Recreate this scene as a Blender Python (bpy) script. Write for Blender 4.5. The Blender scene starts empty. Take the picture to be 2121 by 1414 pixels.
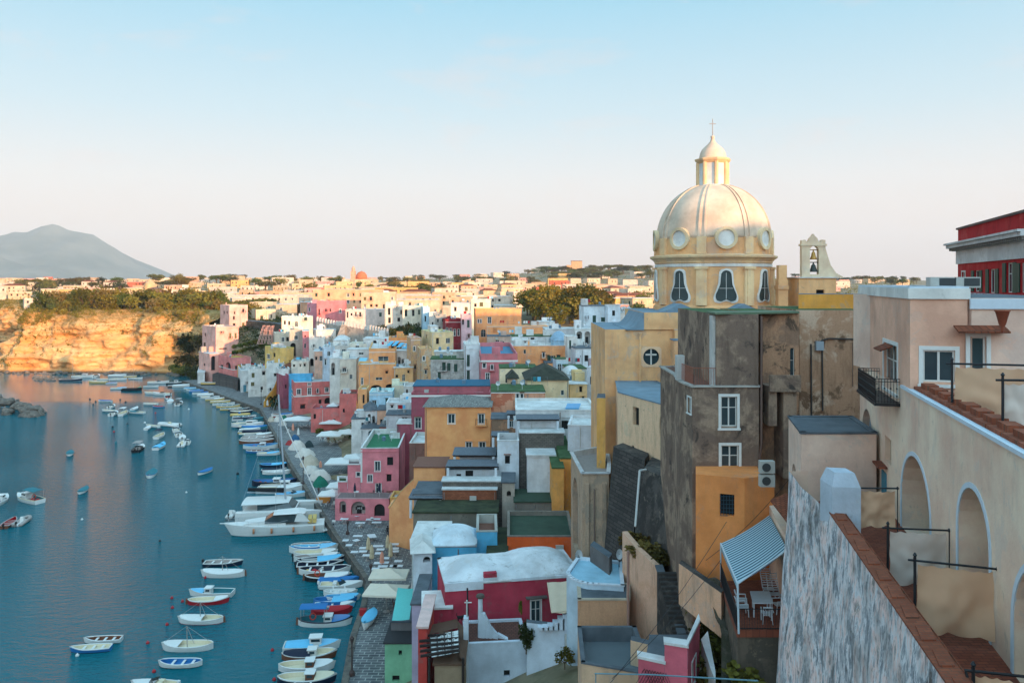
SUNE=5.0; SKYK=.765; EXPO=.61; HAZED=7.0e-5; SUNSKY=4.1
import bpy, math, random
from mathutils import Vector, Matrix, noise
R=math.radians; PI=math.pi
F=1650.0; CX=1060.5; HY=583.0; CAMH=40.0
rnd=random.Random(7)
COL=bpy.context.scene.collection
def P(px,py,d): return Vector(((px-CX)/F*d, d, CAMH-(py-HY)/F*d))
def DZ(py,z): return (CAMH-z)*F/(py-HY)          # depth at which height z shows at row py
def PZ(px,py,z): return P(px,py,DZ(py,z))
def px_of(v): return (CX+v[0]/v[1]*F, HY+(CAMH-v[2])/v[1]*F)
def lin(c):
    c=c/255.0
    return c/12.92 if c<=0.04045 else ((c+0.055)/1.055)**2.4
def C(r,g,b,k=1.0): return (lin(r)*k,lin(g)*k,lin(b)*k)
# ---------------------------------------------------------------- materials
MATS={}
def nt(name):
    m=bpy.data.materials.new(name); m.use_nodes=True
    t=m.node_tree; b=t.nodes['Principled BSDF']
    return m,t,b
def N(t,k,**kw):
    n=t.nodes.new(k)
    for a,v in kw.items():
        if a.startswith('i_'):
            n.inputs[a[2:].replace('_',' ')].default_value=v
        else: setattr(n,a,v)
    return n
def mixc(t,fac,a,b,mode='MIX'):
    n=N(t,'ShaderNodeMix',data_type='RGBA',blend_type=mode)
    for s,v in ((0,fac),(6,a),(7,b)):
        if isinstance(v,(int,float)): n.inputs[s].default_value=v
        elif isinstance(v,tuple): n.inputs[s].default_value=(*v[:3],1)
        else: t.links.new(v,n.inputs[s])
    return n.outputs[2]
def ramp(t,src,stops):
    n=N(t,'ShaderNodeValToRGB'); e=n.color_ramp.elements
    e[0].position=stops[0][0]; e[0].color=(*stops[0][1],1) if isinstance(stops[0][1],tuple) else (stops[0][1],)*3+(1,)
    e[1].position=stops[-1][0]; v=stops[-1][1]; e[1].color=(*v,1) if isinstance(v,tuple) else (v,v,v,1)
    for p,v in stops[1:-1]:
        q=e.new(p); q.color=(*v,1) if isinstance(v,tuple) else (v,v,v,1)
    t.links.new(src,n.inputs[0]); return n.outputs[0]
def coord(t,sc=(1,1,1),kind='Object'):
    c=N(t,'ShaderNodeTexCoord'); m=N(t,'ShaderNodeMapping'); m.inputs['Scale'].default_value=sc
    t.links.new(c.outputs[kind],m.inputs[0]); return m.outputs[0]
def nz(t,vec,scale,detail=5,rough=.6,dist=0):
    n=N(t,'ShaderNodeTexNoise'); n.inputs['Scale'].default_value=scale; n.inputs['Detail'].default_value=detail
    n.inputs['Roughness'].default_value=rough; n.inputs['Distortion'].default_value=dist
    t.links.new(vec,n.inputs['Vector']); return n.outputs[0]
def bump(t,b,h,st=.3,dist=.02):
    n=N(t,'ShaderNodeBump'); n.inputs['Strength'].default_value=st; n.inputs['Distance'].default_value=dist
    t.links.new(h,n.inputs['Height']); t.links.new(n.outputs[0],b.inputs['Normal'])
def dk(c,k): return tuple(x*k for x in c)
def plaster(col,stain=.35,seed=0,patch=None):
    key=('pl',tuple(round(x,3) for x in col),stain,patch)
    if key in MATS: return MATS[key]
    m,t,b=nt('plaster'); b.inputs['Roughness'].default_value=.92; b.inputs['Specular IOR Level'].default_value=.2
    v=coord(t); vs=coord(t,(1.5,1.5,.3))
    big=nz(t,v,.35,8,.62); stre=nz(t,vs,1.1,7,.7); fine=nz(t,v,9,4,.6)
    lum=sum(col)/3
    c=mixc(t,ramp(t,big,[(.38,0.0),(.62,1.0)]),dk(col,.78),tuple(min(.86,x*1.12+.01) for x in col))
    gr=(lum*.5,lum*.45,lum*.4)
    mm=N(t,'ShaderNodeMath',operation='MULTIPLY'); t.links.new(ramp(t,stre,[(.48,0.0),(.74,min(1,stain*2.0))]),mm.inputs[0]); t.links.new(ramp(t,nz(t,v,.22,4,.6),[(.42,0.0),(.66,1.0)]),mm.inputs[1]); c=mixc(t,mm.outputs[0],c,gr)
    if stain>.12:
        pn=ramp(t,nz(t,v,.5,10,.72,.5),[(.56,0.0),(.575,min(.6,stain))]); c=mixc(t,pn,c,(lum*.72+col[0]*.1,lum*.68+col[1]*.1,lum*.64+col[2]*.1))
        pn=ramp(t,nz(t,coord(t,(1,1,.6)),1.7,10,.75,.3),[(.6,0.0),(.64,min(.7,stain*.9))]); c=mixc(t,pn,c,(lum*.36,lum*.33,lum*.3))
    if patch: c=mixc(t,ramp(t,nz(t,v,.55,9,.7,.4),[(.54,0.0),(.57,1.0)]),c,patch)
    c=mixc(t,ramp(t,fine,[(.3,.0),(.8,.22)]),c,dk(col,.7))
    t.links.new(c,b.inputs['Base Color']); bump(t,b,fine,.35,.03)
    MATS[key]=m; return m
def decay(base,c2,c3,key='dec',s=.5,thr=(.46,.52),thr2=(.56,.62),vert=(1,1,1)):
    k=(key,)
    if k in MATS: return MATS[k]
    m,t,b=nt(key); b.inputs['Roughness'].default_value=.95; b.inputs['Specular IOR Level'].default_value=.15
    v=coord(t,vert)
    n1=nz(t,v,s,10,.68,.3); n2=nz(t,v,s*1.9,10,.72,.5); f=nz(t,coord(t),7,6,.7); st=nz(t,coord(t,(1.5,1.5,.3)),1.1,8,.75)
    c=mixc(t,ramp(t,n1,[(thr[0],0.0),(thr[1],1.0)]),base,c2)
    c=mixc(t,ramp(t,n2,[(thr2[0],0.0),(thr2[1],1.0)]),c,c3)
    c=mixc(t,ramp(t,st,[(.5,0.0),(.75,.7)]),c,dk(base,.3))
    c=mixc(t,ramp(t,f,[(.3,0.0),(.75,.4)]),c,dk(base,.5))
    t.links.new(c,b.inputs['Base Color']); bump(t,b,nz(t,v,4,8,.7),.6,.08)
    MATS[k]=m; return m
def flat(name,col,rough=.6,metal=0,var=.12,sc=3.0,spec=.4):
    k=('fl',name)
    if k in MATS: return MATS[k]
    m,t,b=nt(name); b.inputs['Roughness'].default_value=rough; b.inputs['Metallic'].default_value=metal; b.inputs['Specular IOR Level'].default_value=spec
    n=nz(t,coord(t),sc,5,.6)
    t.links.new(mixc(t,ramp(t,n,[(.3,0.0),(.75,1.0)]),dk(col,1-var),tuple(min(.9,x*(1+var)) for x in col)),b.inputs['Base Color'])
    MATS[k]=m; return m
def brick(name,c1,c2,mort,sx=4,sy=None,w=.5,h=.25,axes='xyz',rough=.9,bmp=.4):
    k=('br',name)
    if k in MATS: return MATS[k]
    m,t,b=nt(name); b.inputs['Roughness'].default_value=rough; b.inputs['Specular IOR Level'].default_value=.25
    g=N(t,'ShaderNodeNewGeometry'); s=N(t,'ShaderNodeSeparateXYZ'); t.links.new(g.outputs['Position'],s.inputs[0])
    cb=N(t,'ShaderNodeCombineXYZ')
    if axes=='floor':
        t.links.new(s.outputs[0],cb.inputs[0]); t.links.new(s.outputs[1],cb.inputs[1])
    else:
        a=N(t,'ShaderNodeMath',operation='ADD'); t.links.new(s.outputs[0],a.inputs[0]); t.links.new(s.outputs[1],a.inputs[1])
        t.links.new(a.outputs[0],cb.inputs[0]); t.links.new(s.outputs[2],cb.inputs[1])
    br=N(t,'ShaderNodeTexBrick'); br.inputs['Scale'].default_value=1; br.inputs['Brick Width'].default_value=w; br.inputs['Row Height'].default_value=h
    br.inputs['Mortar Size'].default_value=min(w,h)*.09; br.inputs['Bias'].default_value=0
    br.inputs['Color1'].default_value=(*c1,1); br.inputs['Color2'].default_value=(*c2,1); br.inputs['Mortar'].default_value=(*mort,1)
    nn=N(t,'ShaderNodeTexNoise'); nn.inputs['Scale'].default_value=.8; nn.inputs['Detail'].default_value=6; t.links.new(g.outputs['Position'],nn.inputs['Vector'])
    dd=mixc(t,.06,cb.outputs[0],nn.outputs[1],'ADD'); t.links.new(dd,br.inputs['Vector'])
    c=mixc(t,ramp(t,nn.outputs[0],[(.35,0.0),(.7,.55)]),br.outputs[0],dk(c1,.45))
    t.links.new(c,b.inputs['Base Color']); bump(t,b,br.outputs[1],-bmp,.03)
    MATS[k]=m; return m
def glassm():
    if 'gl' in MATS: return MATS['gl']
    m,t,b=nt('window_glass'); n=nz(t,coord(t),.9,2)
    t.links.new(mixc(t,n,C(28,40,46),C(60,80,86)),b.inputs['Base Color']); b.inputs['Roughness'].default_value=.12; b.inputs['Specular IOR Level'].default_value=.6
    MATS['gl']=m; return m
WHITE=C(216,216,213); 
def paint(nm,col,r=.45): return flat(nm,col,r,0,.06,5)
# ---------------------------------------------------------------- mesh builder
ROOTM={}
class MB:
    def __init__(s): s.v=[]; s.f=[]; s.m=[]
    def poly(s,pts,m=0):
        i=len(s.v); s.v+= [tuple(p) for p in pts]; s.f.append(tuple(range(i,i+len(pts)))); s.m.append(m)
    def box(s,a,b,m=0):
        x0,y0,z0=a; x1,y1,z1=b
        s.hexa([(x0,y0,z0),(x1,y0,z0),(x1,y1,z0),(x0,y1,z0)],[(x0,y0,z1),(x1,y0,z1),(x1,y1,z1),(x0,y1,z1)],m)
    def hexa(s,lo,hi,m=0):
        i=len(s.v); n=len(lo); s.v+=[tuple(p) for p in lo]+[tuple(p) for p in hi]
        s.f.append(tuple(range(i+n-1,i-1,-1))); s.f.append(tuple(range(i+n,i+2*n))); s.m+=[m,m]
        for k in range(n):
            j=(k+1)%n; s.f.append((i+k,i+j,i+n+j,i+n+k)); s.m.append(m)
    def prism(s,pts,z0,z1,m=0): s.hexa([(p[0],p[1],z0) for p in pts],[(p[0],p[1],z1) for p in pts],m)
    def obox(s,c,ux,uy,uz,m=0):
        c=Vector(c); ux,uy,uz=Vector(ux),Vector(uy),Vector(uz)
        s.hexa([c-ux-uy-uz,c+ux-uy-uz,c+ux+uy-uz,c-ux+uy-uz],[c-ux-uy+uz,c+ux-uy+uz,c+ux+uy+uz,c-ux+uy+uz],m)
    def tube(s,a,b,r0,r1=None,n=6,m=0):
        a=Vector(a); b=Vector(b); r1=r0 if r1 is None else r1; d=b-a
        if d.length<1e-5: return
        d.normalize(); u=d.orthogonal().normalized(); w=d.cross(u)
        s.hexa([a+(u*math.cos(2*PI*k/n)+w*math.sin(2*PI*k/n))*r0 for k in range(n)],[b+(u*math.cos(2*PI*k/n)+w*math.sin(2*PI*k/n))*r1 for k in range(n)],m)
    def path(s,pts,r,n=6,m=0):
        for a,b in zip(pts,pts[1:]): s.tube(a,b,r,r,n,m)
    def lathe(s,prof,c=(0,0,0),n=16,m=0,sx=1,sy=1,a0=0,cap=True):
        i=len(s.v)
        for r,z in prof:
            for k in range(n):
                a=a0+2*PI*k/n; s.v.append((c[0]+r*math.cos(a)*sx,c[1]+r*math.sin(a)*sy,c[2]+z))
        for q in range(len(prof)-1):
            for k in range(n):
                j=(k+1)%n; s.f.append((i+q*n+k,i+q*n+j,i+(q+1)*n+j,i+(q+1)*n+k)); s.m.append(m)
        if cap:
            s.f.append(tuple(i+k for k in range(n-1,-1,-1))); s.f.append(tuple(i+(len(prof)-1)*n+k for k in range(n))); s.m+=[m,m]
    def grid(s,fn,nu,nv,m=0):
        i=len(s.v)
        for a in range(nu+1):
            for b in range(nv+1): s.v.append(tuple(fn(a/nu,b/nv)))
        for a in range(nu):
            for b in range(nv):
                k=i+a*(nv+1)+b; s.f.append((k,k+nv+1,k+nv+2,k+1)); s.m.append(m)
    def build(s,name,mats,parent=None,smooth=False,label=None):
        me=bpy.data.meshes.new(name)
        if not s.v: s.v=[(0,0,0)]
        if parent is None:
            xs=[p[0] for p in s.v]; ys=[p[1] for p in s.v]; zs=[p[2] for p in s.v]
            org=Vector(((min(xs)+max(xs))/2,(min(ys)+max(ys))/2,min(zs))); Mi=Matrix.Translation(-org)
        else:
            rt=parent
            while rt.parent: rt=rt.parent
            Mi=ROOTM.get(rt.name)
            Mi=Mi.inverted() if Mi is not None else Matrix()
        me.from_pydata([Mi@Vector(p) for p in s.v],[],s.f)
        if not isinstance(mats,(list,tuple)): mats=[mats]
        for m in mats: me.materials.append(m)
        if len(mats)>1: me.polygons.foreach_set('material_index',s.m)
        if smooth: me.polygons.foreach_set('use_smooth',[True]*len(s.f))
        me.update()
        o=bpy.data.objects.new(name,me); COL.objects.link(o)
        if parent is None: o.location=org; ROOTM[o.name]=Matrix.Translation(org)
        else: o.parent=parent
        if label: o['label']=label
        return o
THINGS=[]
def tag(o,label,cat,group=None,kind=None):
    o['label']=label; o['category']=cat
    if group: o['group']=group
    if kind: o['kind']=kind
    THINGS.append(o); return o
def struct(o): o['kind']='structure'; return o
def thing(name,label,cat,loc=(0,0,0),rz=0,group=None,sc=1):
    o=bpy.data.objects.new(name,None); COL.objects.link(o); o.location=loc; o.rotation_euler=(0,0,rz); o.scale=(sc,sc,sc)
    o.empty_display_size=.1
    ROOTM[o.name]=Matrix.Translation(Vector(loc))@Matrix.Rotation(rz,4,'Z')@Matrix.Scale(sc,4)
    return tag(o,label,cat,group)
def kids(o): return [c for c in bpy.data.objects if c.parent==o]
# ---------------------------------------------------------------- terrain
SHORE=[(-60,-150),(-30,-60),(-16,0),(-13,40),(-16.5,77),(-17.7,86.9),(-18.1,95.1),(-18.8,102.8),(-27.1,121.5),(-35.1,140.4),(-47.6,169.8),(-59.4,199.4),(-76.9,242.5),(-93,263.4),(-129.5,312),(-146,345),(-180,350),(-224,350),(-240,375),(-262,440),(-330,520),(-700,600),(-2500,900)]
def sdist(x,y):
    best=1e9; sg=1; idx=0
    for i in range(len(SHORE)-1):
        ax,ay=SHORE[i]; bx,by=SHORE[i+1]; dx=bx-ax; dy=by-ay
        t=max(0,min(1,((x-ax)*dx+(y-ay)*dy)/(dx*dx+dy*dy))); qx=ax+dx*t; qy=ay+dy*t
        d=math.hypot(x-qx,y-qy)
        if d<best-1e-6:
            best=d; idx=i+t
            cr=dx*(y-ay)-dy*(x-ax); sg=-1 if cr>0 else 1
    return sg*best,idx
def itp(x,tab):
    if x<=tab[0][0]: return tab[0][1]
    for (a,b),(c,d) in zip(tab,tab[1:]):
        if x<=c: return b+(d-b)*(x-a)/(c-a)
    return tab[-1][1]
def sst(a,b,x):
    t=max(0,min(1,(x-a)/(b-a))); return t*t*(3-2*t)
def plateau(x,y):
    z=itp(y,[(300,17),(345,23),(420,25.5),(600,27),(800,31),(1100,35),(1500,40),(2200,44),(4000,-10)])
    if y>300: 
        z+=22*math.exp(-((x-190)/260)**2-((y-1500)/330)**2)
        z+=6*math.exp(-((x+330)/120)**2-((y-900)/200)**2)
    return z
def ground(x,y):
    s,i=sdist(x,y)
    if y<100: # hill the camera stands on
        h0=itp(s,[(-6,-6),(-.5,-3),(0,.8),(13,.9),(18,3),(30,9),(42,14),(80,17),(400,19)])
        g=1+(x+12)*.45+(75-y)*.2
        h0=max(h0,min(g,60)) if s>2 else h0
        ps=x*.643-y*.766
        if ps>20: h0=max(h0, 22+(RID-22)*sst(20,120,ps)+3*noise.noise((x*.02,y*.02,0)))  # unseen ridge behind the camera, shaped to keep the near town in shade
        return h0
    hq=itp(s,[(-6,-6),(-.5,-3),(0,.8),(13,.9),(18,3),(30,9),(42,14),(80,16),(200,18)])
    hc=itp(s,[(-4,-4),(0,-3),(10,-2),(15,21),(19,25),(30,27)])
    w=sst(13.6,14.8,i)
    h=hq*(1-w)+hc*w
    if s>0:
        p=plateau(x,y); k=sst(250,345,y)*(1 if w<.5 else sst(16,34,s))
        h=h*(1-k)+p*k if s>20 or w>.5 else h
    return h
RID=68.0
# ---------------------------------------------------------------- facades, windows, houses
def V2(p): return Vector((p[0],p[1]))
def facade(mb,A,B,z0,z1,holes=(),m=0,rev=.22,rm=None,batter=0):
    A=V2(A);B=V2(B); L=(B-A).length; u=(B-A)/L; n=Vector((-u.y,u.x)); rm=m if rm is None else rm
    def Q(a,z,dp=0):
        o=batter*(z1-z)
        p=A+u*a+n*(dp-o); return (p.x,p.y,z)
    hs=[(max(.02,h[0]),min(L-.02,h[1]),max(z0+.01,h[2]),min(z1-.02,h[3]),h[4] if len(h)>4 else 0, h[5] if len(h)>5 else rev) for h in holes]
    hs=[h for h in hs if h[1]-h[0]>.05 and h[3]-h[2]>.05]
    us=sorted({0,L}|{x for h in hs for x in h[:2]}); vs=sorted({z0,z1}|{x for h in hs for x in h[2:4]})
    for a,b in zip(us,us[1:]):
        if b-a<1e-4: continue
        for c,d in zip(vs,vs[1:]):
            if d-c<1e-4: continue
            mu=(a+b)/2; mv=(c+d)/2
            if any(h[0]<mu<h[1] and h[2]<mv<h[3] for h in hs): continue
            mb.poly([Q(a,c),Q(b,c),Q(b,d),Q(a,d)],m)
    for h in hs:
        a,b,c,d,arch,rv=h
        if arch:
            r=(b-a)/2; ry=min(r,(d-c)*.6)*(.999); sp=d-ry; cx=(a+b)/2; K=10
            arc=[(cx-r*math.cos(PI*k/K),sp+ry*math.sin(PI*k/K)) for k in range(K+1)]
            for k in range(K):
                cor=(a,d) if k<K/2 else (b,d)
                mb.poly([Q(*cor),Q(*arc[k]),Q(*arc[k+1])],m)
                mb.poly([Q(*arc[k]),Q(*arc[k],rv),Q(*arc[k+1],rv),Q(*arc[k+1])],rm)
            mb.poly([Q(a,c),Q(a,sp),Q(a,sp,rv),Q(a,c,rv)],rm); mb.poly([Q(b,c),Q(b,sp),Q(b,sp,rv),Q(b,c,rv)],rm)
            mb.poly([Q(a,c),Q(b,c),Q(b,c,rv),Q(a,c,rv)],rm)
        else:
            for p,q in (((a,c),(b,c)),((b,c),(b,d)),((b,d),(a,d)),((a,d),(a,c))): mb.poly([Q(*p),Q(*q),Q(*q,rv),Q(*p,rv)],rm)
    return hs
class Face:
    def __init__(s,A,B):
        s.A=V2(A); s.B=V2(B); s.L=(s.B-s.A).length; s.u=(s.B-s.A)/s.L; s.n=Vector((-s.u.y,s.u.x))
    def q(s,a,z,dp=0): p=s.A+s.u*a+s.n*dp; return Vector((p.x,p.y,z))
    def hit(s,px,py):
        k=(px-CX)/F # point (k*d,d): solve A+u*a
        a=(k*s.A.y-s.A.x)/(s.u.x-k*s.u.y); d=s.A.y+s.u.y*a
        return a,CAMH-(py-HY)/F*d,d
def fbox(mb,f,a0,a1,z0,z1,d0,d1,m=0):
    mb.hexa([f.q(a0,z0,d0),f.q(a1,z0,d0),f.q(a1,z0,d1),f.q(a0,z0,d1)],[f.q(a0,z1,d0),f.q(a1,z1,d0),f.q(a1,z1,d1),f.q(a0,z1,d1)],m)
def GLs(k):
    T={'g':C(28,62,50),'b':C(40,120,160),'n':C(70,50,38),'y':C(90,85,45),'t':C(60,130,150),'w':C(190,190,185)}
    return paint('shutter_'+{'g':'green','b':'blue','n':'brown','y':'olive','t':'teal','w':'white'}[k],T[k],.6)
def window(root,f,a0,a1,c0,c1,st,rev=.22,near=False,trimc=None,grp=None):
    """st: w trimmed casement, c casement, k dark opening, s? shutters, o open shutters, d door, A arch glazed, L loggia arch, D dark arch"""
    fm=paint('window_frame_white',C(205,205,200)); gl=glassm(); k=st[0]; col=st[1:2] or 'g'
    w=a1-a0;h=c1-c0
    mb=MB()
    if k in 'wW': 
        t=.1 if k=='w' else .16
        tm=trimc or paint('window_trim_white',C(214,214,210),.8)
        fbox(mb,f,a0-t,a0,c0-t*.6,c1+t,-.035,.0,0); fbox(mb,f,a1,a1+t,c0-t*.6,c1+t,-.035,.0,0); fbox(mb,f,a0,a1,c1,c1+t,-.035,.0,0); fbox(mb,f,a0-t*1.3,a1+t*1.3,c0-t*1.4,c0-t*.61,-.08,.0,0)
        o=mb.build('window_surround',tm,root); par=o
    else: par=root
    mb=MB()
    if k in 'wWcoA':
        e=min(.07,w*.12); dd=rev*.55
        fbox(mb,f,a0,a0+e,c0,c1,dd,dd+.05); fbox(mb,f,a1-e,a1,c0,c1,dd,dd+.05); fbox(mb,f,a0+e,a1-e,c1-e,c1,dd,dd+.05); fbox(mb,f,a0+e,a1-e,c0,c0+e,dd,dd+.05)
        if w>.7: fbox(mb,f,(a0+a1)/2-e*.6,(a0+a1)/2+e*.6,c0+e,c1-e,dd,dd+.05)
        if h>1.7: fbox(mb,f,a0+e,a1-e,c0+h*.62,c0+h*.62+e*.7,dd+.004,dd+.045)
        o=mb.build('window',fm,root)
        g=MB(); g.poly([f.q(a0,c0,dd+.03),f.q(a1,c0,dd+.03),f.q(a1,c1,dd+.03),f.q(a0,c1,dd+.03)]); g.build('pane',gl,o)
        if k=='o':
            s=MB()
            for sg in (0,1):
                x0=a0-w*.52 if sg==0 else a1+.02; fbox(s,f,x0,x0+w*.5,c0,c1,-.07,-.02)
            s.build('shutter',GLs(col),o)
    elif k=='s':
        fbox(mb,f,a0,(a0+a1)/2-.01,c0,c1,.04,.08); fbox(mb,f,(a0+a1)/2+.01,a1,c0,c1,.04,.08)
        fbox(mb,f,a0,a1,c0-.1,c0-.005,-.07,.0)
        mb.build('shutter',GLs(col),root)
    elif k=='d':
        fbox(mb,f,a0,a1,c0,c1,rev*.6,rev*.6+.05); fbox(mb,f,a0,a1,c0+h*.72,c0+h*.74,rev*.6-.02,rev*.6-.002)
        mb.build('door',GLs(col),root)
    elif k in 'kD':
        mb.poly([f.q(a0,c0,rev),f.q(a1,c0,rev),f.q(a1,c1,rev),f.q(a0,c1,rev)]); mb.build('opening',flat('dark_interior',C(34,33,34),.9),root)  # flat dark sheet painted as the unlit inside of the opening
    elif k=='L':
        mb.poly([f.q(a0-.1,c0,rev),f.q(a1+.1,c0,rev),f.q(a1+.1,c1+.1,rev),f.q(a0-.1,c1+.1,rev)])
        mb.build('loggia_back_wall',plaster(C(170,165,160)),root)
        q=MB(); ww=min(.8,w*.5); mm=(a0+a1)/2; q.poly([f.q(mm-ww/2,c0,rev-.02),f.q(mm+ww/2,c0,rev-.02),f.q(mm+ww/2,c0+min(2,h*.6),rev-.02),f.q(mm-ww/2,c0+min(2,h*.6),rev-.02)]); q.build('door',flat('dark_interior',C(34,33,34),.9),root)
REV={'k':.35,'D':.9,'L':1.1}
def autow(rg,f,z0,z1,st='w',sp=2.9,prob=.8,top=1.1):
    out=[]; n=max(1,int(f.L/sp)); fl=max(1,int((z1-z0-.6)/3.0))
    if f.L<2.2: return out
    for k in range(fl):
        for i in range(n):
            if rg.random()>prob: continue
            c=(i+.5)*f.L/n+rg.uniform(-.25,.25); w=rg.choice((.8,.9,1.0,1.1)); h=rg.choice((1.2,1.4,1.5,2.0 if k else 1.4))
            zt=z1-top-3.0*k+rg.uniform(-.1,.1)
            s=rg.choice(st) if isinstance(st,(list,tuple)) else st
            out.append((c-w/2,c+w/2,zt-h,zt,s))
    return out
TILEC=C(150,82,55)
def tiles(): return brick('roof_tiles',C(150,84,58),C(120,66,48),C(70,45,36),w=.25,h=.4,axes='floor')
def oldtiles(): return brick('weathered_roof_tiles',C(150,148,142),C(110,108,104),C(60,60,58),w=.25,h=.5,axes='floor')
def greenroof(): return flat('green_roof_coating',C(70,92,62),.95,0,.4,.8,.1)
def greyroof(): return flat('grey_bitumen_roof',C(92,98,104),.9,0,.3,.7,.2)
def whiteroof(): return plaster(C(205,206,204),.5)
def IRON_(): return paint('black_iron',C(30,32,36),.5)
def H(label,col,xl,xr,yt,yb,d,yaw=0,lp=None,rp=None,dep=8,roof='p',wins=(),auto=None,name='house',cat='house',cap=None,ph=.55,stain=.35,mat=None,rmat=None,prob=.8,hb=1.2,group=None,base=None,band=(),sp=2.9,clut=None):
    rg=random.Random(hash((xl,xr,int(d)))&0xffff)
    y=R(yaw); u=Vector((math.cos(y),math.sin(y))); n=Vector((-math.sin(y),math.cos(y)))
    A0=P(xl,yt,d); A=V2(A0); z1=A0.z
    k=(xr-CX)/F; W=(k*A.y-A.x)/(u.x-k*u.y); B=A+u*W
    def soldep(O,px):
        k=(px-CX)/F; return (k*O.y-O.x)/(n.x-k*n.y)
    if lp is not None: dep=soldep(A,lp)
    if rp is not None: dep=soldep(B,rp)
    dep=max(1.0,min(30,abs(dep)))
    Cc=B+n*dep; D=A+n*dep
    zb=P(xl,yb,d).z
    if base is None:
        gz=min(ground(*p) for p in (A,B,Cc,D)); zb2=max(.5,min(zb,gz)-.4)
    else: zb2=base
    ctr=(A+B)/2
    root=thing(name,label,cat,(ctr.x,ctr.y,zb2),y,group)
    wm=mat or plaster(col,stain)
    fs={'F':Face(A,B),'R':Face(B,Cc),'B':Face(Cc,D),'L':Face(D,A)}
    holes={q:[] for q in fs}; wl=[]
    for w in wins:
        sd,px,py,pw,phh,st=w[:6]; f=fs[sd]
        a0,_,dd=f.hit(px-pw/2,py); a1,_,_=f.hit(px+pw/2,py); am,zm,dm=f.hit(px,py); hh=phh/F*dm/2
        a0,a1=min(a0,a1),max(a0,a1)
        wl.append((sd,a0,a1,zm-hh,zm+hh,st))
    if auto:
        for sd in ('F','R','L'):
            if sd=='F' and wins: continue
            for w in autow(rg,fs[sd],zb,z1-(ph if roof=='p' else .2),auto,sp,prob): wl.append((sd,)+w)
    if auto is None and d>85 and W>3.2 and len(wins)<=4 and not any(q in label for q in ('plain','blank','wall','roof block','annex','terrace','yellow curved','pergola')) and z1-zb>3:
        f=fs['F']
        for w in autow(rg,f,zb,z1-.4,('w','k','k','sg','c','k','sy'),2.6,.8):
            if not any(x[0]=='F' and w[0]<x[2]+.4 and w[1]>x[1]-.4 and w[2]<x[4]+.4 and w[3]>x[3]-.4 for x in wl): wl.append(('F',)+w)
    for sd,a0,a1,c0,c1,st in wl:
        ov=[h for h in holes[sd] if a0<h[1]+.1 and a1>h[0]-.1 and c0<h[3]+.1 and c1>h[2]-.1]
        if ov or a0<.1 or a1>fs[sd].L-.1 or c1>z1-.1: continue
        rv=REV.get(st[0],.2); holes[sd].append((a0,a1,c0,c1,1 if st[0] in 'ADL' else 0,rv))
        window(root,fs[sd],a0,a1,c0,c1,st,rv)
    mb=MB()
    for sd,f in fs.items(): facade(mb,f.A,f.B,zb2,z1,holes[sd],0)
    mb.build('wall',wm,root)
    pts=[A,B,Cc,D]; c=sum(pts,Vector((0,0)))/4
    def inset(e): return [p+u*(e*(1 if i in (0,3) else -1))+n*(e*(1 if i<2 else -1)) for i,p in enumerate(pts)]
    capm=cap if cap else plaster(tuple(min(.7,x*1.15) for x in col),.5)
    if roof=='p':
        ins=inset(.24); mb=MB(); out=inset(-.04)
        for i in range(4):
            j=(i+1)%4
            mb.hexa([(*out[i],z1-.06),(*out[j],z1-.06),(*ins[j],z1-.06),(*ins[i],z1-.06)],[(*out[i],z1+.05),(*out[j],z1+.05),(*ins[j],z1+.05),(*ins[i],z1+.05)],0)
            mb.poly([(*ins[i],z1-ph),(*ins[j],z1-ph),(*ins[j],z1-.06),(*ins[i],z1-.06)],0)
        mb.build('parapet',capm,root)
        mb=MB(); mb.poly([(*p,z1-ph) for p in ins]); mb.build('roof',rmat or whiteroof(),root)
    elif roof in 'fg':
        o=inset(-.14 if roof=='f' else -.08); mb=MB(); mb.hexa([(*p,z1) for p in o],[(*p,z1+.16) for p in o]); mb.build('roof',rmat or (greenroof() if roof=='g' else whiteroof()),root)
    elif roof in 'th':
        o=inset(-.35); rt=hb; mb=MB(); lo=[(*p,z1-.02) for p in o]
        if W>dep: e=dep*.5; r1=(A+D)/2+u*e*.9; r2=(B+Cc)/2-u*e*.9
        else: e=W*.5; r1=(A+B)/2+n*e*.9; r2=(Cc+D)/2-n*e*.9
        R1=(*r1,z1+rt); R2=(*r2,z1+rt)
        if W>dep:
            mb.poly([lo[0],lo[1],R2,R1]); mb.poly([lo[1],lo[2],R2]); mb.poly([lo[2],lo[3],R1,R2]); mb.poly([lo[3],lo[0],R1])
        else:
            mb.poly([lo[0],lo[1],R1]); mb.poly([lo[1],lo[2],R2,R1]); mb.poly([lo[2],lo[3],R2]); mb.poly([lo[3],lo[0],R1,R2])
        mb.poly(lo); mb.build('roof',rmat or tiles(),root)
    elif roof=='v':
        o=inset(-.05); mb=MB()
        def fn(s,t):
            p=o[0]*(1-s)*(1-t)+o[1]*s*(1-t)+o[2]*s*t+o[3]*(1-s)*t
            b=(max(0,1-abs(2*s-1)**2.6)*max(0,1-abs(2*t-1)**2.6))
            return (p.x,p.y,z1+.12+hb*b)
        mb.grid(fn,16,12); mb.prism(o,z1-.1,z1+.12); mb.build('roof',rmat or whiteroof(),root,True)
    for (off,hh,bc) in band:   # string courses / cornices: drop below top, height, colour
        mb=MB()
        for sd in 'FRL':
            f=fs[sd]; fbox(mb,f,-.06,f.L+.06,z1-off-hh,z1-off,-.07,-.001)
        mb.build('cornice',paint('cornice_white',C(212,212,208),.85) if bc is None else plaster(bc),root)
    if clut is None: clut=roof=='p' and d>60
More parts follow.
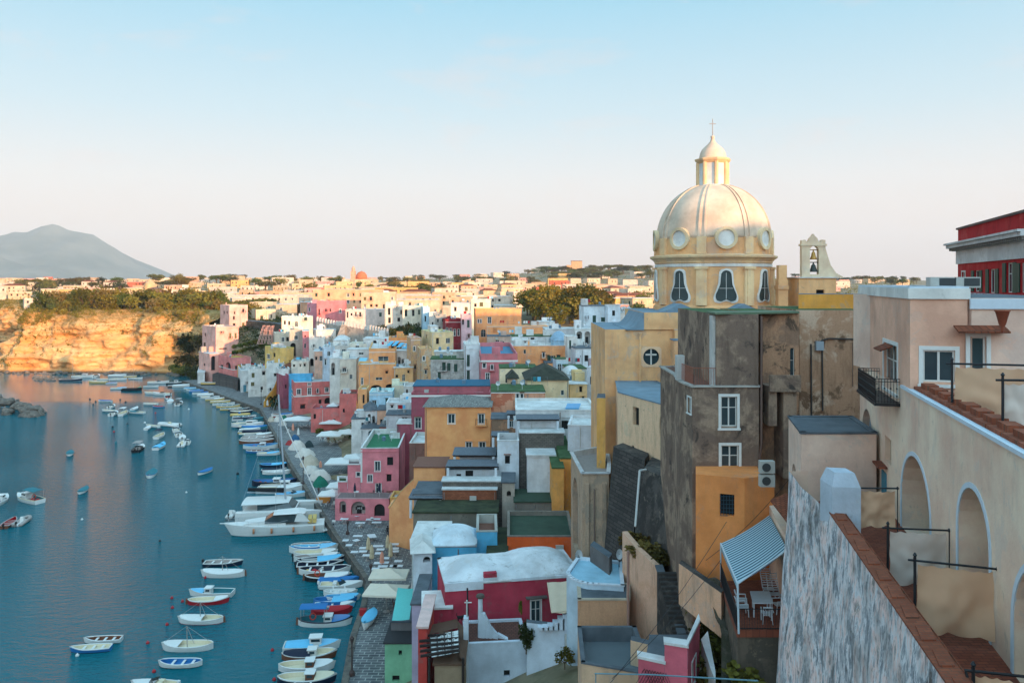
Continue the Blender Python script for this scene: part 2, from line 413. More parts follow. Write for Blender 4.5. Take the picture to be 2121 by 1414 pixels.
    if clut and roof in 'pf':
        zz=z1-(ph if roof=='p' else -.16)
        for _ in range(rg.choice((1,1,2))):
            q=A+u*(W*rg.uniform(.2,.8))+n*(dep*rg.uniform(.3,.85)); s=rg.uniform(.3,.5); mb=MB()
            mb.prism([q+u*s*i+n*s*j for i,j in ((-.5,-.5),(.5,-.5),(.5,.5),(-.5,.5))],zz-.02,zz+rg.uniform(.8,1.4)); 
            mb.prism([q+u*s*i*1.3+n*s*j*1.3 for i,j in ((-.5,-.5),(.5,-.5),(.5,.5),(-.5,.5))],zz+1.41,zz+1.5)
            mb.build('chimney',wm,root)
        if rg.random()<.6:
            q=A+u*(W*rg.uniform(.2,.8))+n*(dep*.5); mb=MB(); hh=rg.uniform(1.8,3)
            mb.tube((*q,zz-.02),(*q,zz+hh),.03,.02,5)
            for i in range(4): mb.tube((q.x-.35,q.y,zz+hh-.12*i-.1),(q.x+.35,q.y,zz+hh-.12*i-.1),.012,.012,4)
            mb.build('antenna',paint('aerial_metal',C(120,120,120)),root)
    if d>78 and W>2.5:
        f=fs['F']; zm=z1-.3
        for _ in range(rg.choice((0,1,1,2))):   # downpipes
            a=rg.choice((.18,f.L-.18,f.L*rg.uniform(.3,.7)))
            if any(h[0]-.1<a<h[1]+.1 for h in holes['F']): continue
            mb=MB(); mb.tube(f.q(a,max(zb2,zb),-.07),f.q(a,zm,-.07),.055,.055,5); mb.build('downpipe',paint(*rg.choice((('pipe_white',C(190,190,186)),('pipe_rust',C(130,110,100)),('pipe_grey',C(120,120,122))))),root)
        if rg.random()<.45 and f.L>4 and d<300:
            a=rg.uniform(1,f.L-1.5); zz=zb+rg.uniform(.35,.8)*(z1-zb)
            if not any(h[0]-.5<a+.4 and a<h[1]+.5 and h[2]-.6<zz<h[3]+.4 for h in holes['F']): mb=MB(); fbox(mb,f,a,a+.8,zz-.28,zz+.28,-.34,-.02); mb.build('air_conditioner',paint('ac_casing',C(176,176,170)),root)
        for h in holes['F'][:6]:
            if rg.random()<.3 and h[1]-h[0]<1.6 and not h[4]==2 and h[2]-zb>2.2 and h[0]>.6 and h[1]<f.L-.6:
                mb=MB(); fbox(mb,f,h[0]-.4,h[1]+.4,h[2]-.28,h[2]-.16,-.75,-.0); bl=mb.build('balcony',wm,root); mb=MB(); zr=h[2]-.16
                for q0,q1 in (((h[0]-.38,0),(h[0]-.38,-.72)),((h[0]-.38,-.72),(h[1]+.38,-.72)),((h[1]+.38,-.72),(h[1]+.38,0))):
                    mb.tube(f.q(q0[0],zr+.9,q0[1]),f.q(q1[0],zr+.9,q1[1]),.03,.03,4)
                    n_=6
                    for i_ in range(n_+1): x_=q0[0]+(q1[0]-q0[0])*i_/n_; y_=q0[1]+(q1[1]-q0[1])*i_/n_; mb.tube(f.q(x_,zr,y_),f.q(x_,zr+.9,y_),.015,.015,3)
                mb.build('railing',IRON_(),bl)
        if rg.random()<.45 and not band and z1-zb>3.5:
            mb=MB(); zc_=z1-rg.choice((.5,.9)) if roof=='p' else z1-.02; q_=zc_-.14
            if not any(h[3]+.05>q_ for h in holes['F']): fbox(mb,f,.0,f.L,q_,zc_,-.09,-.001); mb.build('cornice',rg.choice((wm,paint('cornice_white',C(212,212,208),.85))),root)
        for h in holes['F'][:8]:                # sills and little hoods
            if rg.random()<.5 and not h[4]: mb=MB(); fbox(mb,f,h[0]-.15,h[1]+.15,h[3]+.16,h[3]+.24,-.28,-.001); mb.build('window_hood',rg.choice((tiles(),wm,wm)),root)
        if roof in 'pfg' and 112<d<330 and min(W,dep)>3:
            zz=z1-(ph if roof=='p' else -.16); k_=rg.random()
            def rp(a,b): q=A+u*(W*a)+n*(dep*b); return q
            for _ in range(rg.choice((2,3,4,5))):
                q=rp(rg.uniform(.12,.88),rg.uniform(.12,.88)); k_=rg.random(); mb=MB()
                if k_<.3: mb.lathe([(.34,0),(.36,.7),(.16,.82),(.08,.86)],(q.x,q.y,zz-.01),10); mb.build('water_tank',paint(*rg.choice((('tank_dull_blue',C(96,122,140)),('tank_grey',C(150,150,148))))),root)
                elif k_<.55:
                    mb.tube((*q,zz),(*q,zz+1.0),.035,.035,5); c_=Vector((q.x,q.y-.1,zz+1.05))
                    for k2 in range(10): a0,a1=2*PI*k2/10,2*PI*(k2+1)/10; mb.poly([c_+Vector((0,.1,0)),c_+Vector((.38*math.cos(a0),-.08,.38*math.sin(a0)+.05)),c_+Vector((.38*math.cos(a1),-.08,.38*math.sin(a1)+.05))])
                    mb.build('roof_dish',paint('dish_white',C(196,200,202)),root)
                elif k_<.75: mb.prism([q+u*i+n*j for i,j in ((-.9,-.7),(.9,-.7),(.9,.7),(-.9,.7))],zz-.01,zz+rg.uniform(1.0,2.1)); mb.build('roof_hut',rg.choice((wm,whiteroof(),capm)),root)
                else:
                    q2=q+u*min(2.6,W*.35); mb.tube((*q,zz),(*q,zz+1.6),.03,.03,4); mb.tube((*q2,zz),(*q2,zz+1.6),.03,.03,4); mb.tube((*q,zz+1.55),(*q2,zz+1.55),.012,.012,4); mb.build('washing_line',paint('aerial_metal',C(120,120,120)),root)
                    for k2 in range(rg.choice((0,2,3))): mb=MB(); c_=q.lerp(q2,.2+.28*k2); mb.obox((c_.x,c_.y,zz+1.15),(u.x*.28,u.y*.28,0),(0,.015,0),(0,0,.38)); mb.build('laundry',cloth(rg.choice('wwlrt')),root)
    return root,fs,zb2,z1
# ---------------------------------------------------------------- camera, world, light
sc=bpy.context.scene
cam=bpy.data.cameras.new('camera'); co=bpy.data.objects.new('camera',cam); COL.objects.link(co); sc.camera=co
co.location=(0,0,CAMH); co.rotation_euler=(R(90),0,0); cam.sensor_width=36; cam.lens=F/2121*36; cam.shift_y=-(707-HY)/2121; cam.clip_start=.3; cam.clip_end=60000
S=Vector((.643,-.766,0)); EL=R(8.0); SD=Vector((S.x*math.cos(EL),S.y*math.cos(EL),math.sin(EL)))
sun=bpy.data.lights.new('sun','SUN'); so=bpy.data.objects.new('sun',sun); COL.objects.link(so); so.rotation_euler=(-SD).to_track_quat('-Z','Y').to_euler(); so.location=(60,-60,120)
sun.energy=SUNE; sun.angle=R(.5); sun.color=(1,.54,.26)
w=bpy.data.worlds.new('World'); sc.world=w; w.use_nodes=True; t=w.node_tree; bg=t.nodes['Background']
sky=N(t,'ShaderNodeTexSky',sky_type='NISHITA'); sky.sun_disc=False; sky.sun_elevation=EL; sky.sun_rotation=R(140); sky.altitude=40
bg.inputs[1].default_value=.1
g=N(t,'ShaderNodeTexCoord'); sp=N(t,'ShaderNodeSeparateXYZ'); t.links.new(g.outputs['Generated'],sp.inputs[0])
rp=ramp(t,sp.outputs[2],[(0,C(252,222,208)),(.05,C(248,226,216)),(.12,C(234,231,229)),(.2,C(200,224,234)),(.33,C(152,209,233)),(.6,C(138,196,222)),(1.0,C(128,186,218))])
cv=N(t,'ShaderNodeMapping'); cv.inputs['Scale'].default_value=(3,3,11); t.links.new(g.outputs['Generated'],cv.inputs[0])
cl=ramp(t,nz(t,cv.outputs[0],1.6,7,.62,.3),[(.57,0.0),(.8,.45)])
rp=mixc(t,cl,rp,C(240,214,206))
ad=N(t,'ShaderNodeVectorMath',operation='SCALE'); t.links.new(rp,ad.inputs[0]); ad.inputs[3].default_value=10*SKYK
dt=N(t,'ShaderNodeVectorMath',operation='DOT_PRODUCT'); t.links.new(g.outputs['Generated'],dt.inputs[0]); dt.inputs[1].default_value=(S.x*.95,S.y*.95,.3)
gm=N(t,'ShaderNodeMapRange',interpolation_type='SMOOTHSTEP'); t.links.new(dt.outputs['Value'],gm.inputs[0]); gm.inputs[1].default_value=-.25; gm.inputs[2].default_value=.9; gm.inputs[3].default_value=1.0; gm.inputs[4].default_value=SUNSKY  # sunward sky behind the camera boosted to brighten the shaded walls
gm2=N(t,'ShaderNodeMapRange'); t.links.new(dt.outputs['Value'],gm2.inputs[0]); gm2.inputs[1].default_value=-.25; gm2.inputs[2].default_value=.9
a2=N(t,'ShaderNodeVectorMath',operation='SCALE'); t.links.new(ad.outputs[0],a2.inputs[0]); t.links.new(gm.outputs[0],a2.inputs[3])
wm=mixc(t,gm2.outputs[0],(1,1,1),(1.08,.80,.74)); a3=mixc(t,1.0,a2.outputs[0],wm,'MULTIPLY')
fin=mixc(t,.1,a3,sky.outputs[0])
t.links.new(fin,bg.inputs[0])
vs=sc.view_settings; vs.view_transform='Standard'; vs.look='None'; vs.exposure=EXPO; vs.gamma=1
sc.cycles.max_bounces=5; sc.cycles.diffuse_bounces=3; sc.cycles.glossy_bounces=3; sc.cycles.transparent_max_bounces=8; sc.cycles.volume_bounces=0
sc.cycles.use_adaptive_sampling=True
# ---------------------------------------------------------------- water, ground, quay, cliff, mountain
def water():
    mb=MB(); mb.poly([(-25000,-600,0),(25000,-600,0),(25000,30000,0),(-25000,30000,0)])
    m,t,b=nt('sea_water'); b.inputs['Base Color'].default_value=(.001,.115,.148,1); b.inputs['Roughness'].default_value=.045; b.inputs['IOR'].default_value=1.19; b.inputs['Specular IOR Level'].default_value=.5
    gg=N(t,'ShaderNodeNewGeometry'); 
    def mp(sc_,rot):
        q=N(t,'ShaderNodeMapping'); q.inputs['Scale'].default_value=sc_; q.inputs['Rotation'].default_value=(0,0,rot); t.links.new(gg.outputs['Position'],q.inputs[0]); return q.outputs[0]
    a=nz(t,mp((.5,1.25,1),R(-16)),1.25,4,.6,.35); c=nz(t,mp((1,1.7,1),R(22)),3.6,3,.55,.2); e=nz(t,mp((1,1,1),0),.035,3)
    s=N(t,'ShaderNodeMath',operation='MULTIPLY_ADD'); t.links.new(c,s.inputs[0]); s.inputs[1].default_value=.28; t.links.new(a,s.inputs[2])
    bn=N(t,'ShaderNodeBump'); bn.inputs['Distance'].default_value=1.0; 
    sy=N(t,'ShaderNodeSeparateXYZ'); t.links.new(gg.outputs['Position'],sy.inputs[0]); mr=N(t,'ShaderNodeMapRange'); t.links.new(sy.outputs[1],mr.inputs[0]); mr.inputs[1].default_value=215; mr.inputs[2].default_value=268; mr.inputs[3].default_value=1.0; mr.inputs[4].default_value=.06; m0=N(t,'ShaderNodeMapRange'); t.links.new(sy.outputs[1],m0.inputs[0]); m0.inputs[1].default_value=85; m0.inputs[2].default_value=150; m0.inputs[3].default_value=.5; m0.inputs[4].default_value=1.0; k00=ramp(t,e,[(.35,.65),(.65,1.0)]); k0n=N(t,'ShaderNodeMath',operation='MULTIPLY'); t.links.new(k00,k0n.inputs[0]); t.links.new(m0.outputs[0],k0n.inputs[1]); k0=k0n.outputs[0]; km=N(t,'ShaderNodeMath',operation='MULTIPLY'); t.links.new(k0,km.inputs[0]); t.links.new(mr.outputs[0],km.inputs[1]); k=km.outputs[0]; t.links.new(k,bn.inputs['Strength']); t.links.new(s.outputs[0],bn.inputs['Height']); t.links.new(bn.outputs[0],b.inputs['Normal'])
    o=mb.build('sea',m); struct(o)
water()
def ground_mesh():
    ys=[-400,-320,-260,-220,-180,-150,-120,-100,-80,-60,-40,-20,0,15,25,35,45,55,65,72,80,88,96,104,112,120,130,140,150,160,172,185,200,215,230,245,260,275,290,305,318,330,338,345,352,358,365,375,390,410,440,480,530,600,680,780,900,1050,1200,1350,1500,1700,2000,2500,3200]
    mb=MB(); rows=[]
    for y in ys:
        if y<=150: xs=[-400+20*i for i in range(17)]+[-70+4*i for i in range(46)]+[130+20*i for i in range(20)]
        else:
            w_=y*1.0; xs=[-w_+2*w_*i/82 for i in range(83)]
        rows.append([(x,y,ground(x,y)) for x in xs])
    n=83
    for r in rows: assert len(r)==n,len(r)
    for r in rows: mb.v+=r
    for a in range(len(rows)-1):
        for b in range(n-1):
            k=a*n+b; mb.f.append((k,k+1,k+n+1,k+n)); mb.m.append(0)
    m,t,b=nt('hillside_ground'); b.inputs['Roughness'].default_value=1
    g=N(t,'ShaderNodeNewGeometry'); n1=nz(t,g.outputs['Position'],.05,8,.65); n2=nz(t,g.outputs['Position'],.6,6,.65)
    c=mixc(t,ramp(t,n1,[(.42,0.0),(.6,1.0)]),C(112,100,76),C(150,134,108)); c=mixc(t,ramp(t,n2,[(.45,0.0),(.65,.7)]),c,C(78,78,52))
    t.links.new(c,b.inputs['Base Color'])
    struct(mb.build('ground',m))
ground_mesh()
QE=SHORE[3:15]
def offs(pts,dd):
    out=[]
    for i,p in enumerate(pts):
        a=pts[max(0,i-1)]; b=pts[min(len(pts)-1,i+1)]; dx=b[0]-a[0]; dy=b[1]-a[1]; L=math.hypot(dx,dy)
        out.append((p[0]+dy/L*dd,p[1]-dx/L*dd))
    return out
PAVE=brick('quay_paving',C(86,88,92),C(122,122,122),C(168,168,162),w=1.1,h=.55,axes='floor')
def quay():
    i0=offs(QE,0); i1=offs(QE,.7); i2=offs(QE,26); mb=MB()
    for a in range(len(QE)-1):
        A,B=i0[a],i0[a+1]; C_,D=i1[a+1],i1[a]
        mb.poly([(*A,-2),(*B,-2),(*B,1.15),(*A,1.15)],1)
        mb.hexa([(*A,1.0),(*D,1.0),(*C_,1.0),(*B,1.0)],[(*A,1.32),(*D,1.32),(*C_,1.32),(*B,1.32)],1)
        mb.poly([(*D,1.2),(*i2[a],1.2),(*i2[a+1],1.2),(*C_,1.2)],0)
    struct(mb.build('quay',[PAVE,decay(C(96,92,88),C(120,112,102),C(66,62,58),'quay_stone',.6)]))
quay()
def tuff():
    m,t,b=nt('tuff_rock'); b.inputs['Roughness'].default_value=1; b.inputs['Specular IOR Level'].default_value=.1
    g=N(t,'ShaderNodeNewGeometry'); mp=N(t,'ShaderNodeMapping'); mp.inputs['Scale'].default_value=(.25,.25,1.6); t.links.new(g.outputs['Position'],mp.inputs[0])
    st=nz(t,mp.outputs[0],.55,8,.65,.6); bl=nz(t,g.outputs['Position'],.09,7,.65); fi=nz(t,g.outputs['Position'],.7,8,.72)
    c=mixc(t,ramp(t,st,[(.35,0.0),(.6,1.0)]),C(194,146,96),C(232,192,136))
    c=mixc(t,ramp(t,bl,[(.45,0.0),(.62,.8)]),c,C(214,154,92))
    sp=N(t,'ShaderNodeSeparateXYZ'); t.links.new(g.outputs['Position'],sp.inputs[0])
    hh=N(t,'ShaderNodeMath',operation='MULTIPLY_ADD'); t.links.new(sp.outputs[2],hh.inputs[0]); hh.inputs[1].default_value=.018; hh.inputs[2].default_value=-.2
    s2=N(t,'ShaderNodeMath',operation='ADD'); t.links.new(hh.outputs[0],s2.inputs[0]); t.links.new(fi,s2.inputs[1])
    c=mixc(t,ramp(t,s2.outputs[0],[(.64,0.0),(.74,.75)]),c,C(120,98,48))
    c=mixc(t,ramp(t,fi,[(.3,.85),(.46,0.0)]),c,C(96,62,36))
    lo=ramp(t,sp.outputs[2],[(0,0.0),(1,1.0)]); cr=ramp(t,nz(t,mp.outputs[0],1.4,6,.7,1.2),[(.30,.6),(.38,0.0)]); c=mixc(t,cr,c,C(88,58,36)); c=mixc(t,lo,C(60,48,40),c)
    t.links.new(c,b.inputs['Base Color']); bump(t,b,fi,.9,1.2)
    return m
TUFF=tuff()
def cliff():
    pts=[(-134,334),(-141,340),(-148,345.5),(-165,349),(-185,351),(-205,350.5),(-222,351),(-233,360),(-240,378),(-248,405),(-262,440),(-300,490),(-330,524),(-420,560),(-560,590)]
    seg=[0]
    for a,b in zip(pts,pts[1:]): seg.append(seg[-1]+math.hypot(b[0]-a[0],b[1]-a[1]))
    T=seg[-1]
    def at(s):
        for i in range(len(pts)-1):
            if s<=seg[i+1] or i==len(pts)-2:
                f=(s-seg[i])/(seg[i+1]-seg[i]); a,b=pts[i],pts[i+1]; L=seg[i+1]-seg[i]
                return a[0]+(b[0]-a[0])*f,a[1]+(b[1]-a[1])*f,(b[1]-a[1])/L,-(b[0]-a[0])/L
    mb=MB(); NU=520; NV=46
    def fn(u,v):
        s=u*T; x,y,nx,ny=at(s)   # n points inland
        a0=at(max(0,s-6)); a1=at(min(T-.01,s+6)); nx=(a0[2]+a1[2]+nx)/3; ny=(a0[3]+a1[3]+ny)/3
        top=27.5+2.5*noise.noise((s*.03,0,5)); z=-1.5+(top+1.5)*v
        prof=itp(v,[(0,-4),(.06,0),(.1,2.2),(.35,4),(.6,5.5),(.8,8),(.93,12),(1,17)])
        q=Vector((x*.06,y*.06,z*.09)); 
        dsp=6.5*noise.fractal(q,.9,2.15,6)+1.1*noise.noise((s*.05,z*.9,0))*min(1,v*5)+1.6*abs(noise.noise((s*.11,z*.06,9)))+1.0*noise.noise((x*.45,y*.45,z*.7))+.5*noise.noise((x*1.3,y*1.3,z*1.6))+.9*noise.noise((x*.15,y*.15,z*1.1))
        dsp*=min(1,.3+v*4)
        d=prof+dsp
        return (x+nx*d,y+ny*d,z if v<1 else 25.8)
    mb.grid(fn,NU,NV); struct(mb.build('cliff',TUFF,None,True))
    return fn
CLF=cliff()
def mountain():
    prof=[(-900,560),(-600,520),(-300,500),(-100,492),(0,487),(30,480),(60,478),(90,467),(113,462),(140,473),(160,478),(190,483),(215,500),(250,525),(275,545),(310,560),(340,572),(380,585)]
    p2=[(-900,560),(-100,548),(0,538),(60,530),(100,527),(140,531),(180,545),(215,560),(240,552),(270,556),(300,566),(350,585)]
    D0=10300
    def hz(px,pr): return CAMH-(itp(px,pr)-HY)/F*D0
    mb=MB()
    def fn(u,v):
        px=-900+1300*u; y=7600+6000*v; dd=(y-D0)
        x=(px-CX)/F*D0
        r1=hz(px,prof); r2=hz(px,p2)
        z=max(r1*max(0,1-abs(dd)/2300)**1.1, r2*max(0,1-abs(y-8700)/1000)**.8)
        z+= (55*noise.fractal(Vector((x*.0011,y*.0011,3)),1.,2.1,5))*min(1,max(0,z/160))*(1-math.exp(-abs(dd)/400))
        z+= 9*noise.fractal(Vector((x*.006,y*.006,3)),1.,2.1,4)*min(1,max(0,z/160))
        return (x,y,z-3)
    mb.grid(fn,230,90)
    m,t,b=nt('mountain_slope'); b.inputs['Roughness'].default_value=1; g=N(t,'ShaderNodeNewGeometry'); n=nz(t,g.outputs['Position'],.0022,8,.65)
    t.links.new(mixc(t,ramp(t,n,[(.4,0.0),(.62,1.0)]),C(44,66,58),C(96,100,88)),b.inputs['Base Color'])
    struct(mb.build('mountain',m,None,True))
mountain()
# ---------------------------------------------------------------- rocks
def rockmesh(seed):
    me=bpy.data.meshes.new('boulder'); import bmesh
    bm=bmesh.new(); bmesh.ops.create_icosphere(bm,subdivisions=2,radius=1)
    for v in bm.verts:
        k=1+.35*noise.noise(v.co*1.3+Vector((seed*7,0,0)))+.15*noise.noise(v.co*3+Vector((0,seed*5,0))); v.co=Vector((v.co.x*k*1.15,v.co.y*k,v.co.z*k*.75))
    bm.to_mesh(me); bm.free(); me.materials.append(ROCKM); return me
ROCKM=decay(C(128,118,108),C(98,92,86),C(150,138,122),'rock',1.2)
RK=[rockmesh(i) for i in range(6)]
def rock(x,y,z,s,label,group,nm='boulder'):
    o=bpy.data.objects.new(nm,RK[rnd.randrange(6)]); COL.objects.link(o); o.location=(x,y,z); k=rnd.uniform
    o.scale=(s*k(.8,1.3),s*k(.8,1.2),s*k(.7,1.1)); o.rotation_euler=(k(-.4,.4),k(-.4,.4),k(0,6.3)); tag(o,label,'boulder',group)
def breakwater():
    # tip at px 80, runs to the left out of frame
    for i in range(105):
        u=rnd.random()**.8; x=itp(u,[(0,-140.5),(.25,-146),(1,-178)]); y=itp(u,[(0,236),(.3,242),(1,262)])
        wd=itp(u,[(0,1.2),(.2,4),(1,7)]); o=rnd.uniform(-1,1); h=itp(u,[(0,.3),(.15,2.2),(1,4.6)])*(1-abs(o)**1.6)
        rock(x+o*wd*.35,y+o*wd,h*rnd.uniform(.75,1)-.1,rnd.uniform(.8,1.5),'grey boulder in the rocky breakwater at the left edge','boulders of the breakwater')
breakwater()
for i in range(70):
    u=rnd.random(); x=itp(u,[(0,-140),(.1,-147),(.9,-226),(1,-238)]); y=itp(u,[(0,336),(.1,342),(.9,346),(1,366)])+rnd.uniform(-2,3)
    rock(x,y,rnd.uniform(-.3,.5),rnd.uniform(.5,1.6),'brown rock at the waterline below the orange cliff','rocks at the foot of the cliff','shore_rock')
for i in range(16):
    p=PZ(rnd.uniform(72,112),786-rnd.uniform(-3,5),0); rock(p.x,p.y,.0,rnd.uniform(.6,1.4),'low rock of the small reef left of the dark sailboat','rocks of the small reef','shore_rock')
# ---------------------------------------------------------------- trees
def folm(nm,a,b_,c_):
    m,t,b=nt(nm); b.inputs['Roughness'].default_value=.85; b.inputs['Specular IOR Level'].default_value=.15
    oi=N(t,'ShaderNodeObjectInfo'); v=coord(t); n=nz(t,v,2.6,3); n2=nz(t,v,17,2)
    c=mixc(t,ramp(t,n,[(.38,0.0),(.62,1.0)]),a,b_); c=mixc(t,ramp(t,n2,[(.4,0.0),(.65,.8)]),c,c_)
    q=N(t,'ShaderNodeMath',operation='MULTIPLY'); t.links.new(oi.outputs['Random'],q.inputs[0]); q.inputs[1].default_value=.45
    c=mixc(t,q.outputs[0],c,C(120,96,44)); t.links.new(c,b.inputs['Base Color']); return m
FOL={'g':folm('foliage_green',C(46,62,22),C(88,98,36),C(70,84,30)),'d':folm('foliage_dark',C(30,44,24),C(52,64,30),C(42,54,28)),'y':folm('foliage_olive',C(92,92,30),C(140,124,44),C(74,78,28)),'b':folm('foliage_dry',C(98,78,42),C(126,104,60),C(84,82,38))}
BARK=flat('bark',C(92,76,58),.95)
def crown(kind,seed,nl=46):
    rg=random.Random(seed); mb=MB(); cl=[]
    if kind=='round':
        for i in range(15):
            a=rg.uniform(0,2*PI); r=rg.uniform(.1,.72); z=.38+rg.uniform(.0,.45); cl.append((r*math.cos(a),r*math.sin(a),z*(1.05-.25*r),rg.uniform(.26,.42),.16))
    elif kind=='pine':
        for i in range(14):
            a=rg.uniform(0,2*PI); r=rg.uniform(.05,.8); cl.append((r*math.cos(a),r*math.sin(a),.74-.12*r+rg.uniform(-.06,.08),rg.uniform(.26,.38),.14))
    elif kind=='cypress':
        for i in range(14):
            z=.12+.8*i/14; r=.6*(1-(z-.12)/.95)**.6; a=rg.uniform(0,6.3); cl.append((r*.35*math.cos(a),r*.35*math.sin(a),z,r*.8,.09))
    elif kind=='bush':
        for i in range(12):
            a=rg.uniform(0,2*PI); r=rg.uniform(0,.7); cl.append((r*math.cos(a),r*math.sin(a),.15+rg.uniform(0,.5)*(1-.5*r),rg.uniform(.28,.42),.2))
    for x,y,z,r,rz in cl:
        for k in range(nl):
            d=Vector((rg.gauss(0,1),rg.gauss(0,1),rg.gauss(0,1))); d.normalize(); q=rg.uniform(.55,1.08)
            c=Vector((x+d.x*r*q,y+d.y*r*q,z+d.z*rz*q)); 
            if c.z<.02: continue
            s=rg.uniform(.04,.095)*(2.0 if kind=='bush' else 1.1); u=Vector((rg.gauss(0,1),rg.gauss(0,1),rg.gauss(0,.6))).normalized()*s; w_=u.orthogonal().normalized()*s*rg.uniform(.6,1.1); 
            u.z*=.55; w_.z*=.55
            mb.poly([c-u,c+w_*.8,c+u,c-w_*.9])
    return mb
def trunk(kind,seed):
    rg=random.Random(seed); mb=MB(); top=.72 if kind=='pine' else .5
    if kind=='bush': top=.15
    mb.tube((0,0,-.15),(.03,0,top*.6),.075,.055,6); mb.tube((.03,0,top*.6),(.0,.02,top),.055,.035,6)
    for i in range(5):
        a=i*1.3+rg.random(); mb.tube((.02,0,top*.62),(.45*math.cos(a),.45*math.sin(a),top+.12),.03,.012,5)
    return mb
TT={}
def tmesh(kind,seed,col):
    k=(kind,seed,col)
    if k not in TT:
        def mk(mb,m,nm):
            me=bpy.data.meshes.new(nm); me.from_pydata([Vector(p) for p in mb.v],[],mb.f); me.materials.append(m); return me
        TT[k]=(mk(crown(kind,seed),FOL[col],'crown'),mk(trunk(kind,seed),BARK,'trunk'))
    return TT[k]
TN={'round':'broadleaf_tree','pine':'umbrella_pine','cypress':'cypress_tree','bush':'bush'}
def tree(kind,x,y,z,h,w_,label,group=None,col='g',nm=None):
    rz=rnd.uniform(0,6.28); o=bpy.data.objects.new(nm or TN[kind],None); COL.objects.link(o); o.location=(x,y,z); o.rotation_euler=(0,0,rz); o.scale=(w_/2,w_/2,h)
    tag(o,label,'bush' if kind=='bush' else 'tree',group); s=rnd.randrange(3)
    c,tr=tmesh(kind,s,col)
    for n_,me in (('foliage' if kind=='bush' else 'crown',c),('trunk' if kind!='bush' else 'stem',tr)):
        q=bpy.data.objects.new(n_,me); COL.objects.link(q); q.parent=o
    return o
def ptree(kind,px,pyt,pyb,wpx,d,label,group=None,col='g'):
    b=P(px,pyb,d); tp=P(px,pyt,d); return tree(kind,b.x,b.y,b.z,tp.z-b.z,wpx/F*d,label,group,col)
# ---------------------------------------------------------------- boats
BC={'w':C(212,212,208),'c':C(212,200,172),'n':C(24,34,54),'b':C(38,108,165),'l':C(100,180,215),'k':C(22,24,28),'r':C(165,28,38),'t':C(40,110,120),'g':C(120,130,135),'y':C(205,175,105),'o':C(110,66,44),'e':C(70,150,120),'s':C(158,150,145)}
BNM={'w':'white','c':'cream','n':'navy','b':'blue','l':'light blue','k':'black','r':'red','t':'teal','g':'grey','y':'tan','o':'brown','e':'green','s':'grey'}
def bp(k,r=.35): return paint('boat_paint_'+BNM[k].replace(' ','_'),BC[k],r)
def cloth(k): return paint('boat_cover_'+BNM[k].replace(' ','_'),BC[k],.85)
def hullf(L,B,Hh,de,tw=.8):
    def b(t):
        if de: return B/2*max(0,(1-abs(2*t-1)**2.5))**.62
        return B/2*((tw+(1-tw)*math.sin(min(1,t/.45)*PI/2)) if t<.45 else max(0,1-((t-.45)/.55)**2.3)**.85)
    def s(t): return Hh*(1+(.28*(1-2*t)**2 if t<.5 and de else 0)+(.5*((t-.5)*2)**2 if t>.5 else 0))
    return b,s
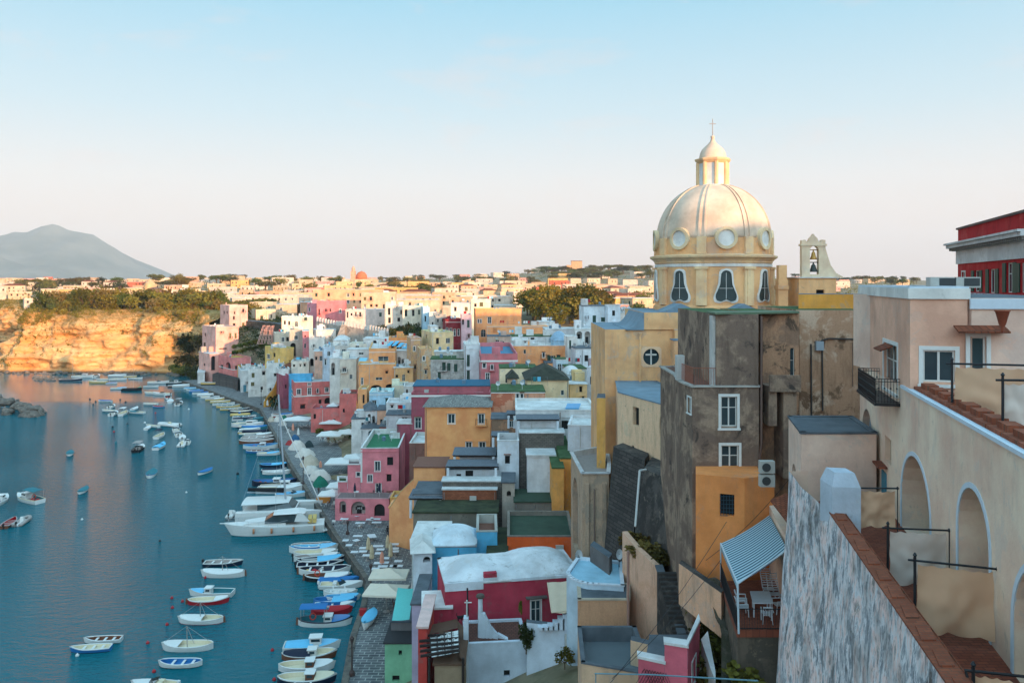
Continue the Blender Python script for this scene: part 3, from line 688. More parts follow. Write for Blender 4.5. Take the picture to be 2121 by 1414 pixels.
def boat(px,py,L,hd,fl,hc='w',rim='w',ic='w',cc='w',label='',B=None,Hh=None,bot='k',z=0,grp='boats moored in the harbour',pos=None,cat='boat',nm='boat'):
    p=pos or PZ(px,py,z); de='E' in fl; B=B or L*.36; Hh=Hh or max(.42,L*.1)
    mp_=Matrix.Translation((p[0],p[1],z))@Matrix.Rotation(R(hd),4,'Z')
    root=thing(nm,label,cat,(p[0],p[1],z),R(hd),grp); 
    def W(x,y,zz): return mp_@Vector((x,y,zz))
    b,s=hullf(L,B,Hh,de); NS=14
    X=lambda t:-L/2+L*t
    if 'R' in fl:   # inflatable
        mb=MB(); r=L*.062; pts=[]
        for i in range(21):
            a=-PI/2+PI*i/20
            if i<1: pass
            pts.append(W(L*.18+L*.3*math.cos(a),(B/2-r)*math.sin(a),r*.9+.1*max(0,math.cos(a))))
        pts=[W(-L/2,-(B/2-r),r*.9)]+pts+[W(-L/2,(B/2-r),r*.9)]
        mb.path(pts,r,8); mb.build('inflatable_tube',bp(hc),root,True)
        mb=MB(); mb.hexa([W(-L*.46,-B/2+r,-.1),W(L*.3,-B*.28,-.1),W(L*.3,B*.28,-.1),W(-L*.46,B/2-r,-.1)],[W(-L*.46,-B/2+r,r*.7),W(L*.3,-B*.28,r*.8),W(L*.3,B*.28,r*.8),W(-L*.46,B/2-r,r*.7)]); mb.build('hull',bp('w'),root)
        mb=MB(); mb.hexa([W(-L*.1,-.3,r*.7),W(L*.05,-.3,r*.7),W(L*.05,.3,r*.7),W(-L*.1,.3,r*.7)],[W(-L*.08,-.26,r+.75),W(.0,-.26,r+.75),W(.0,.26,r+.75),W(-L*.08,.26,r+.75)]); mb.build('console',bp(cc),root)
        motor(root,W,-L/2,.5,'k')
        return root
    mb=MB(); M0=[bp(hc),bp(bot,.6),bp(rim)]; sec=[]
    for i in range(NS+1):
        t=i/NS; bb=b(t); sh=s(t); rake=.0
        row=[]
        for sg in (-1,1):
            side=[(.0,-.35),(.5,-.28),(.82,-.02),(.86,.06),(.95,sh*.55),(.99,sh*.86),(1.0,sh)]
            side=[(q*bb*sg, zz) for q,zz in side]
            row.append(side)
        xo=X(t); full=list(reversed(row[0]))+row[1][1:]
        sec.append([W(xo+((.12*L*(zz/sh) if t>.98 else 0)-(.0))*.35,yy,zz) for yy,zz in full])
    nn=len(sec[0]); 
    for i in range(NS):
        for j in range(nn-1):
            jj=min(j,nn-2-j); m=2 if jj==0 else (0 if jj<3 else 1)
            mb.poly([sec[i][j],sec[i+1][j],sec[i+1][j+1],sec[i][j+1]],m)
    if not de: mb.poly(sec[0],0)
    mb.build('hull',M0,root)
    # gunwale
    mb=MB(); wv=.05+.012*L
    for i in range(NS):
        for sg in (-1,1):
            def rp_(t,io,dz): return W(X(t),sg*max(0,b(t)+(0.04 if io else -wv)),s(t)+dz)
            a,c=i/NS,(i+1)/NS
            mb.hexa([rp_(a,1,-.03),rp_(c,1,-.03),rp_(c,0,-.03),rp_(a,0,-.03)],[rp_(a,1,.035),rp_(c,1,.035),rp_(c,0,.035),rp_(a,0,.035)])
    if not de: mb.hexa([W(-L/2,-b(0),s(0)-.03),W(-L/2+.12,-b(0),s(0)-.03),W(-L/2+.12,b(0),s(0)-.03),W(-L/2,b(0),s(0)-.03)],[W(-L/2,-b(0),s(0)+.035),W(-L/2+.12,-b(0),s(0)+.035),W(-L/2+.12,b(0),s(0)+.035),W(-L/2,b(0),s(0)+.035)])
    mb.build('gunwale',bp(rim),root)
    # interior
    mb=MB(); fz=Hh*.32
    for i in range(NS):
        a,c=i/NS,(i+1)/NS
        for sg in (-1,1):
            mb.poly([W(X(a),sg*max(0,b(a)-wv),s(a)),W(X(c),sg*max(0,b(c)-wv),s(c)),W(X(c),sg*b(c)*.78,fz),W(X(a),sg*b(a)*.78,fz)])
        mb.poly([W(X(a),-b(a)*.78,fz),W(X(c),-b(c)*.78,fz),W(X(c),b(c)*.78,fz),W(X(a),b(a)*.78,fz)])
    mb.build('interior',bp(ic,.7),root)
    def cover(t0,t1,hh,mat,nm_='cover'):
        mb=MB()
        def fn(u,v):
            t=t0+(t1-t0)*u; q=(2*v-1); return W(X(t),q*b(t)*1.02,s(t)+.045+hh*(1-q*q)*(.6+.4*math.sin(PI*u))+.02*noise.noise((u*9,v*5,L)))
        mb.grid(fn,10,6); mb.build(nm_,mat,root,True)
    if 'f' in fl or 'w' in fl or 'K' in fl: cover(.66 if 'w' not in fl else .5,.985,.05,bp(cc if 'f' in fl else 'w'),'foredeck')
    if 'c' in fl: cover(.03,.97,.16 if L<6 else .3,cloth(cc))
    if 'h' in fl: cover(.45,.97,.2,cloth(cc))
    if 'H' in fl: cover(.04,.55,.25,cloth(cc))
    if 'o' in fl:
        for t in (.22,.45,.68)[:3 if L>3.5 else 2]:
            mb=MB(); w_=b(t)*.9; zz=s(t)-.1
            mb.hexa([W(X(t)-.12,-w_,zz-.04),W(X(t)+.14,-w_,zz-.04),W(X(t)+.14,w_,zz-.04),W(X(t)-.12,w_,zz-.04)],[W(X(t)-.12,-w_,zz),W(X(t)+.14,-w_,zz),W(X(t)+.14,w_,zz),W(X(t)-.12,w_,zz)]); mb.build('seat',bp(rim if rim!='n' else 'w'),root)
    if 'k' in fl or 'K' in fl:
        x0,x1=(-.02*L,.2*L) if 'K' in fl else (.0,.16*L); w_=B*.26; z0=fz; z1=s(.5)+(.75 if 'K' in fl else .45)
        mb=MB(); mb.hexa([W(x0,-w_,z0),W(x1,-w_,z0),W(x1,w_,z0),W(x0,w_,z0)],[W(x0,-w_*.9,z1),W(x1-.12,-w_*.9,z1),W(x1-.12,w_*.9,z1),W(x0,w_*.9,z1)]); cb=mb.build('cabin',bp(('w' if 'B' not in fl else 'o')),root)
        mb=MB(); mb.hexa([W(x0-.12,-w_-.05,z1),W(x1,-w_-.05,z1),W(x1,w_+.05,z1),W(x0-.12,w_+.05,z1)],[W(x0-.12,-w_-.05,z1+.07),W(x1,-w_-.05,z1+.07),W(x1,w_+.05,z1+.07),W(x0-.12,w_+.05,z1+.07)]); mb.build('cabin_roof',bp('w'),cb)
        mb=MB()
        for sg in (-1,1):
            y=sg*(w_+.012); mb.hexa([W(x0+.15,y-.01,z1-.35),W(x1-.2,y-.01,z1-.35),W(x1-.2,y+.01,z1-.35),W(x0+.15,y+.01,z1-.35)],[W(x0+.15,y-.01*0-.03*sg,z1-.1),W(x1-.25,y-.03*sg,z1-.1),W(x1-.25,y,z1-.1),W(x0+.15,y,z1-.1)])
        mb.build('cabin_window',glassm(),cb)
    if 'w' in fl:
        mb=MB()
        for sg in (-1,1):
            mb.poly([W(.14*L,0,s(.6)+.02),W(.0,sg*b(.5)*.85,s(.5)+.02),W(-.05*L,sg*b(.5)*.8,s(.5)+.42),W(.07*L,0,s(.6)+.46)])
        mb.build('windscreen',glassm(),root)
        for sg in (-1,1):
            mb=MB(); mb.obox(W(-.14*L,sg*B*.17,fz+.3),mp_.to_3x3()@Vector((.25,0,0)),mp_.to_3x3()@Vector((0,.22,0)),(0,0,.28)); mb.build('seat',bp(cc),root)
    if 'm' in fl: motor(root,W,-L/2-.02,s(0),'k' if rnd.random()<.7 else 'w')
    if 'u' in fl:  # rudder
        mb=MB(); mb.hexa([W(-L/2-.3,-.03,-.4),W(-L/2,-.03,-.4),W(-L/2,.03,-.4),W(-L/2-.3,.03,-.4)],[W(-L/2-.18,-.03,s(0)+.1),W(-L/2+.02,-.03,s(0)+.1),W(-L/2+.02,.03,s(0)+.1),W(-L/2-.18,.03,s(0)+.1)]); mb.build('rudder',bp('o'),root)
    if 'a' in fl:  # leaning pole / mast
        h=L*.36; mb=MB(); mb.tube(W(.02*L,0,fz),W(-.06*L+.25*h,0,s(.5)+h),.06,.04,6); mb.tube(W(-.12*L,0,s(.5)),W(-.06*L+.25*h,0,s(.5)+h),.03,.03,5); mb.build('mast',bp('s'),root)
        mb=MB(); e=W(-.06*L+.25*h,0,s(.5)+h); mb.tube(e,W(L*.47,0,s(1)),.02,.02,4); mb.tube(e,W(-L*.45,0,s(0)),.02,.02,4); mb.build('rigging',bp('s'),root)
    if 'v' in fl: # sailing mast
        h=L*1.15; mb=MB(); mb.tube(W(.08*L,0,fz),W(.08*L,0,h),.07,.04,6); mb.tube(W(.08*L,0,s(.5)+.7),W(-.36*L,0,s(.5)+.7),.06,.05,6); mb.build('mast',bp('s'),root)
        mb=MB(); mb.tube(W(.08*L,0,h),W(L*.49,0,s(1)),.025,.025,4); mb.tube(W(.08*L,0,h),W(-L*.49,0,s(0)),.02,.02,4); mb.build('rigging',bp('s'),root)
    if 'b' in fl: # canopy on posts
        zt=s(.3)+1.5; x0,x1=-.42*L,.02*L; w_=B*.36; mb=MB()
        for x in (x0,x1):
            for y in (-w_,w_): mb.tube(W(x,y,s(.3)-.1),W(x,y,zt),.03,.03,5)
        mb.build('canopy_frame',bp('s'),root)
        mb=MB()
        mb.grid(lambda u,v:W(x0-.2+(x1-x0+.4)*u,(2*v-1)*w_*1.1,zt+.14*(1-(2*v-1)**2)),6,6); mb.grid(lambda u,v:W(x0-.2+(x1-x0+.4)*u,(2*v-1)*w_*1.1,zt-.04+.14*(1-(2*v-1)**2)),6,6); mb.build('canopy',cloth(cc),root,True)
    if 'F' in fl:
        for t in (.35,.62):
            mb=MB(); q=W(X(t),-b(t)-.12,s(t)*.5); mb.tube(q-Vector((0,0,.3)),q+Vector((0,0,.25)),.11,.11,8); mb.build('fender',bp('w'),root,True)
    if 'L' in fl: # lifebuoy
        mb=MB(); c=W(-.22*L,0,s(.3)+.3)
        pts=[c+Vector((.34*math.cos(a*PI/6),.1*math.sin(a*PI/6),.34*math.sin(a*PI/6))) for a in range(13)]; mb.path(pts,.07,6); mb.build('lifebuoy',paint('lifebuoy_orange',C(200,60,40)),root,True)
    if 'G' in fl: # gear: crates, nets
        for q in range(3):
            mb=MB(); c=W(X(.18+.13*q),rnd.uniform(-.3,.3),fz+.2); mb.lathe([(.05,-.2),(.42,-.15),(.38,.1),(.15,.26)],c,9); mb.build('fishing_gear',bp(rnd.choice('otsry'),.9),root)
    return root
def motor(root,W,x,z,k):
    mb=MB(); mb.hexa([W(x-.32,-.13,z+.05),W(x,-.13,z+.05),W(x,.13,z+.05),W(x-.32,.13,z+.05)],[W(x-.3,-.11,z+.38),W(x-.05,-.11,z+.42),W(x-.05,.11,z+.42),W(x-.3,.11,z+.38)]); mb.hexa([W(x-.22,-.05,-.35),W(x-.06,-.05,-.35),W(x-.06,.05,-.35),W(x-.22,.05,-.35)],[W(x-.22,-.05,z+.05),W(x-.06,-.05,z+.05),W(x-.06,.05,z+.05),W(x-.22,.05,z+.05)])
    mb.build('outboard_motor',bp(k),root)
def buoy(px,py,k='r',r=.2):
    p=PZ(px,py,0); mb=MB(); mb.lathe([(.02,-r),(r*.8,-r*.6),(r,0),(r*.8,r*.6),(r*.3,r*.9),(r*.15,r*1.3)],(p.x,p.y,r*.4),10)
    tag(mb.build('mooring_buoy',bp(k),None,True),f'small {BNM[k]} mooring buoy floating on the water','buoy','mooring buoys')
# ---------------------------------------------------------------- the houses of the town, far to near
PINK=C(212,128,124); LPINK=C(226,172,158); SALM=C(208,112,106); ROSE=C(160,82,96); CRIM=C(176,56,74); OCH=C(242,162,108); OCH2=C(236,146,84); ORA=C(232,100,46)
WH=C(212,212,208); CRM=C(234,200,170); PEA=C(216,180,152); SKB=C(120,186,216); BLU=C(84,168,208); LIL=C(188,178,200); GRY=C(170,166,160); MINT=C(130,186,150); DRED=C(138,46,52)
cwh=plaster(WH,.3)
# far-left cluster by the cliff
H('tall slender upper tower of the pale pink house at the cliff',LPINK,475,513,632,690,330,40,lp=456,wins=[('L',464,647,3,6,'k'),('L',470,647,3,6,'k'),('F',504,672,5,8,'sy'),('F',486,648,3,5,'k')],name='tower_house')
H('big pale pink house beside the cliff above the far quay end',LPINK,447,494,677,782,312,40,lp=419,wins=[('F',459,688,3,3,'k'),('F',477,695,4,10,'sy'),('F',488,695,4,10,'sy'),('L',425,693,3,7,'k'),('L',424,713,4,8,'sn'),('F',462,722,16,2,'k')],clut=False)
H('low pink block with arch at the foot of the pale pink house',LPINK,434,456,733,785,306,40,lp=412,wins=[('F',442,752,9,30,'D'),('L',423,755,4,6,'k'),('L',420,768,6,6,'sn')],roof='f')
H('cream annex with arched side right of the pale pink tower',CRM,530,571,641,668,345,30,lp=513,wins=[('F',542,658,6,8,'sg'),('F',548,658,4,8,'sw'),('F',562,655,3,7,'k')],clut=False)
H('pink two storey house with arched balcony above the stone wall',C(222,136,130),482,520,741,790,295,38,lp=453,wins=[('F',489,761,4,7,'sg'),('F',498,759,5,8,'sg'),('L',460,759,4,8,'sg'),('L',473,757,10,14,'D'),('L',459,779,4,11,'sg'),('L',471,783,5,10,'ww'),('L',477,783,5,10,'ww')],rmat=flat('yellow_terrace',C(190,160,80),.9),band=[(24*295/1650,.25,None)],clut=False)
H('small white shed with canvas at the far quay end',WH,409,424,772,789,303,20,lp=404,wins=[('F',417,780,7,10,'sw')],roof='f')
H('white box house with two blue doors on the far quay',WH,499,540,768,817,279,22,lp=492,wins=[('F',507,804,6,14,'st'),('F',512,801,5,18,'sb'),('F',512,793,2,3,'k'),('F',530,800,5,6,'k')],cap=cwh,stain=.2)
H('white upper house with parapet steps behind the blue doors',WH,500,542,757,790,290,20,lp=496,wins=[('F',505,766,4,5,'k'),('F',530,768,8,9,'k')],cap=cwh,stain=.2)
H('tall white house with outside stair line on the far quay',WH,514,552,764,823,268,15,wins=[('F',546,773,6,7,'k'),('F',542,804,5,7,'k'),('F',522,812,4,8,'sw'),('F',530,812,4,8,'sw')],cap=cwh,stain=.25)
H('yellow house with plain sunlit gable above the white houses',C(232,186,108),580,609,721,752,262,40,lp=549,wins=[('L',556,738,6,9,'ww'),('L',568,735,5,9,'k'),('F',600,748,2,2,'k')],clut=False)
H('white wavy walled house below the plain yellow house',WH,552,588,752,830,258,15,wins=[('F',570,776,5,6,'k'),('F',560,806,4,6,'k'),('F',580,786,4,7,'sb')],cap=cwh,auto=None)
H('white house with dark blue doors behind the yellow stair',WH,576,600,764,826,248,20,wins=[('F',580,816,6,15,'sb'),('F',580,789,3,5,'k'),('F',589,802,3,5,'k'),('F',587,814,3,9,'k')],cap=cwh)
H('cracked cream terrace house with small dark holes',C(222,212,196),603,640,748,792,252,10,wins=[('F',609,757,4,5,'k'),('F',622,757,3,4,'k'),('F',631,756,4,5,'k')],auto=None,stain=.7)
H('white house with long tiled lean-to roof and shutters',C(216,206,196),585,606,760,790,255,10,wins=[('F',598,770,5,6,'k')],roof='h',hb=.8)
H('dark rose narrow house behind the light blue block',ROSE,586,602,778,830,243,30,wins=[('F',592,800,3,8,'k')],clut=False)
H('bright light blue long roof block behind the salmon house',BLU,598,645,776,800,240,5,lp=594,wins=[],cap=plaster(BLU,.2),stain=.15,clut=False)
H('salmon house with laundry balcony on the quay bend',SALM,609,694,793,850,232,20,lp=597,wins=[('F',619,811,8,11,'W'),('F',641,810,7,14,'W'),('F',658,809,4,9,'w'),('F',677,807,7,9,'W'),('F',641,795,6,5,'W'),('F',663,834,6,13,'k'),('F',679,831,14,16,'D'),('F',627,842,10,8,'k'),('L',604,812,5,14,'ww'),('L',602,830,4,12,'k')],band=[(27*232/1650,.3,None)],cap=plaster(SALM,.3))
H('narrow light blue house with tiny window beside salmon terrace',SKB,698,720,786,812,236,8,rp=716,wins=[('F',710,798,4,9,'w')],cap=cwh,clut=False)
H('salmon back house right of the narrow light blue house',SALM,716,742,797,820,244,5,wins=[('F',724,804,3,7,'k')])
H('salmon terrace block with planted roof beside the yellow stair',SALM,703,740,816,868,205,8,wins=[('F',712,850,4,8,'k')],rmat=flat('terrace_floor',C(120,80,66),.9),cap=plaster(SALM),clut=False)
H('low salmon restaurant terrace wall with blue pool-like floor',SALM,644,708,846,874,205,6,wins=[('F',652,862,5,10,'k'),('F',692,870,6,6,'k')],rmat=flat('blue_terrace_floor',C(52,102,150),.8),ph=1.0,cap=plaster(SALM),clut=False)
# white vault cluster in the middle
for a in [('tall white sunlit house with sloping side below the crenellated wall',C(226,216,204),655,696,684,730,262,20,[('F',685,699,2,2,'k')]),
 ('white house row with arched door right of pink slit house',C(216,208,198),640,672,700,770,255,10,[('F',646,750,7,16,'D'),('F',650,716,3,6,'k'),('F',663,734,5,7,'k')]),
 ('pink slit house between weathered cream walls',C(206,128,134),627,640,686,740,264,15,[('F',632,716,4,10,'A'),('F',632,696,3,4,'k')]),
 ('weathered cream arcade house with iron balcony left of pink',C(190,178,162),600,627,683,745,268,15,[('F',607,724,11,28,'D'),('F',613,699,8,8,'ww')]),
 ('peach patch house front in the white cluster',C(224,176,150),650,682,728,772,246,12,[('F',655,742,4,7,'k'),('F',674,742,6,9,'w')]),
 ('pale blue tinted white house with tall narrow windows',C(196,210,222),668,695,718,775,240,8,[('F',674,750,4,12,'w'),('F',688,745,4,8,'k')]),
 ('grey streaked white house with olive shutter',C(186,182,174),694,722,716,758,236,5,[('F',699,739,5,9,'sg'),('F',712,730,8,14,'c')]),
 ('white arcade front with tall arch and people sized door',C(218,216,210),683,706,742,792,228,10,[('F',690,764,8,26,'L')]),
 ('ivory house with broken balcony and plants',C(214,206,190),704,738,744,800,226,5,[('F',713,766,8,8,'W'),('F',702,772,4,14,'sy'),('F',727,780,6,10,'c')]),
 ('white roof terrace house with railing below the grey retaining wall',C(214,214,212),718,772,724,752,232,3,[('F',727,742,4,5,'k'),('F',748,732,10,5,'c')]),
 ('white low house with curved dark awning under the wall bastion',C(210,208,204),752,808,702,740,240,3,[('F',774,708,12,5,'k'),('F',790,716,6,7,'c')]),
 ('ivory garden house with terracotta awning beside grey wall',C(210,200,184),722,762,712,740,238,3,[('F',765,716,5,9,'k'),('F',740,720,8,8,'k')]),
 ('small white dome roofed house left of the large ochre house',C(216,214,208),690,722,705,735,244,8,[('F',700,722,3,5,'k')]),
 ('cream stone house with deep arch above the white cluster',C(210,196,176),570,604,690,735,280,20,[('F',586,703,6,9,'w'),('F',594,722,4,6,'k')])]:
    H(a[0],a[1],a[2],a[3],a[4],a[5],a[6],a[7],dep=9,wins=a[8],roof='v' if 'dome' in a[0] else rnd.choice('pf'),stain=.55)
# row above: pink & cream houses
for a in [('white house with red roof edge and green arched door on the upper terrace',C(226,214,196),583,648,656,684,300,15,[('F',590,668,4,8,'k'),('F',599,669,4,8,'k'),('F',614,671,6,11,'A'),('F',633,660,6,6,'sg')],'p'),
 ('pink blocky house with sunlit corner behind the upper terrace',C(206,124,128),656,715,624,668,312,8,[('F',661,646,3,13,'k'),('F',675,642,3,6,'k'),('F',684,642,3,6,'k'),('F',705,644,4,8,'w'),('F',680,662,8,8,'D')],'p'),
 ('lilac pink house left of the pink blocky house',C(204,136,146),636,657,628,648,322,8,[('F',641,641,3,8,'w')],'p'),
 ('long peach upper house with wide flat roof',C(222,168,130),648,792,600,640,345,5,[],'p'),
 ('cream villa with tiled cornice and green shutters above the garden',C(214,196,186),715,797,641,668,300,6,[('F',720,652,3,12,'k'),('F',728,651,4,5,'k'),('F',737,651,3,8,'k'),('F',746,651,4,9,'k'),('F',788,651,5,8,'sg')],'p'),
 ('peach house with white stepped gable and twin windows',C(222,180,148),748,818,607,650,318,4,[('F',769,633,5,5,'k'),('F',780,633,5,5,'k')],'p'),
 ('ivory row house with tall dark door above dark trees',C(222,212,200),797,835,632,672,290,6,[('F',806,645,5,14,'k'),('F',822,635,3,5,'k'),('F',831,646,4,8,'sn')],'p'),
 ('cream row house with two dark balcony doors above dark trees',C(226,214,190),834,876,634,672,285,6,[('F',841,648,5,14,'k'),('F',856,648,5,13,'k'),('F',868,646,4,9,'sg'),('F',841,635,3,5,'k')],'p'),
 ('narrow pale blue house right of the dark garden trees',C(170,206,224),876,890,636,690,276,10,[('F',881,660,3,12,'k')],'p'),
 ('grey stone house with small windows left of the dark red house',C(168,164,156),902,924,654,712,266,6,[('F',907,664,3,6,'k'),('F',917,663,3,7,'k'),('F',911,681,3,8,'k'),('F',919,680,3,8,'k')],'p'),
 ('white small house with pergola between pale blue and grey house',C(220,214,206),889,905,648,700,272,6,[('F',896,670,3,6,'k')],'p'),
 ('dark red house with white framed windows',DRED,922,957,661,725,255,10,[('F',926,682,4,7,'ww'),('F',934,683,4,8,'ww'),('F',942,688,4,14,'ww'),('F',950,688,4,14,'ww')],'p'),
 ('lilac pink tall house with iron balcony beside the dark red house',C(206,172,178),956,977,652,722,250,6,[('F',959,667,4,11,'k'),('F',970,670,5,15,'sg'),('F',971,695,4,6,'sn'),('F',972,703,2,6,'k')],'p'),
 ('white rooftop house with bright sunlit flat roof',C(226,218,206),934,975,628,655,300,4,[],'f'),
 ('cream cube house with olive shutters behind the big ochre house',C(228,216,192),975,1016,620,642,300,4,[('F',997,630,7,8,'sy')],'p')]:
    H(a[0],a[1],a[2],a[3],a[4],a[5],a[6],a[7],dep=9,wins=a[8],roof=a[9],stain=.35)
H('big ochre house with large blank sunlit side and arched window',OCH,985,1080,640,712,262,6,wins=[('F',991,665,3,8,'w'),('F',996,665,3,8,'w'),('F',1014,663,7,13,'w'),('F',1001,690,10,16,'A'),('F',988,705,4,6,'k'),('F',1036,656,1,1,'k'),('F',1064,664,1,1,'k')],dep=10,clut=False)
H('low ochre annex wall running right of the big ochre house',OCH,1008,1134,676,700,252,2,wins=[('F',1025,683,1,1,'k')],dep=5,roof='f',rmat=plaster(OCH),clut=False)
H('low rosy arched terrace with grey coping below the ochre house',C(196,166,150),1009,1062,697,712,230,3,wins=[('F',1030,708,8,8,'A'),('F',1040,710,10,8,'A')],roof='f',rmat=greyroof(),dep=7)
H('sunlit ruined cream block with grey left face',C(224,196,150),895,939,688,722,205,20,lp=873,wins=[('L',883,697,3,9,'k')],stain=.8,clut=False)
H('white roof hut standing behind the ruined cream block',C(220,214,206),892,907,676,690,215,15,roof='f',lp=886)
# ochre complex
H('large ochre house with arches at its foot and long cables',OCH,741,820,755,806,205,8,lp=737,wins=[('F',750,789,4,14,'t' 'w'),('F',779,801,22,9,'D'),('F',810,798,18,8,'D'),('F',801,771,5,5,'k'),('F',785,783,14,6,'c')] and [('F',750,789,4,14,'w'),('F',779,802,22,10,'D'),('F',808,799,18,8,'D'),('F',801,771,5,5,'k'),('F',785,784,14,6,'c')],dep=9,clut=False)
H('ochre upper storey with wide blue glazed window',OCH,764,821,722,758,214,8,lp=753,wins=[('F',794,746,21,16,'c')],dep=8,clut=False)
H('ochre top house under four light blue awnings',OCH2,805,852,699,730,222,6,wins=[('F',813,716,6,10,'k'),('F',822,717,6,10,'k'),('F',833,718,6,11,'k'),('F',845,718,6,12,'k')],clut=False)
H('white house with two tall arches under the ochre top house',C(212,200,190),820,852,727,766,216,10,wins=[('F',827,748,6,18,'L'),('F',835,751,6,16,'L'),('F',843,757,5,8,'w')],roof='f')
H('peach house with arched blue window below the arches',C(226,178,124),816,856,762,800,204,8,wins=[('F',822,779,5,6,'k'),('F',836,782,6,14,'A'),('F',846,770,4,5,'k')],roof='f',stain=.6)
H('tall peeling pink and grey house with hanging cable loop',C(206,170,150),851,873,700,800,206,15,wins=[('F',858,722,4,10,'w'),('F',860,760,4,8,'k')],stain=1,mat=decay(C(198,160,136),C(214,170,120),C(120,104,92),'peel_a',.6))
H('tall eroded orange stone house with vertical dark bands',C(216,166,118),870,895,722,800,196,12,wins=[('F',878,742,5,9,'w'),('F',882,770,5,9,'c')],mat=decay(C(214,166,120),C(190,172,150),C(112,92,78),'peel_b',.7))
H('grey streaked house with three dark green shutters',C(190,188,184),892,963,745,796,172,3,wins=[('F',919.5,758,7,15,'sg'),('F',929.5,759,7,15,'sg'),('F',944,761,7,15,'sg'),('F',910,777,6,13,'sg'),('F',931,795,9,6,'A')],roof='f',rmat=greenroof(),mat=decay(C(186,184,178),C(160,156,150),C(206,198,184),'peel_c',.8),dep=8)
H('low white ruin walls on the green roof of the shutter house',C(206,200,190),900,962,729,742,182,3,wins=[],roof='f',stain=.8,dep=4)
H('tall plain white house with green shutters and lit roof edge',C(206,212,214),962,994.5,713,796,170,5,wins=[('F',970,746,6,23,'sg'),('F',970,777,6,20,'sg')],dep=9,cap=cwh,stain=.15,clut=False)
H('pink house with white cornice and blue roof deck full of frames',C(200,116,120),994,1072,733,800,162,3,rp=1116,wins=[('F',1003,757,7,10,'w'),('F',1019,760,5,10,'w'),('F',1010,782,8,20,'w'),('F',1049,757,8,6,'w'),('R',1106,754,5,8,'w')],band=[(13*162/1650,.35,None)],ph=.9,cap=plaster(C(200,116,120)),rmat=flat('blue_deck',C(60,120,150),.7),clut=False)
H('ochre house with green shutters behind the pink corner house',OCH,1061,1175,716,765,188,4,wins=[('F',1065,726,5,8,'k'),('F',1087,728,5,9,'A'),('F',1126,735,5,10,'w'),('F',1136,740,5,11,'sg'),('F',1144,741,6,9,'og'),('F',1157,740,8,10,'sg')],roof='p',cap=cwh,rmat=whiteroof(),dep=8)
H('ochre lower front under the green shutters',OCH,1130,1172,752,775,184,4,wins=[('F',1140,760,3,5,'k')],roof='f',rmat=greyroof())
H('blue grey domed roof house between ochre and white houses',C(150,178,196),1146,1178,706,724,192,4,wins=[('F',1171,718,4,9,'k')],roof='v',hb=2,rmat=plaster(C(140,168,188),.5))
H('white terrace house with green painted roof behind ochre house',C(212,214,214),1061,1144,697,718,200,3,wins=[('F',1103,701,8,4,'k'),('F',1121,695,7,8,'k')],roof='f',rmat=greenroof())
H('white terrace parapet with dark columns left of green roof',C(214,214,212),1062,1096,706,716,196,3,wins=[('F',1068,710,4,5,'k'),('F',1078,710,4,5,'k'),('F',1088,710,4,5,'k')],roof='f')
H('long low white house with lilac wall behind the arcade',C(208,206,206),1130,1195,682,706,215,3,wins=[],roof='f')
H('small white box house at the foot of the grove',C(214,210,202),1116,1148,667,682,262,3,roof='f')
H('tall white house with green balcony door below the dome',C(214,212,206),1175,1196,697,752,186,6,rp=1204,wins=[('F',1181,713,4,17,'sg')],cap=cwh,clut=False)
H('white house with three storey arcade left of the yellow church',C(216,216,214),1192,1248,682,745,205,4,wins=[('F',1200,694,12,16,'L'),('F',1217,700,12,28,'L'),('F',1234,698,14,22,'L')],roof='f',dep=4)
H('upper white house with green shutters above the arcade',C(204,214,220),1209,1258,634,684,212,4,wins=[('F',1231,664,7,22,'sg'),('F',1249,661,8,8,'sg'),('F',1215,659,1,1,'k')],roof='f',rmat=greyroof())
H('white stair tower house right of the arcade house',C(200,212,222),1256,1285,632,690,210,4,rp=1288,wins=[('F',1274,672,14,9,'k')],roof='f')
H('white small house with red tile edge near the church',C(224,214,206),1283,1330,648,690,214,4,wins=[('F',1291,670,4,12,'w'),('F',1310,665,5,8,'k')],roof='f')
H('white sloping house below the arcade with rusty drain',C(210,214,218),1192,1236,722,760,180,6,wins=[('F',1203,738,2,3,'k')],roof='f',rmat=greyroof())
H('small light blue annex with arched dark shutter door',C(196,214,224),1152,1176,744,790,168,10,lp=1145,wins=[('F',1159,763,8,20,'A')],roof='g')
H('stone cluttered low house with green roof patch',C(196,186,172),1176,1215,764,800,160,4,wins=[('F',1190,780,4,5,'k')],roof='g',stain=.9)
H('pink three storey street house beside the yellow church',C(196,170,172),1218,1241,742,840,150,-62,wins=[],roof='p',dep=7) and None
H('dark red narrow house against the yellow church wall',DRED,1241,1262,725,835,148,-30,wins=[('F',1247,784,5,14,'w'),('F',1247,748,6,10,'k')],dep=7,clut=False)
H('grey white balcony house at the end of the narrow street',C(196,196,200),1216,1240,760,842,144,-20,wins=[('F',1224,788,4,16,'k'),('F',1233,790,4,18,'k'),('F',1226,822,5,20,'k'),('F',1234,824,5,20,'k')],dep=7,stain=.7,clut=False)
H('small cream street corner house with blue and yellow poster',C(214,176,128),1180,1216,796,842,142,5,wins=[('F',1203,806,6,12,'k'),('F',1208,826,5,10,'k')],roof='f',stain=.8,clut=False)
H('white huddled house behind the cream corner house',C(206,210,214),1176,1206,776,812,150,5,wins=[('F',1184,792,4,8,'w')],roof='v',hb=1.2)
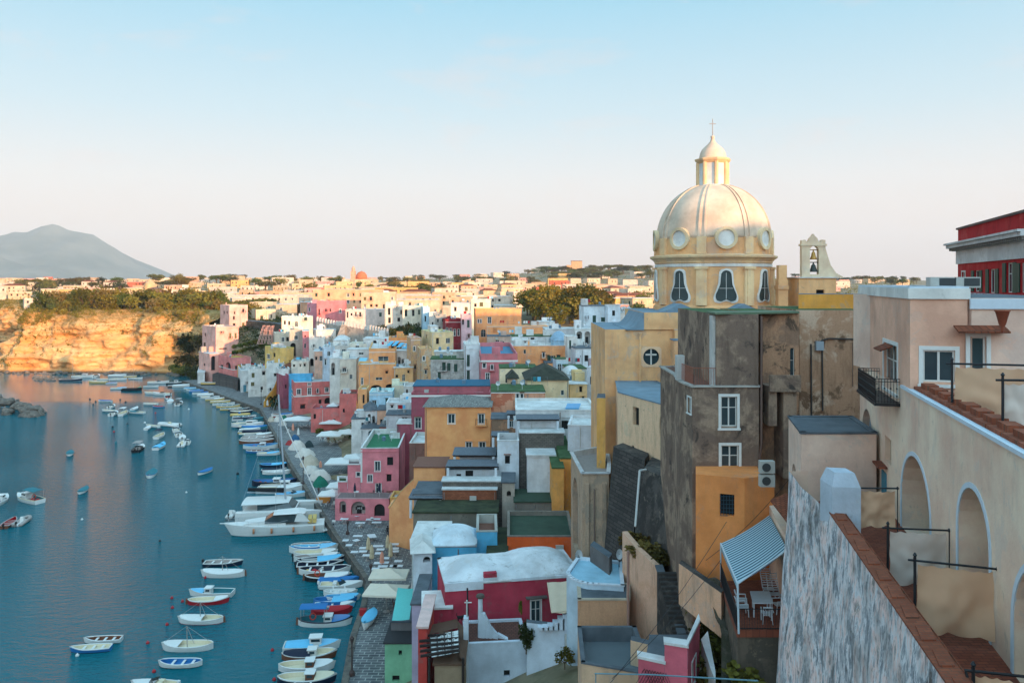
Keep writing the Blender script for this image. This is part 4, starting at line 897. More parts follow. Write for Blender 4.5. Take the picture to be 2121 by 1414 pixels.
# green / dark roofs
H('cream house with pale green roof behind the dark hip roof',C(224,206,172),1035,1112,763,802,150,2,wins=[],roof='g',stain=.7,dep=7)
H('cream house with dark mossy hip roof and small window',C(228,204,164),1091,1178,787,842,134,2,wins=[('F',1165,813,7,11,'c')],roof='h',hb=2.2,rmat=flat('dark_mossy_roof',C(52,54,44),.95,0,.5,1.2),stain=.7,dep=11)
H('small hut with dark gable roof left of the hip roof house',C(196,172,142),1052,1072,784,806,140,2,wins=[('F',1062,794,8,6,'k')],roof='h',hb=1.3,rmat=flat('dark_mossy_roof',C(52,54,44),.95,0,.5,1.2),stain=.8,dep=5)
H('peach and raw brick house with green flat roof and twin flues',C(214,160,132),1017,1129,812,872,126,1,wins=[('F',1072,827,6,24,'w'),('F',1081,827,6,24,'w')],roof='g',mat=decay(C(216,160,130),C(188,108,82),C(140,118,100),'peel_d',.28,(.48,.52)),dep=9)
H('long dark rose house with white cornice and teal roof deck',ROSE,852,1016,814,905,146,2,lp=842,wins=[('F',892,834,12,14,'k'),('F',923,828,14,5,'k'),('F',991,814,6,9,'w'),('F',958,827,12,3,'k')],band=[(.35,.35,None)],ph=1.3,cap=plaster(C(176,96,104)),rmat=flat('teal_deck',C(34,92,118),.8),stain=.3,dep=13,clut=False)
H('rose rear storey of the long house under the roof deck',C(176,96,104),856,1014,800,816,150,2,wins=[],roof='f',rmat=flat('teal_deck',C(34,92,118),.8),dep=9,clut=False)
H('dark rose low wing left of the long rose house',ROSE,822,853,878,920,146,2,wins=[],roof='f',dep=5,rmat=cwh)
H('brown stained low block between pink and yellow house',C(130,96,88),848,882,917,992,128,0,wins=[],dep=9,cap=cwh,stain=.8,ph=.5,clut=False)
H('big plain yellow house with tiled window hoods',C(248,164,106),880,1015,842,970,120,0,wins=[('F',935,867,14,19,'w'),('F',997,867,12,20,'w'),('F',971,921,12,12,'w'),('F',999,921,13,12,'w')],roof='h',hb=1.2,rmat=oldtiles(),dep=9,stain=.08)
H('white flat roof house carrying a bright blue solar panel',C(214,216,216),1068,1236,849,905,110,0,wins=[],roof='p',ph=.3,dep=11,cap=cwh,stain=.4,clut=False)
H('white pergola house with grey door',C(212,216,220),1068,1158,872,905,106,0,wins=[('F',1126,883,12,22,'sw'),('F',1100,877,26,12,'w')],roof='f',dep=3,cap=cwh)
H('grey block parapet terrace above red tile strip',C(122,112,104),1077,1168,897,945,103,0,wins=[],dep=3,roof='f',mat=brick('grey_blocks',C(124,116,108),C(98,92,86),C(70,66,62),w=.5,h=.22),clut=False)
H('white corner house with glass balustrade window',C(206,212,220),1176,1236,880,930,100,-8,lp=1167,wins=[('L',1172,905,5,25,'c')],roof='p',ph=.3,dep=7,clut=False)
H('white chimney block house with lamp left of the grey parapet',C(210,216,222),1030,1075,912,960,102,0,wins=[('F',1051,952,10,17,'k')],roof='p',ph=.9,rmat=greyroof(),dep=5,clut=False)
H('small orange walled kitchen with glass doors between terraces',C(206,140,70),1018,1076,868,915,112,0,wins=[('F',1060,878,14,14,'c'),('F',1046,905,22,10,'k')],roof='f',rmat=greyroof(),dep=5,mat=decay(C(140,112,92),C(170,128,100),C(100,86,76),'peel_e',.5),clut=False)
H('white terrace house with columns under the lower reed pergola',C(208,214,220),925,1031,972,998,101,0,wins=[('F',972,985,16,22,'k'),('F',950,988,10,14,'k')],roof='f',dep=5,rmat=greyroof(),clut=False)
H('white wall house with fire hydrant under the upper reed pergola',C(208,214,220),952,1030,946,975,108,0,wins=[('F',990,950,16,8,'k')],roof='f',dep=4,rmat=greyroof(),clut=False)
H('grey block terrace wall with old brick slope below it',C(122,112,104),916.5,1041,997,1015,98,0,wins=[],roof='f',dep=2,mat=brick('grey_blocks',C(124,116,108),C(98,92,86),C(70,66,62),w=.5,h=.22),clut=False)
H('terracotta brick fronted house under the grey block wall',C(160,92,66),917,1028,1014,1062,97,0,wins=[],roof='f',dep=2,mat=brick('old_red_brick',C(164,98,70),C(140,80,58),C(110,78,62),w=.35,h=.18),clut=False)
H('white small house with reed roof left of the brick front',C(204,210,216),857,917,1024,1062,98,0,wins=[('F',888,1048,40,10,'k')],roof='f',dep=6,rmat=greyroof(),clut=False)
H('ochre house wall beside the curved yellow ramp',OCH,857,922,968,1012,108,0,wins=[],roof='f',rmat=flat('terrace_floor',C(120,80,66),.9),dep=6,stain=.1,clut=False)
H('overgrown dark green roof behind the light blue house',C(120,112,100),856,1030,1062,1100,92,0,wins=[],roof='f',rmat=flat('mossy_green_roof',C(52,58,38),1,0,.6,.7),dep=5,stain=1,clut=False)
H('tall white plastered wall house in front of the ochre annex',C(210,212,214),1092,1150,944,1014,99,0,lp=1079,wins=[],roof='f',rmat=whiteroof(),dep=4,stain=.3,clut=False)
H('stone corner ruin with arch niche left of the dark green roof',C(170,160,148),1040,1066,1000,1050,97,0,wins=[('F',1054,1022,9,12,'D')],roof='f',stain=1,rmat=greyroof(),dep=6,clut=False)
H('upper dark green flat roof with grey edge',C(120,116,108),1066,1166,1040,1052,95,0,wins=[],roof='f',rmat=flat('dark_green_roof',C(52,72,58),.95,0,.25,.5),dep=5.5,clut=False)
H('ochre hut with mossy green roof above the stone arches',C(222,158,84),1144,1168,970,1012,93,0,lp=1127,wins=[('L',1134,975,5,8,'k')],roof='g',dep=4,clut=False)
H('ochre annex with green roof and white parapet behind the hut',C(222,158,84),1160,1186,950,990,96,0,lp=1140,wins=[],roof='g',dep=5,clut=False)
H('long orange wall house with big dark green flat roof',ORA,1051,1190,1110,1150,82,0,wins=[],roof='p',ph=.45,rmat=flat('dark_green_roof',C(52,72,58),.95,0,.25,.5),cap=plaster(C(130,122,112),.8),stain=.15,dep=9,clut=False)
H('light blue house with white domed roof and two air conditioners',C(88,172,208),893,987,1131,1170,80,2,wins=[('F',966,1200,1,1,'k')],roof='v',hb=1.1,stain=.15,dep=5.5,clut=False,rmat=plaster(C(206,216,222),.4))
H('light blue raised right wing with open stone roof pit',C(88,172,208),987,1030,1100,1156,82,2,wins=[],roof='p',ph=.9,cap=plaster(C(170,168,160)),rmat=flat('terrace_floor',C(120,80,66),.9),stain=.15,dep=6,clut=False)
H('low white stained roof block left of the light blue dome',C(206,208,206),853,925,1118,1150,83,0,wins=[],roof='f',rmat=whiteroof(),stain=.6,dep=6,clut=False)
H('white porch with arched door beside the red brick stair',C(206,212,218),857,895,1144,1180,78,8,wins=[('F',884,1158,15,12,'D')],roof='h',hb=.9,rmat=plaster(C(206,206,202),.5),dep=4,clut=False)
H('green covered passage roof beside the light blue house',C(80,84,66),1010,1050,1146,1156,80,0,wins=[],roof='f',rmat=flat('mossy_green_roof',C(52,58,38),1,0,.6,.7),dep=8,clut=False)
H('pink house with white quoins and arches on the quay',C(216,128,136),747,826,928,1066,133,3,rp=843,wins=[('F',782,965,11,20,'w'),('F',742,982,8,9,'w'),('F',784,1012,11,22,'w'),('F',820,1000,1,1,'k')],cap=cwh,ph=.9,rmat=flat('bright_green_roof',C(44,110,76),.9,0,.15),stain=.06,dep=9,clut=False)
H('mint green house on the near quay',C(132,188,150),797,854,1332,1420,76.5,0,wins=[('F',829,1351,7,10,'k'),('F',820,1404,15,12,'k')],roof='f',rmat=flat('dark_felt_roof',C(58,56,58),.95),dep=4.5,stain=.06,clut=False)
H('lilac narrow house with railing terrace behind the mint house',LIL,853,876,1252,1330,71,0,wins=[],roof='f',rmat=greyroof(),dep=7,stain=.1,clut=False)
H('small grey tarred shed between teal awning and mint house',C(120,118,118),810,853,1288,1312,79,0,wins=[],roof='f',rmat=greyroof(),dep=4,clut=False)

for a in [('light blue roofed house with grey glass front beside the ochre strip',C(170,204,222),765,813,812,846,182,5,[('F',775,836,9,14,'c')],'p'),
 ('narrow ochre strip house between stair and light blue house',OCH,742,760,806,856,184,5,[('F',753,826,4,18,'k')],'p'),
 ('white gabled house with two tall arches beside the white stair',C(214,214,214),757,780,850,895,172,12,[('F',765,868,6,22,'L'),('F',774,872,6,22,'L')],'h'),
 ('peeling peach side house under the grey sloping roof',C(214,164,136),781,800,850,886,170,5,[('F',790,872,5,8,'k')],'f'),
 ('white upper terrace house with curved cistern wall',C(214,214,212),800,852,834,852,166,4,[('F',812,842,5,5,'k')],'p'),
 ('white balcony house with dark slatted awning and green railing',C(202,204,206),800,851,860,882,160,4,[('F',808,868,14,10,'k'),('F',838,868,12,9,'c')],'f'),
 ('white quay wall house with outside stair above the canopies',C(214,212,208),728,762,868,908,172,5,[('F',751,880,5,10,'k')],'f'),
 ('white low house with arched garage door under the peach side house',C(212,212,210),748,786,888,916,166,5,[('F',769,900,14,18,'A')],'f'),
 ('brown awning shop front below the peach side house',C(150,84,74),786,828,884,906,162,4,[('F',800,896,16,10,'k')],'f'),
 ('cream flat house above the light blue roofed house',C(220,206,182),812,842,798,820,190,4,[('F',838,803,4,7,'k')],'p'),
 ('white stained house behind the cream flat house',C(200,196,190),836,858,800,835,180,6,[('F',843,810,4,8,'sn'),('F',846,826,4,6,'k')],'p')]:
    H(a[0],a[1],a[2],a[3],a[4],a[5],a[6],a[7],dep=7,wins=a[8],roof=a[9],stain=.45,rmat=(greyroof() if a[9] in 'fh' else None),clut=False)
# ---------------------------------------------------------------- church, right-hand buildings, foreground
def PB(label,name,cat,pts,z0,z1,mat,roofm=None,wins=(),ph=.0,cap=None,batter=0,root=None,part='wall',rname='roof',band=(),over=0):
    pts=[V2(p) for p in pts]; c=sum(pts,Vector((0,0)))/len(pts)
    if root is None: root=thing(name,label,cat,(pts[0].x,pts[0].y,z0))
    fs=[Face(pts[i],pts[(i+1)%len(pts)]) for i in range(len(pts))]; holes=[[] for _ in fs]
    for w in wins:
        e,px,py,pw,pp,st=w[:6]; f=fs[e]; rv=w[6] if len(w)>6 else REV.get(st[0],.2)
        a0=f.hit(px-pw/2,py)[0]; a1=f.hit(px+pw/2,py)[0]; am,zm,dm=f.hit(px,py); hh=pp/F*dm/2; a0,a1=min(a0,a1),max(a0,a1)
        holes[e].append((a0,a1,zm-hh,zm+hh,1 if st[0] in 'ADLN' else 0,rv))
        if st[0]!='N': window(root,f,a0,a1,zm-hh,zm+hh,st,rv)
    mb=MB()
    for f,h in zip(fs,holes): facade(mb,f.A,f.B,z0,z1,h,0,batter=batter)
    mb.build(part,mat,root)
    mb=MB(); mb.poly([(*p,z1-ph) for p in pts]); mb.build(rname,roofm or greyroof(),root)
    if ph>0 or cap:
        mb=MB(); e=.22
        for f in fs:
            fbox(mb,f,-.04,f.L+.04,z1-.04,z1+.06,-.05-over,e)
            if ph>0: mb.poly([f.q(0,z1-ph,e),f.q(f.L,z1-ph,e),f.q(f.L,z1-.04,e),f.q(0,z1-.04,e)])
        mb.build('parapet',cap or mat,root)
    for (edges,off,hh,m_) in band:
        mb=MB()
        for e in edges: fbox(mb,fs[e],-.08,fs[e].L+.08,z1-off-hh,z1-off,-.09,-.002)
        mb.build('cornice',m_,root)
    return root,fs
def XY(px,d): return ((px-CX)/F*d,d)
YEL=plaster(C(238,178,126),.4,0); YELD=decay(C(236,180,134),C(210,178,140),C(118,104,84),'church_worn_plaster',.35,(.55,.63),(.6,.68))
CREAMD=decay(C(238,200,164),C(210,190,160),C(128,116,100),'cream_worn_plaster',.5,(.56,.66),(.62,.7))
ROOFB=flat('blue_grey_lead_roof',C(110,132,146),.8,0,.2,.8)
WTRIM=plaster(C(222,220,214),.35)
DOMEM=plaster(C(212,190,168),.1)
def church():
    r=thing('church','yellow domed church with pear shaped drum windows and stone lantern','church',(*XY(1420,80),16))
    zb=16
    PB('','','',[XY(1253,80),XY(1397,80),(XY(1397,80)[0],94),(XY(1253,80)[0],94)],zb,35.2,YEL,ROOFB,[(0,1349,739,38,38,'N',.3)],root=r,part='nave_wall',rname='nave_roof')
    PB('','','',[XY(1333,79.8),XY(1482,79.8),(XY(1482,79.8)[0],93),(XY(1333,79.8)[0],93)],35.2,36.9,YEL,ROOFB,root=r,part='upper_wall',rname='crossing_roof')
    PB('','','',[XY(1398,79),XY(1482,79),(XY(1482,79)[0],92),(XY(1398,79)[0],92)],zb,35.21,YEL,ROOFB,[(0,1436,668,1,1,'N')] and [],root=r,part='transept_wall',rname='transept_roof')
    PB('','','',[XY(1396,77.2),XY(1482,77.2),(XY(1482,77.2)[0],79),(XY(1396,77.2)[0],79)],zb,34.3,YELD,ROOFB,root=r,part='buttress_wall',rname='buttress_roof',cap=ROOFB)
    PB('','','',[XY(1414,76.5),XY(1424,76.5),(XY(1424,76.5)[0],77.3),(XY(1414,76.5)[0],77.3)],zb,34.0,YEL,ROOFB,root=r,part='pilaster',rname='pilaster_top')
    # curved shoulder
    mb=MB(); x0=XY(1296,79.7)[0]; x1=XY(1334,79.7)[0]; pl=[]
    for k in range(9):
        a=k/8; pl.append((x0+(x1-x0)*a,35.2+1.65*(a**2.4)))
    for (xa,za),(xb,zb2) in zip(pl,pl[1:]): mb.hexa([(xa,79.7,35.15),(xb,79.7,35.15),(xb,90,35.15),(xa,90,35.15)],[(xa,79.7,za+.05),(xb,79.7,zb2+.05),(xb,90,zb2+.05),(xa,90,za+.05)])
    mb.build('shoulder_roof',ROOFB,r)
    mb=MB(); x=XY(1326,79.6)[0]; mb.tube((x,79.6,20),(x,79.6,34.6),.1,.1,8); mb.lathe([(.1,-.1),(.25,.3)],(x,79.6,34.6),8); mb.build('downpipe',YEL,r)
    # round window with cross
    f=Face(XY(1253,80),XY(1397,80)); a,z,d=f.hit(1349,739); mb=MB(); K=28; ri,ro=.82,1.0
    c=lambda rr,k,dp: f.q(a+rr*math.cos(2*PI*k/K),z+rr*math.sin(2*PI*k/K),dp)
    for k in range(K):
        mb.poly([c(ri,k,-.06),c(ri,k+1,-.06),c(ro,k+1,-.06),c(ro,k,-.06)]); mb.poly([c(ri,k,-.06),c(ri,k+1,-.06),c(ri,k+1,.3),c(ri,k,.3)])
        q=PI/4; sq=lambda kk:(lambda an:(1.02/max(abs(math.cos(an)),abs(math.sin(an)))))(2*PI*kk/K)
        mb.poly([c(ro,k,-.06),c(ro,k+1,-.06),f.q(a+sq(k+1)*math.cos(2*PI*(k+1)/K),z+sq(k+1)*math.sin(2*PI*(k+1)/K),-.05),f.q(a+sq(k)*math.cos(2*PI*k/K),z+sq(k)*math.sin(2*PI*k/K),-.05)])
    w=mb.build('round_window',CREAMD,r); mb=MB(); mb.poly([c(ri+.1,k,.25) for k in range(K)]); mb.build('pane',glassm(),w)
    mb=MB(); fbox(mb,f,a-.07,a+.07,z-.78,z+.78,.1,.16); fbox(mb,f,a-.55,a+.55,z+.14,z+.3,.1,.16); mb.build('window_cross',paint('window_frame_white',C(205,205,200)),w)
    mb=MB(); f2=Face(XY(1398,79),XY(1482,79)); a,z,d=f2.hit(1396+12,661); fbox(mb,f2,a-.1,a+1.3,z-.25,z+.25,-.05,0); mb.build('slanted_window',ROOFB,r)
    # drum and dome
    cx,cy=XY(1476,89); RD=6.28; zc=42.75
    def ring(name,prof,mat,n=72,smooth=False):
        mb=MB(); mb.lathe(prof,(cx,cy,0),n); return mb.build(name,mat,r,smooth)
    ring('drum',[(RD,35.2),(RD,42.0)],YEL,64)
    ring('drum_base',[(RD+.25,35.2),(RD+.25,37.3),(RD+.02,37.5)],YEL,64)
    ring('cornice',[(RD+.02,41.95),(RD+.12,42.0),(RD+.12,42.15),(RD+.35,42.4),(RD+.62,42.55),(RD+.66,42.75),(RD+.1,42.9)],plaster(C(244,196,150),.3),64)
    ring('cornice_white',[(RD+.02,41.55),(RD+.09,41.58),(RD+.09,41.86),(RD+.02,41.9)],WTRIM,64)
    ring('attic',[(RD-.02,42.85),(RD-.02,44.6)],YEL,64)
    prof=[]; 
    for k in range(25):
        a=k/24*R(76); prof.append((RD*.985*math.cos(a)**.92 if a<R(89) else 0,44.6+6.25*math.sin(a)))
    ring('dome',prof,DOMEM,96,True)
    OFF=[-55+45*k for k in range(8)]
    def dirv(an):   # an: degrees to the right seen from camera, 0 = toward camera
        b=math.atan2(cx,cy); a=R(an)-b; return Vector((math.sin(a),-math.cos(a)))
    for an in OFF:
        n=dirv(an); tt=Vector((-n.y,n.x))
        mb=MB()
        for w_,dr in ((.34,.14),):
            for (r0,z0),(r1,z1) in zip(prof,prof[1:]):
                sc0=r0/RD*.75+.25; sc1=r1/RD*.75+.25
                for sg in (-1,1):
                    def q(rr,zz,ww,up): p=Vector((cx,cy))+n*(rr+up*.7)+tt*(ww); return (p.x,p.y,zz+up*.25)
                    w0=.1*sc0;g0=.3*sc0;w1=.1*sc1;g1=.3*sc1
                    mb.hexa([q(r0,z0,sg*g0-w0,-.05),q(r0,z0,sg*g0+w0,-.05),q(r0,z0,sg*g0+w0,.16),q(r0,z0,sg*g0-w0,.16)],[q(r1,z1,sg*g1-w1,-.05),q(r1,z1,sg*g1+w1,-.05),q(r1,z1,sg*g1+w1,.16),q(r1,z1,sg*g1-w1,.16)])
        mb.build('dome_rib',DOMEM,r)
        mb=MB()
        for (za,zb_,ww,dp) in ((37.5,41.3,.55,.14),(37.5,41.3,.28,.22),(41.3,41.56,.68,.3),(42.9,44.7,.5,.12)):
            o=Vector((cx,cy))+n*(RD+dp/2); mb.obox((o.x,o.y,(za+zb_)/2),(tt.x*ww,tt.y*ww,0),(n.x*(dp/2+.12),n.y*(dp/2+.12),0),(0,0,(zb_-za)/2))
        mb.build('drum_pilaster',plaster(C(244,196,150),.3),r)
    for an in [o+22.5 for o in OFF]:
        n=dirv(an); tt=Vector((-n.y,n.x)); 
        def pear(sc_,dp,zo=0):
            out=[]
            for k in range(36):
                th=2*PI*k/36; s_=math.sin(th); c_=math.cos(th)
                pass
                hp=[(0,1),(.3,.95),(.47,.78),(.52,.45),(.56,.12),(.74,-.22),(.95,-.52),(1,-.74),(.88,-.92),(.62,-1),(.36,-.99),(.2,-.93),(0,-.88)]
                fk=(k/36*24); j_=fk if fk<=12 else 24-fk; i_=min(11,int(j_)); q_=j_-i_; hx_=hp[i_][0]*(1-q_)+hp[i_+1][0]*q_; hz_=hp[i_][1]*(1-q_)+hp[i_+1][1]*q_
                e_=(sc_-1)*.9; hx=(hx_*1.12+(e_ if hx_>.15 else e_*hx_/.15))*(1 if fk<=12 else -1); hz=hz_*1.62+(e_*1.0*(1 if hz_>0 else -1)*min(1,abs(hz_)*2))+zo
                ang=math.atan2(hx,RD); p=Vector((cx,cy))+n*(math.sqrt(max(0,RD*RD-hx*hx))+dp)+tt*hx; out.append((p.x,p.y,39.55+hz))
            return out
        mb=MB(); A=pear(1.2,.09); B=pear(1.0,.16); A0=pear(1.2,-.1); B0=pear(1.0,-.02)
        for k in range(36):
            j=(k+1)%36; mb.poly([A[k],A[j],B[j],B[k]]); mb.poly([A0[k],A0[j],A[j],A[k]]); mb.poly([B[k],B[j],B0[j],B0[k]])
        w=mb.build('drum_window',WTRIM,r); mb=MB(); pr=pear(1.0,.0)
        for k in range(36):
            j=(k+1)%36
            def onr(p,q):
                out=[]
                for s_ in range(5):
                    x=p[0]+(q[0]-p[0])*s_/4; y=p[1]+(q[1]-p[1])*s_/4; z=p[2]+(q[2]-p[2])*s_/4; l_=math.hypot(x-cx,y-cy); f_=(RD+.05)/l_; out.append((cx+(x-cx)*f_,cy+(y-cy)*f_,z))
                return out
            c0_=Vector((cx,cy))+n*RD; ce=(c0_.x,c0_.y,39.4); A_=onr(ce,pr[k]); B_=onr(ce,pr[j])
            for s_ in range(4): mb.poly([A_[s_],A_[s_+1],B_[s_+1],B_[s_]] if s_ else [A_[0],A_[1],B_[1]])
        mb.build('pane',flat('dark_drum_glass',C(52,66,66),.35,0,.3,.6),w)
        mb=MB(); o=Vector((cx,cy))+n*(RD+.07); mb.tube((o.x,o.y,38.2),(o.x,o.y,40.9),.03,.03,4); mb.tube((o.x-tt.x*.7,o.y-tt.y*.7,39.3),(o.x+tt.x*.7,o.y+tt.y*.7,39.3),.03,.03,4); mb.build('glazing_bar',paint('window_frame_white',C(205,205,200)),w)
        mb=MB(); zo=44.55; K=24
        def oc(rr,k,dp): hx=rr*math.cos(2*PI*k/K); p=Vector((cx,cy))+n*(math.sqrt(RD*RD-hx*hx)+dp)+tt*hx; return (p.x,p.y,zo+rr*math.sin(2*PI*k/K))
        for k in range(K): 
            mb.poly([oc(.86,k,.3),oc(.86,k+1,.3),oc(1.18,k+1,.3),oc(1.18,k,.3)]); mb.poly([oc(1.18,k,.3),oc(1.18,k+1,.3),oc(1.18,k+1,-1.3),oc(1.18,k,-1.3)]); mb.poly([oc(.86,k,.3),oc(.86,k+1,.3),oc(.86,k+1,.1),oc(.86,k,.1)])
        w=mb.build('oculus',plaster(C(226,200,160),.3),r); mb=MB(); mb.poly([oc(.88,k,.14) for k in range(K)]); mb.build('oculus_panel',WTRIM,w)
    zl=50.3; rl=1.62
    ring('lantern',[(rl+.35,zl-.1),(rl+.35,zl+.35),(rl,zl+.45),(rl,zl+2.95)],WTRIM,8)
    ring('lantern_cornice',[(rl+.02,zl+2.8),(rl+.35,zl+3.1),(rl+.42,zl+3.28),(rl+.1,zl+3.4)],plaster(C(244,196,150),.3),8)
    mb=MB()
    for k in range(8):
        a=2*PI*k/8; x=cx+(rl+.02)*math.cos(a); y=cy+(rl+.02)*math.sin(a); mb.tube((x,y,zl+.4),(x,y,zl+2.9),.22,.22,8)
    mb.build('lantern_pilaster',plaster(C(244,196,150),.3),r)
    ring('lantern_cap',[(1.5,zl+3.35),(1.5,zl+3.5),(1.42,zl+3.95),(1.2,zl+4.4),(.85,zl+4.75),(.5,zl+5.05),(.28,zl+5.35),(.18,zl+5.65),(.2,zl+5.7),(.24,zl+5.9),(.05,zl+6.0)],DOMEM,16,True)
    mb=MB(); z=zl+5.95; mb.tube((cx,cy,z),(cx,cy,z+1.9),.06,.045,6); mb.tube((cx-.36,cy,z+1.35),(cx+.36,cy,z+1.35),.05,.05,5); mb.build('cross',paint('iron_cross',C(150,150,148)),r)
    # small gables at the drum foot
    for px in (1412,1542):
        o=XY(px,80.5); mb=MB(); mb.poly([(o[0]-1.9,o[1],36.9),(o[0]+1.9,o[1],36.9),(o[0],o[1],37.75)]); mb.poly([(o[0]-1.9,o[1],36.92),(o[0],o[1],37.75),(o[0],o[1]+4,37.75),(o[0]-1.9,o[1]+4,36.92)]); mb.poly([(o[0]+1.9,o[1],36.92),(o[0]+1.9,o[1]+4,36.92),(o[0],o[1]+4,37.75),(o[0],o[1],37.75)]); mb.build('gable_roof',ROOFB,r)
    mb=MB(); mb.box((XY(1483,81)[0],81,30),(XY(1605,81)[0],95,36.85)); mb.build('choir_wall',YEL,r)
church()
# yellow chimney pillar and bell gable
r=thing('chimney_stack','plain yellow masonry pillar between the church drum and bell gable','chimney',(*XY(1619,83),35)); o=XY(1619,83)
mb=MB(); mb.box((o[0]-.5,82.5,34),(o[0]+.5,83.5,40.2)); mb.box((o[0]-.42,82.6,40.2),(o[0]+.42,83.4,41.7)); mb.box((o[0]-.55,82.4,39.2),(o[0]+.55,83.6,39.6)); mb.box((o[0]-1.0,82.2,34),(o[0]+.2,83.8,37.2)); mb.build('pillar',YEL,r)
BGM=plaster(C(238,208,176),.3)
def bellg():
    r=thing('bell_gable','white bell gable with two bells above a small yellow tower','bell gable',(*XY(1692,82),30)); d=82; x0,x1=XY(1655,d)[0],XY(1732,d)[0]
    PB('','','',[(x0,d),(x1,d),(x1,d+4),(x0,d+4)],30,40.4,YEL,ROOFB,[(0,1699,611,17,22,'k')],root=r,part='tower_wall',rname='tower_roof',cap=WTRIM,over=.12)
    gx0,gx1=XY(1661,d+.8)[0],XY(1710,d+.8)[0]; f=Face((gx0,d+.8),(gx1,d+.8)); L=f.L; mb=MB()
    facade(mb,(gx0,d+.8),(gx1,d+.8),40.4,44.0,[(L*.34,L*.72,40.75,43.7,1,.6)]); facade(mb,(gx1,d+1.4),(gx0,d+1.4),40.4,44.0,[(L*.28,L*.66,40.75,43.7,1,.01)])
    mb.poly([(gx0,d+.8,40.4),(gx0,d+1.4,40.4),(gx0,d+1.4,44),(gx0,d+.8,44)]); mb.poly([(gx1,d+.8,40.4),(gx1,d+1.4,40.4),(gx1,d+1.4,44),(gx1,d+.8,44)])
    mb.box((gx0-.12,d+.7,43.7),(gx1+.12,d+1.5,43.9))
    top=[(0,44),(0,44.3),(.35,44.35),(.5,44.1),(.7,44.15),(.85,44.5),(1.1,44.75),(1.22,44.95),(1.34,44.75),(1.6,44.5),(1.75,44.15),(1.95,44.1),(2.1,44.35),(L,44.3),(L,44)]
    mb.hexa([(gx0+a*L/2.45 if a!=L else gx1,d+.8,z) for a,z in top],[(gx0+a*L/2.45 if a!=L else gx1,d+1.4,z) for a,z in top])
    mb.build('gable_wall',BGM,r)
    mb=MB(); pl=[(0,43.5),(.25,42.6),(.55,41.7),(1.1,40.9),(1.9,40.45)]
    for (a,z),(b,z2) in zip(pl,pl[1:]): mb.hexa([(gx1+a,d+.8,40.4),(gx1+b,d+.8,40.4),(gx1+b,d+1.5,40.4),(gx1+a,d+1.5,40.4)],[(gx1+a,d+.8,z),(gx1+b,d+.8,z2),(gx1+b,d+1.5,z2),(gx1+a,d+1.5,z)])
    mb.build('gable_buttress',BGM,r)
    xm=gx0+L*.53
    for i,(z,s,k) in enumerate(((42.35,.36,C(170,130,70)),(41.05,.45,C(60,62,60)))):
        mb=MB(); mb.lathe([(s*1.0,-.05),(s*.98,.02),(s*.62,.35),(s*.5,.62),(s*.2,.78),(.04,.95)],(xm,d+1.1,z),14); mb.tube((gx0+L*.34,d+1.1,z+.95),(gx0+L*.72,d+1.1,z+.95),.05,.05,5)
        mb.build('bell',flat('bell_bronze' if i==0 else 'bell_iron',k,.45,.7),r,True)
bellg()
# cream annex leaning on the church, retaining walls, arch ruin
CA=[(9.6,72),(12.8,63.4),(16,66),(14.5,79.9),(10.4,79.9)]
PB('cream worn annex with sloping lead roof and three small windows below the church','annex','building',CA,17,30,CREAMD,ROOFB,[(0,1317,862,13,38,'k'),(0,1373,886,13,40,'k'),(0,1311,932,5,20,'k')],cap=ROOFB)
DARKW=brick('dark_retaining_stone',C(88,82,78),C(62,58,56),C(40,38,38),w=.8,h=.3,bmp=.8); DARKP=decay(C(92,86,82),C(66,62,60),C(122,112,102),'dark_wet_plaster',.5)
PB('dark blockwork retaining wall below the cream annex','retaining_wall','wall',[(8.9,69.8),XY(1336,64.5),XY(1350,69),(10.5,72)],13,25.6,DARKW,DARKP,batter=.1)
PB('battered dark grey buttress wall with white drainpipe beside ochre house','buttress','wall',[XY(1334,62.4),XY(1402,57.5),XY(1432,60),XY(1352,67)],12,25.4,DARKP,DARKP,batter=.16)
mb=MB(); mb.path([P(1338,972,62),P(1325,974,61.6),P(1316,1090,59.2)],.09,6); tag(mb.build('drainpipe',paint('pipe_white',C(190,190,186))),'white drainpipe running down the dark buttress wall','pipe')
RUIN=decay(C(190,162,138),C(168,150,132),C(96,84,74),'peeling_ruin_plaster',.8,(.5,.56),(.6,.66))
def ruin():
    r,fs=PB('tall peeling stone arcade with grey coped terrace on top','arcade_ruin','building',[(6.0,81),(6.35,72),(8.75,72),(9.3,76),(10,84)],6,22.7,RUIN,flat('terrace_concrete',C(150,142,138),.9),[(0,1192,1065,11,150,'L',.5),],ph=.5,cap=plaster(C(196,196,196),.5),over=.1)
    mb=MB(); f=fs[1]
    for a in (.1,.75): fbox(mb,f,a*f.L,a*f.L+.35,6,21.8,-.3,0)
    mb.build('pier',RUIN,r)
    for a in (.45,.85):
        mb=MB(); p=f.q(a*f.L,21.3,-.12); q=f.q(a*f.L,15.5,-.12); mb.tube(p,q,.06,.06,6); mb.build('pipe',paint('pipe_rust',C(130,110,100)),r)
ruin()
PB('ochre slab wall strip beside the yellow church wall','wall_slab','wall',[XY(1236,76),XY(1254,76),XY(1254,79),XY(1238,79)],14,28.9,plaster(C(224,168,92),.6),None)
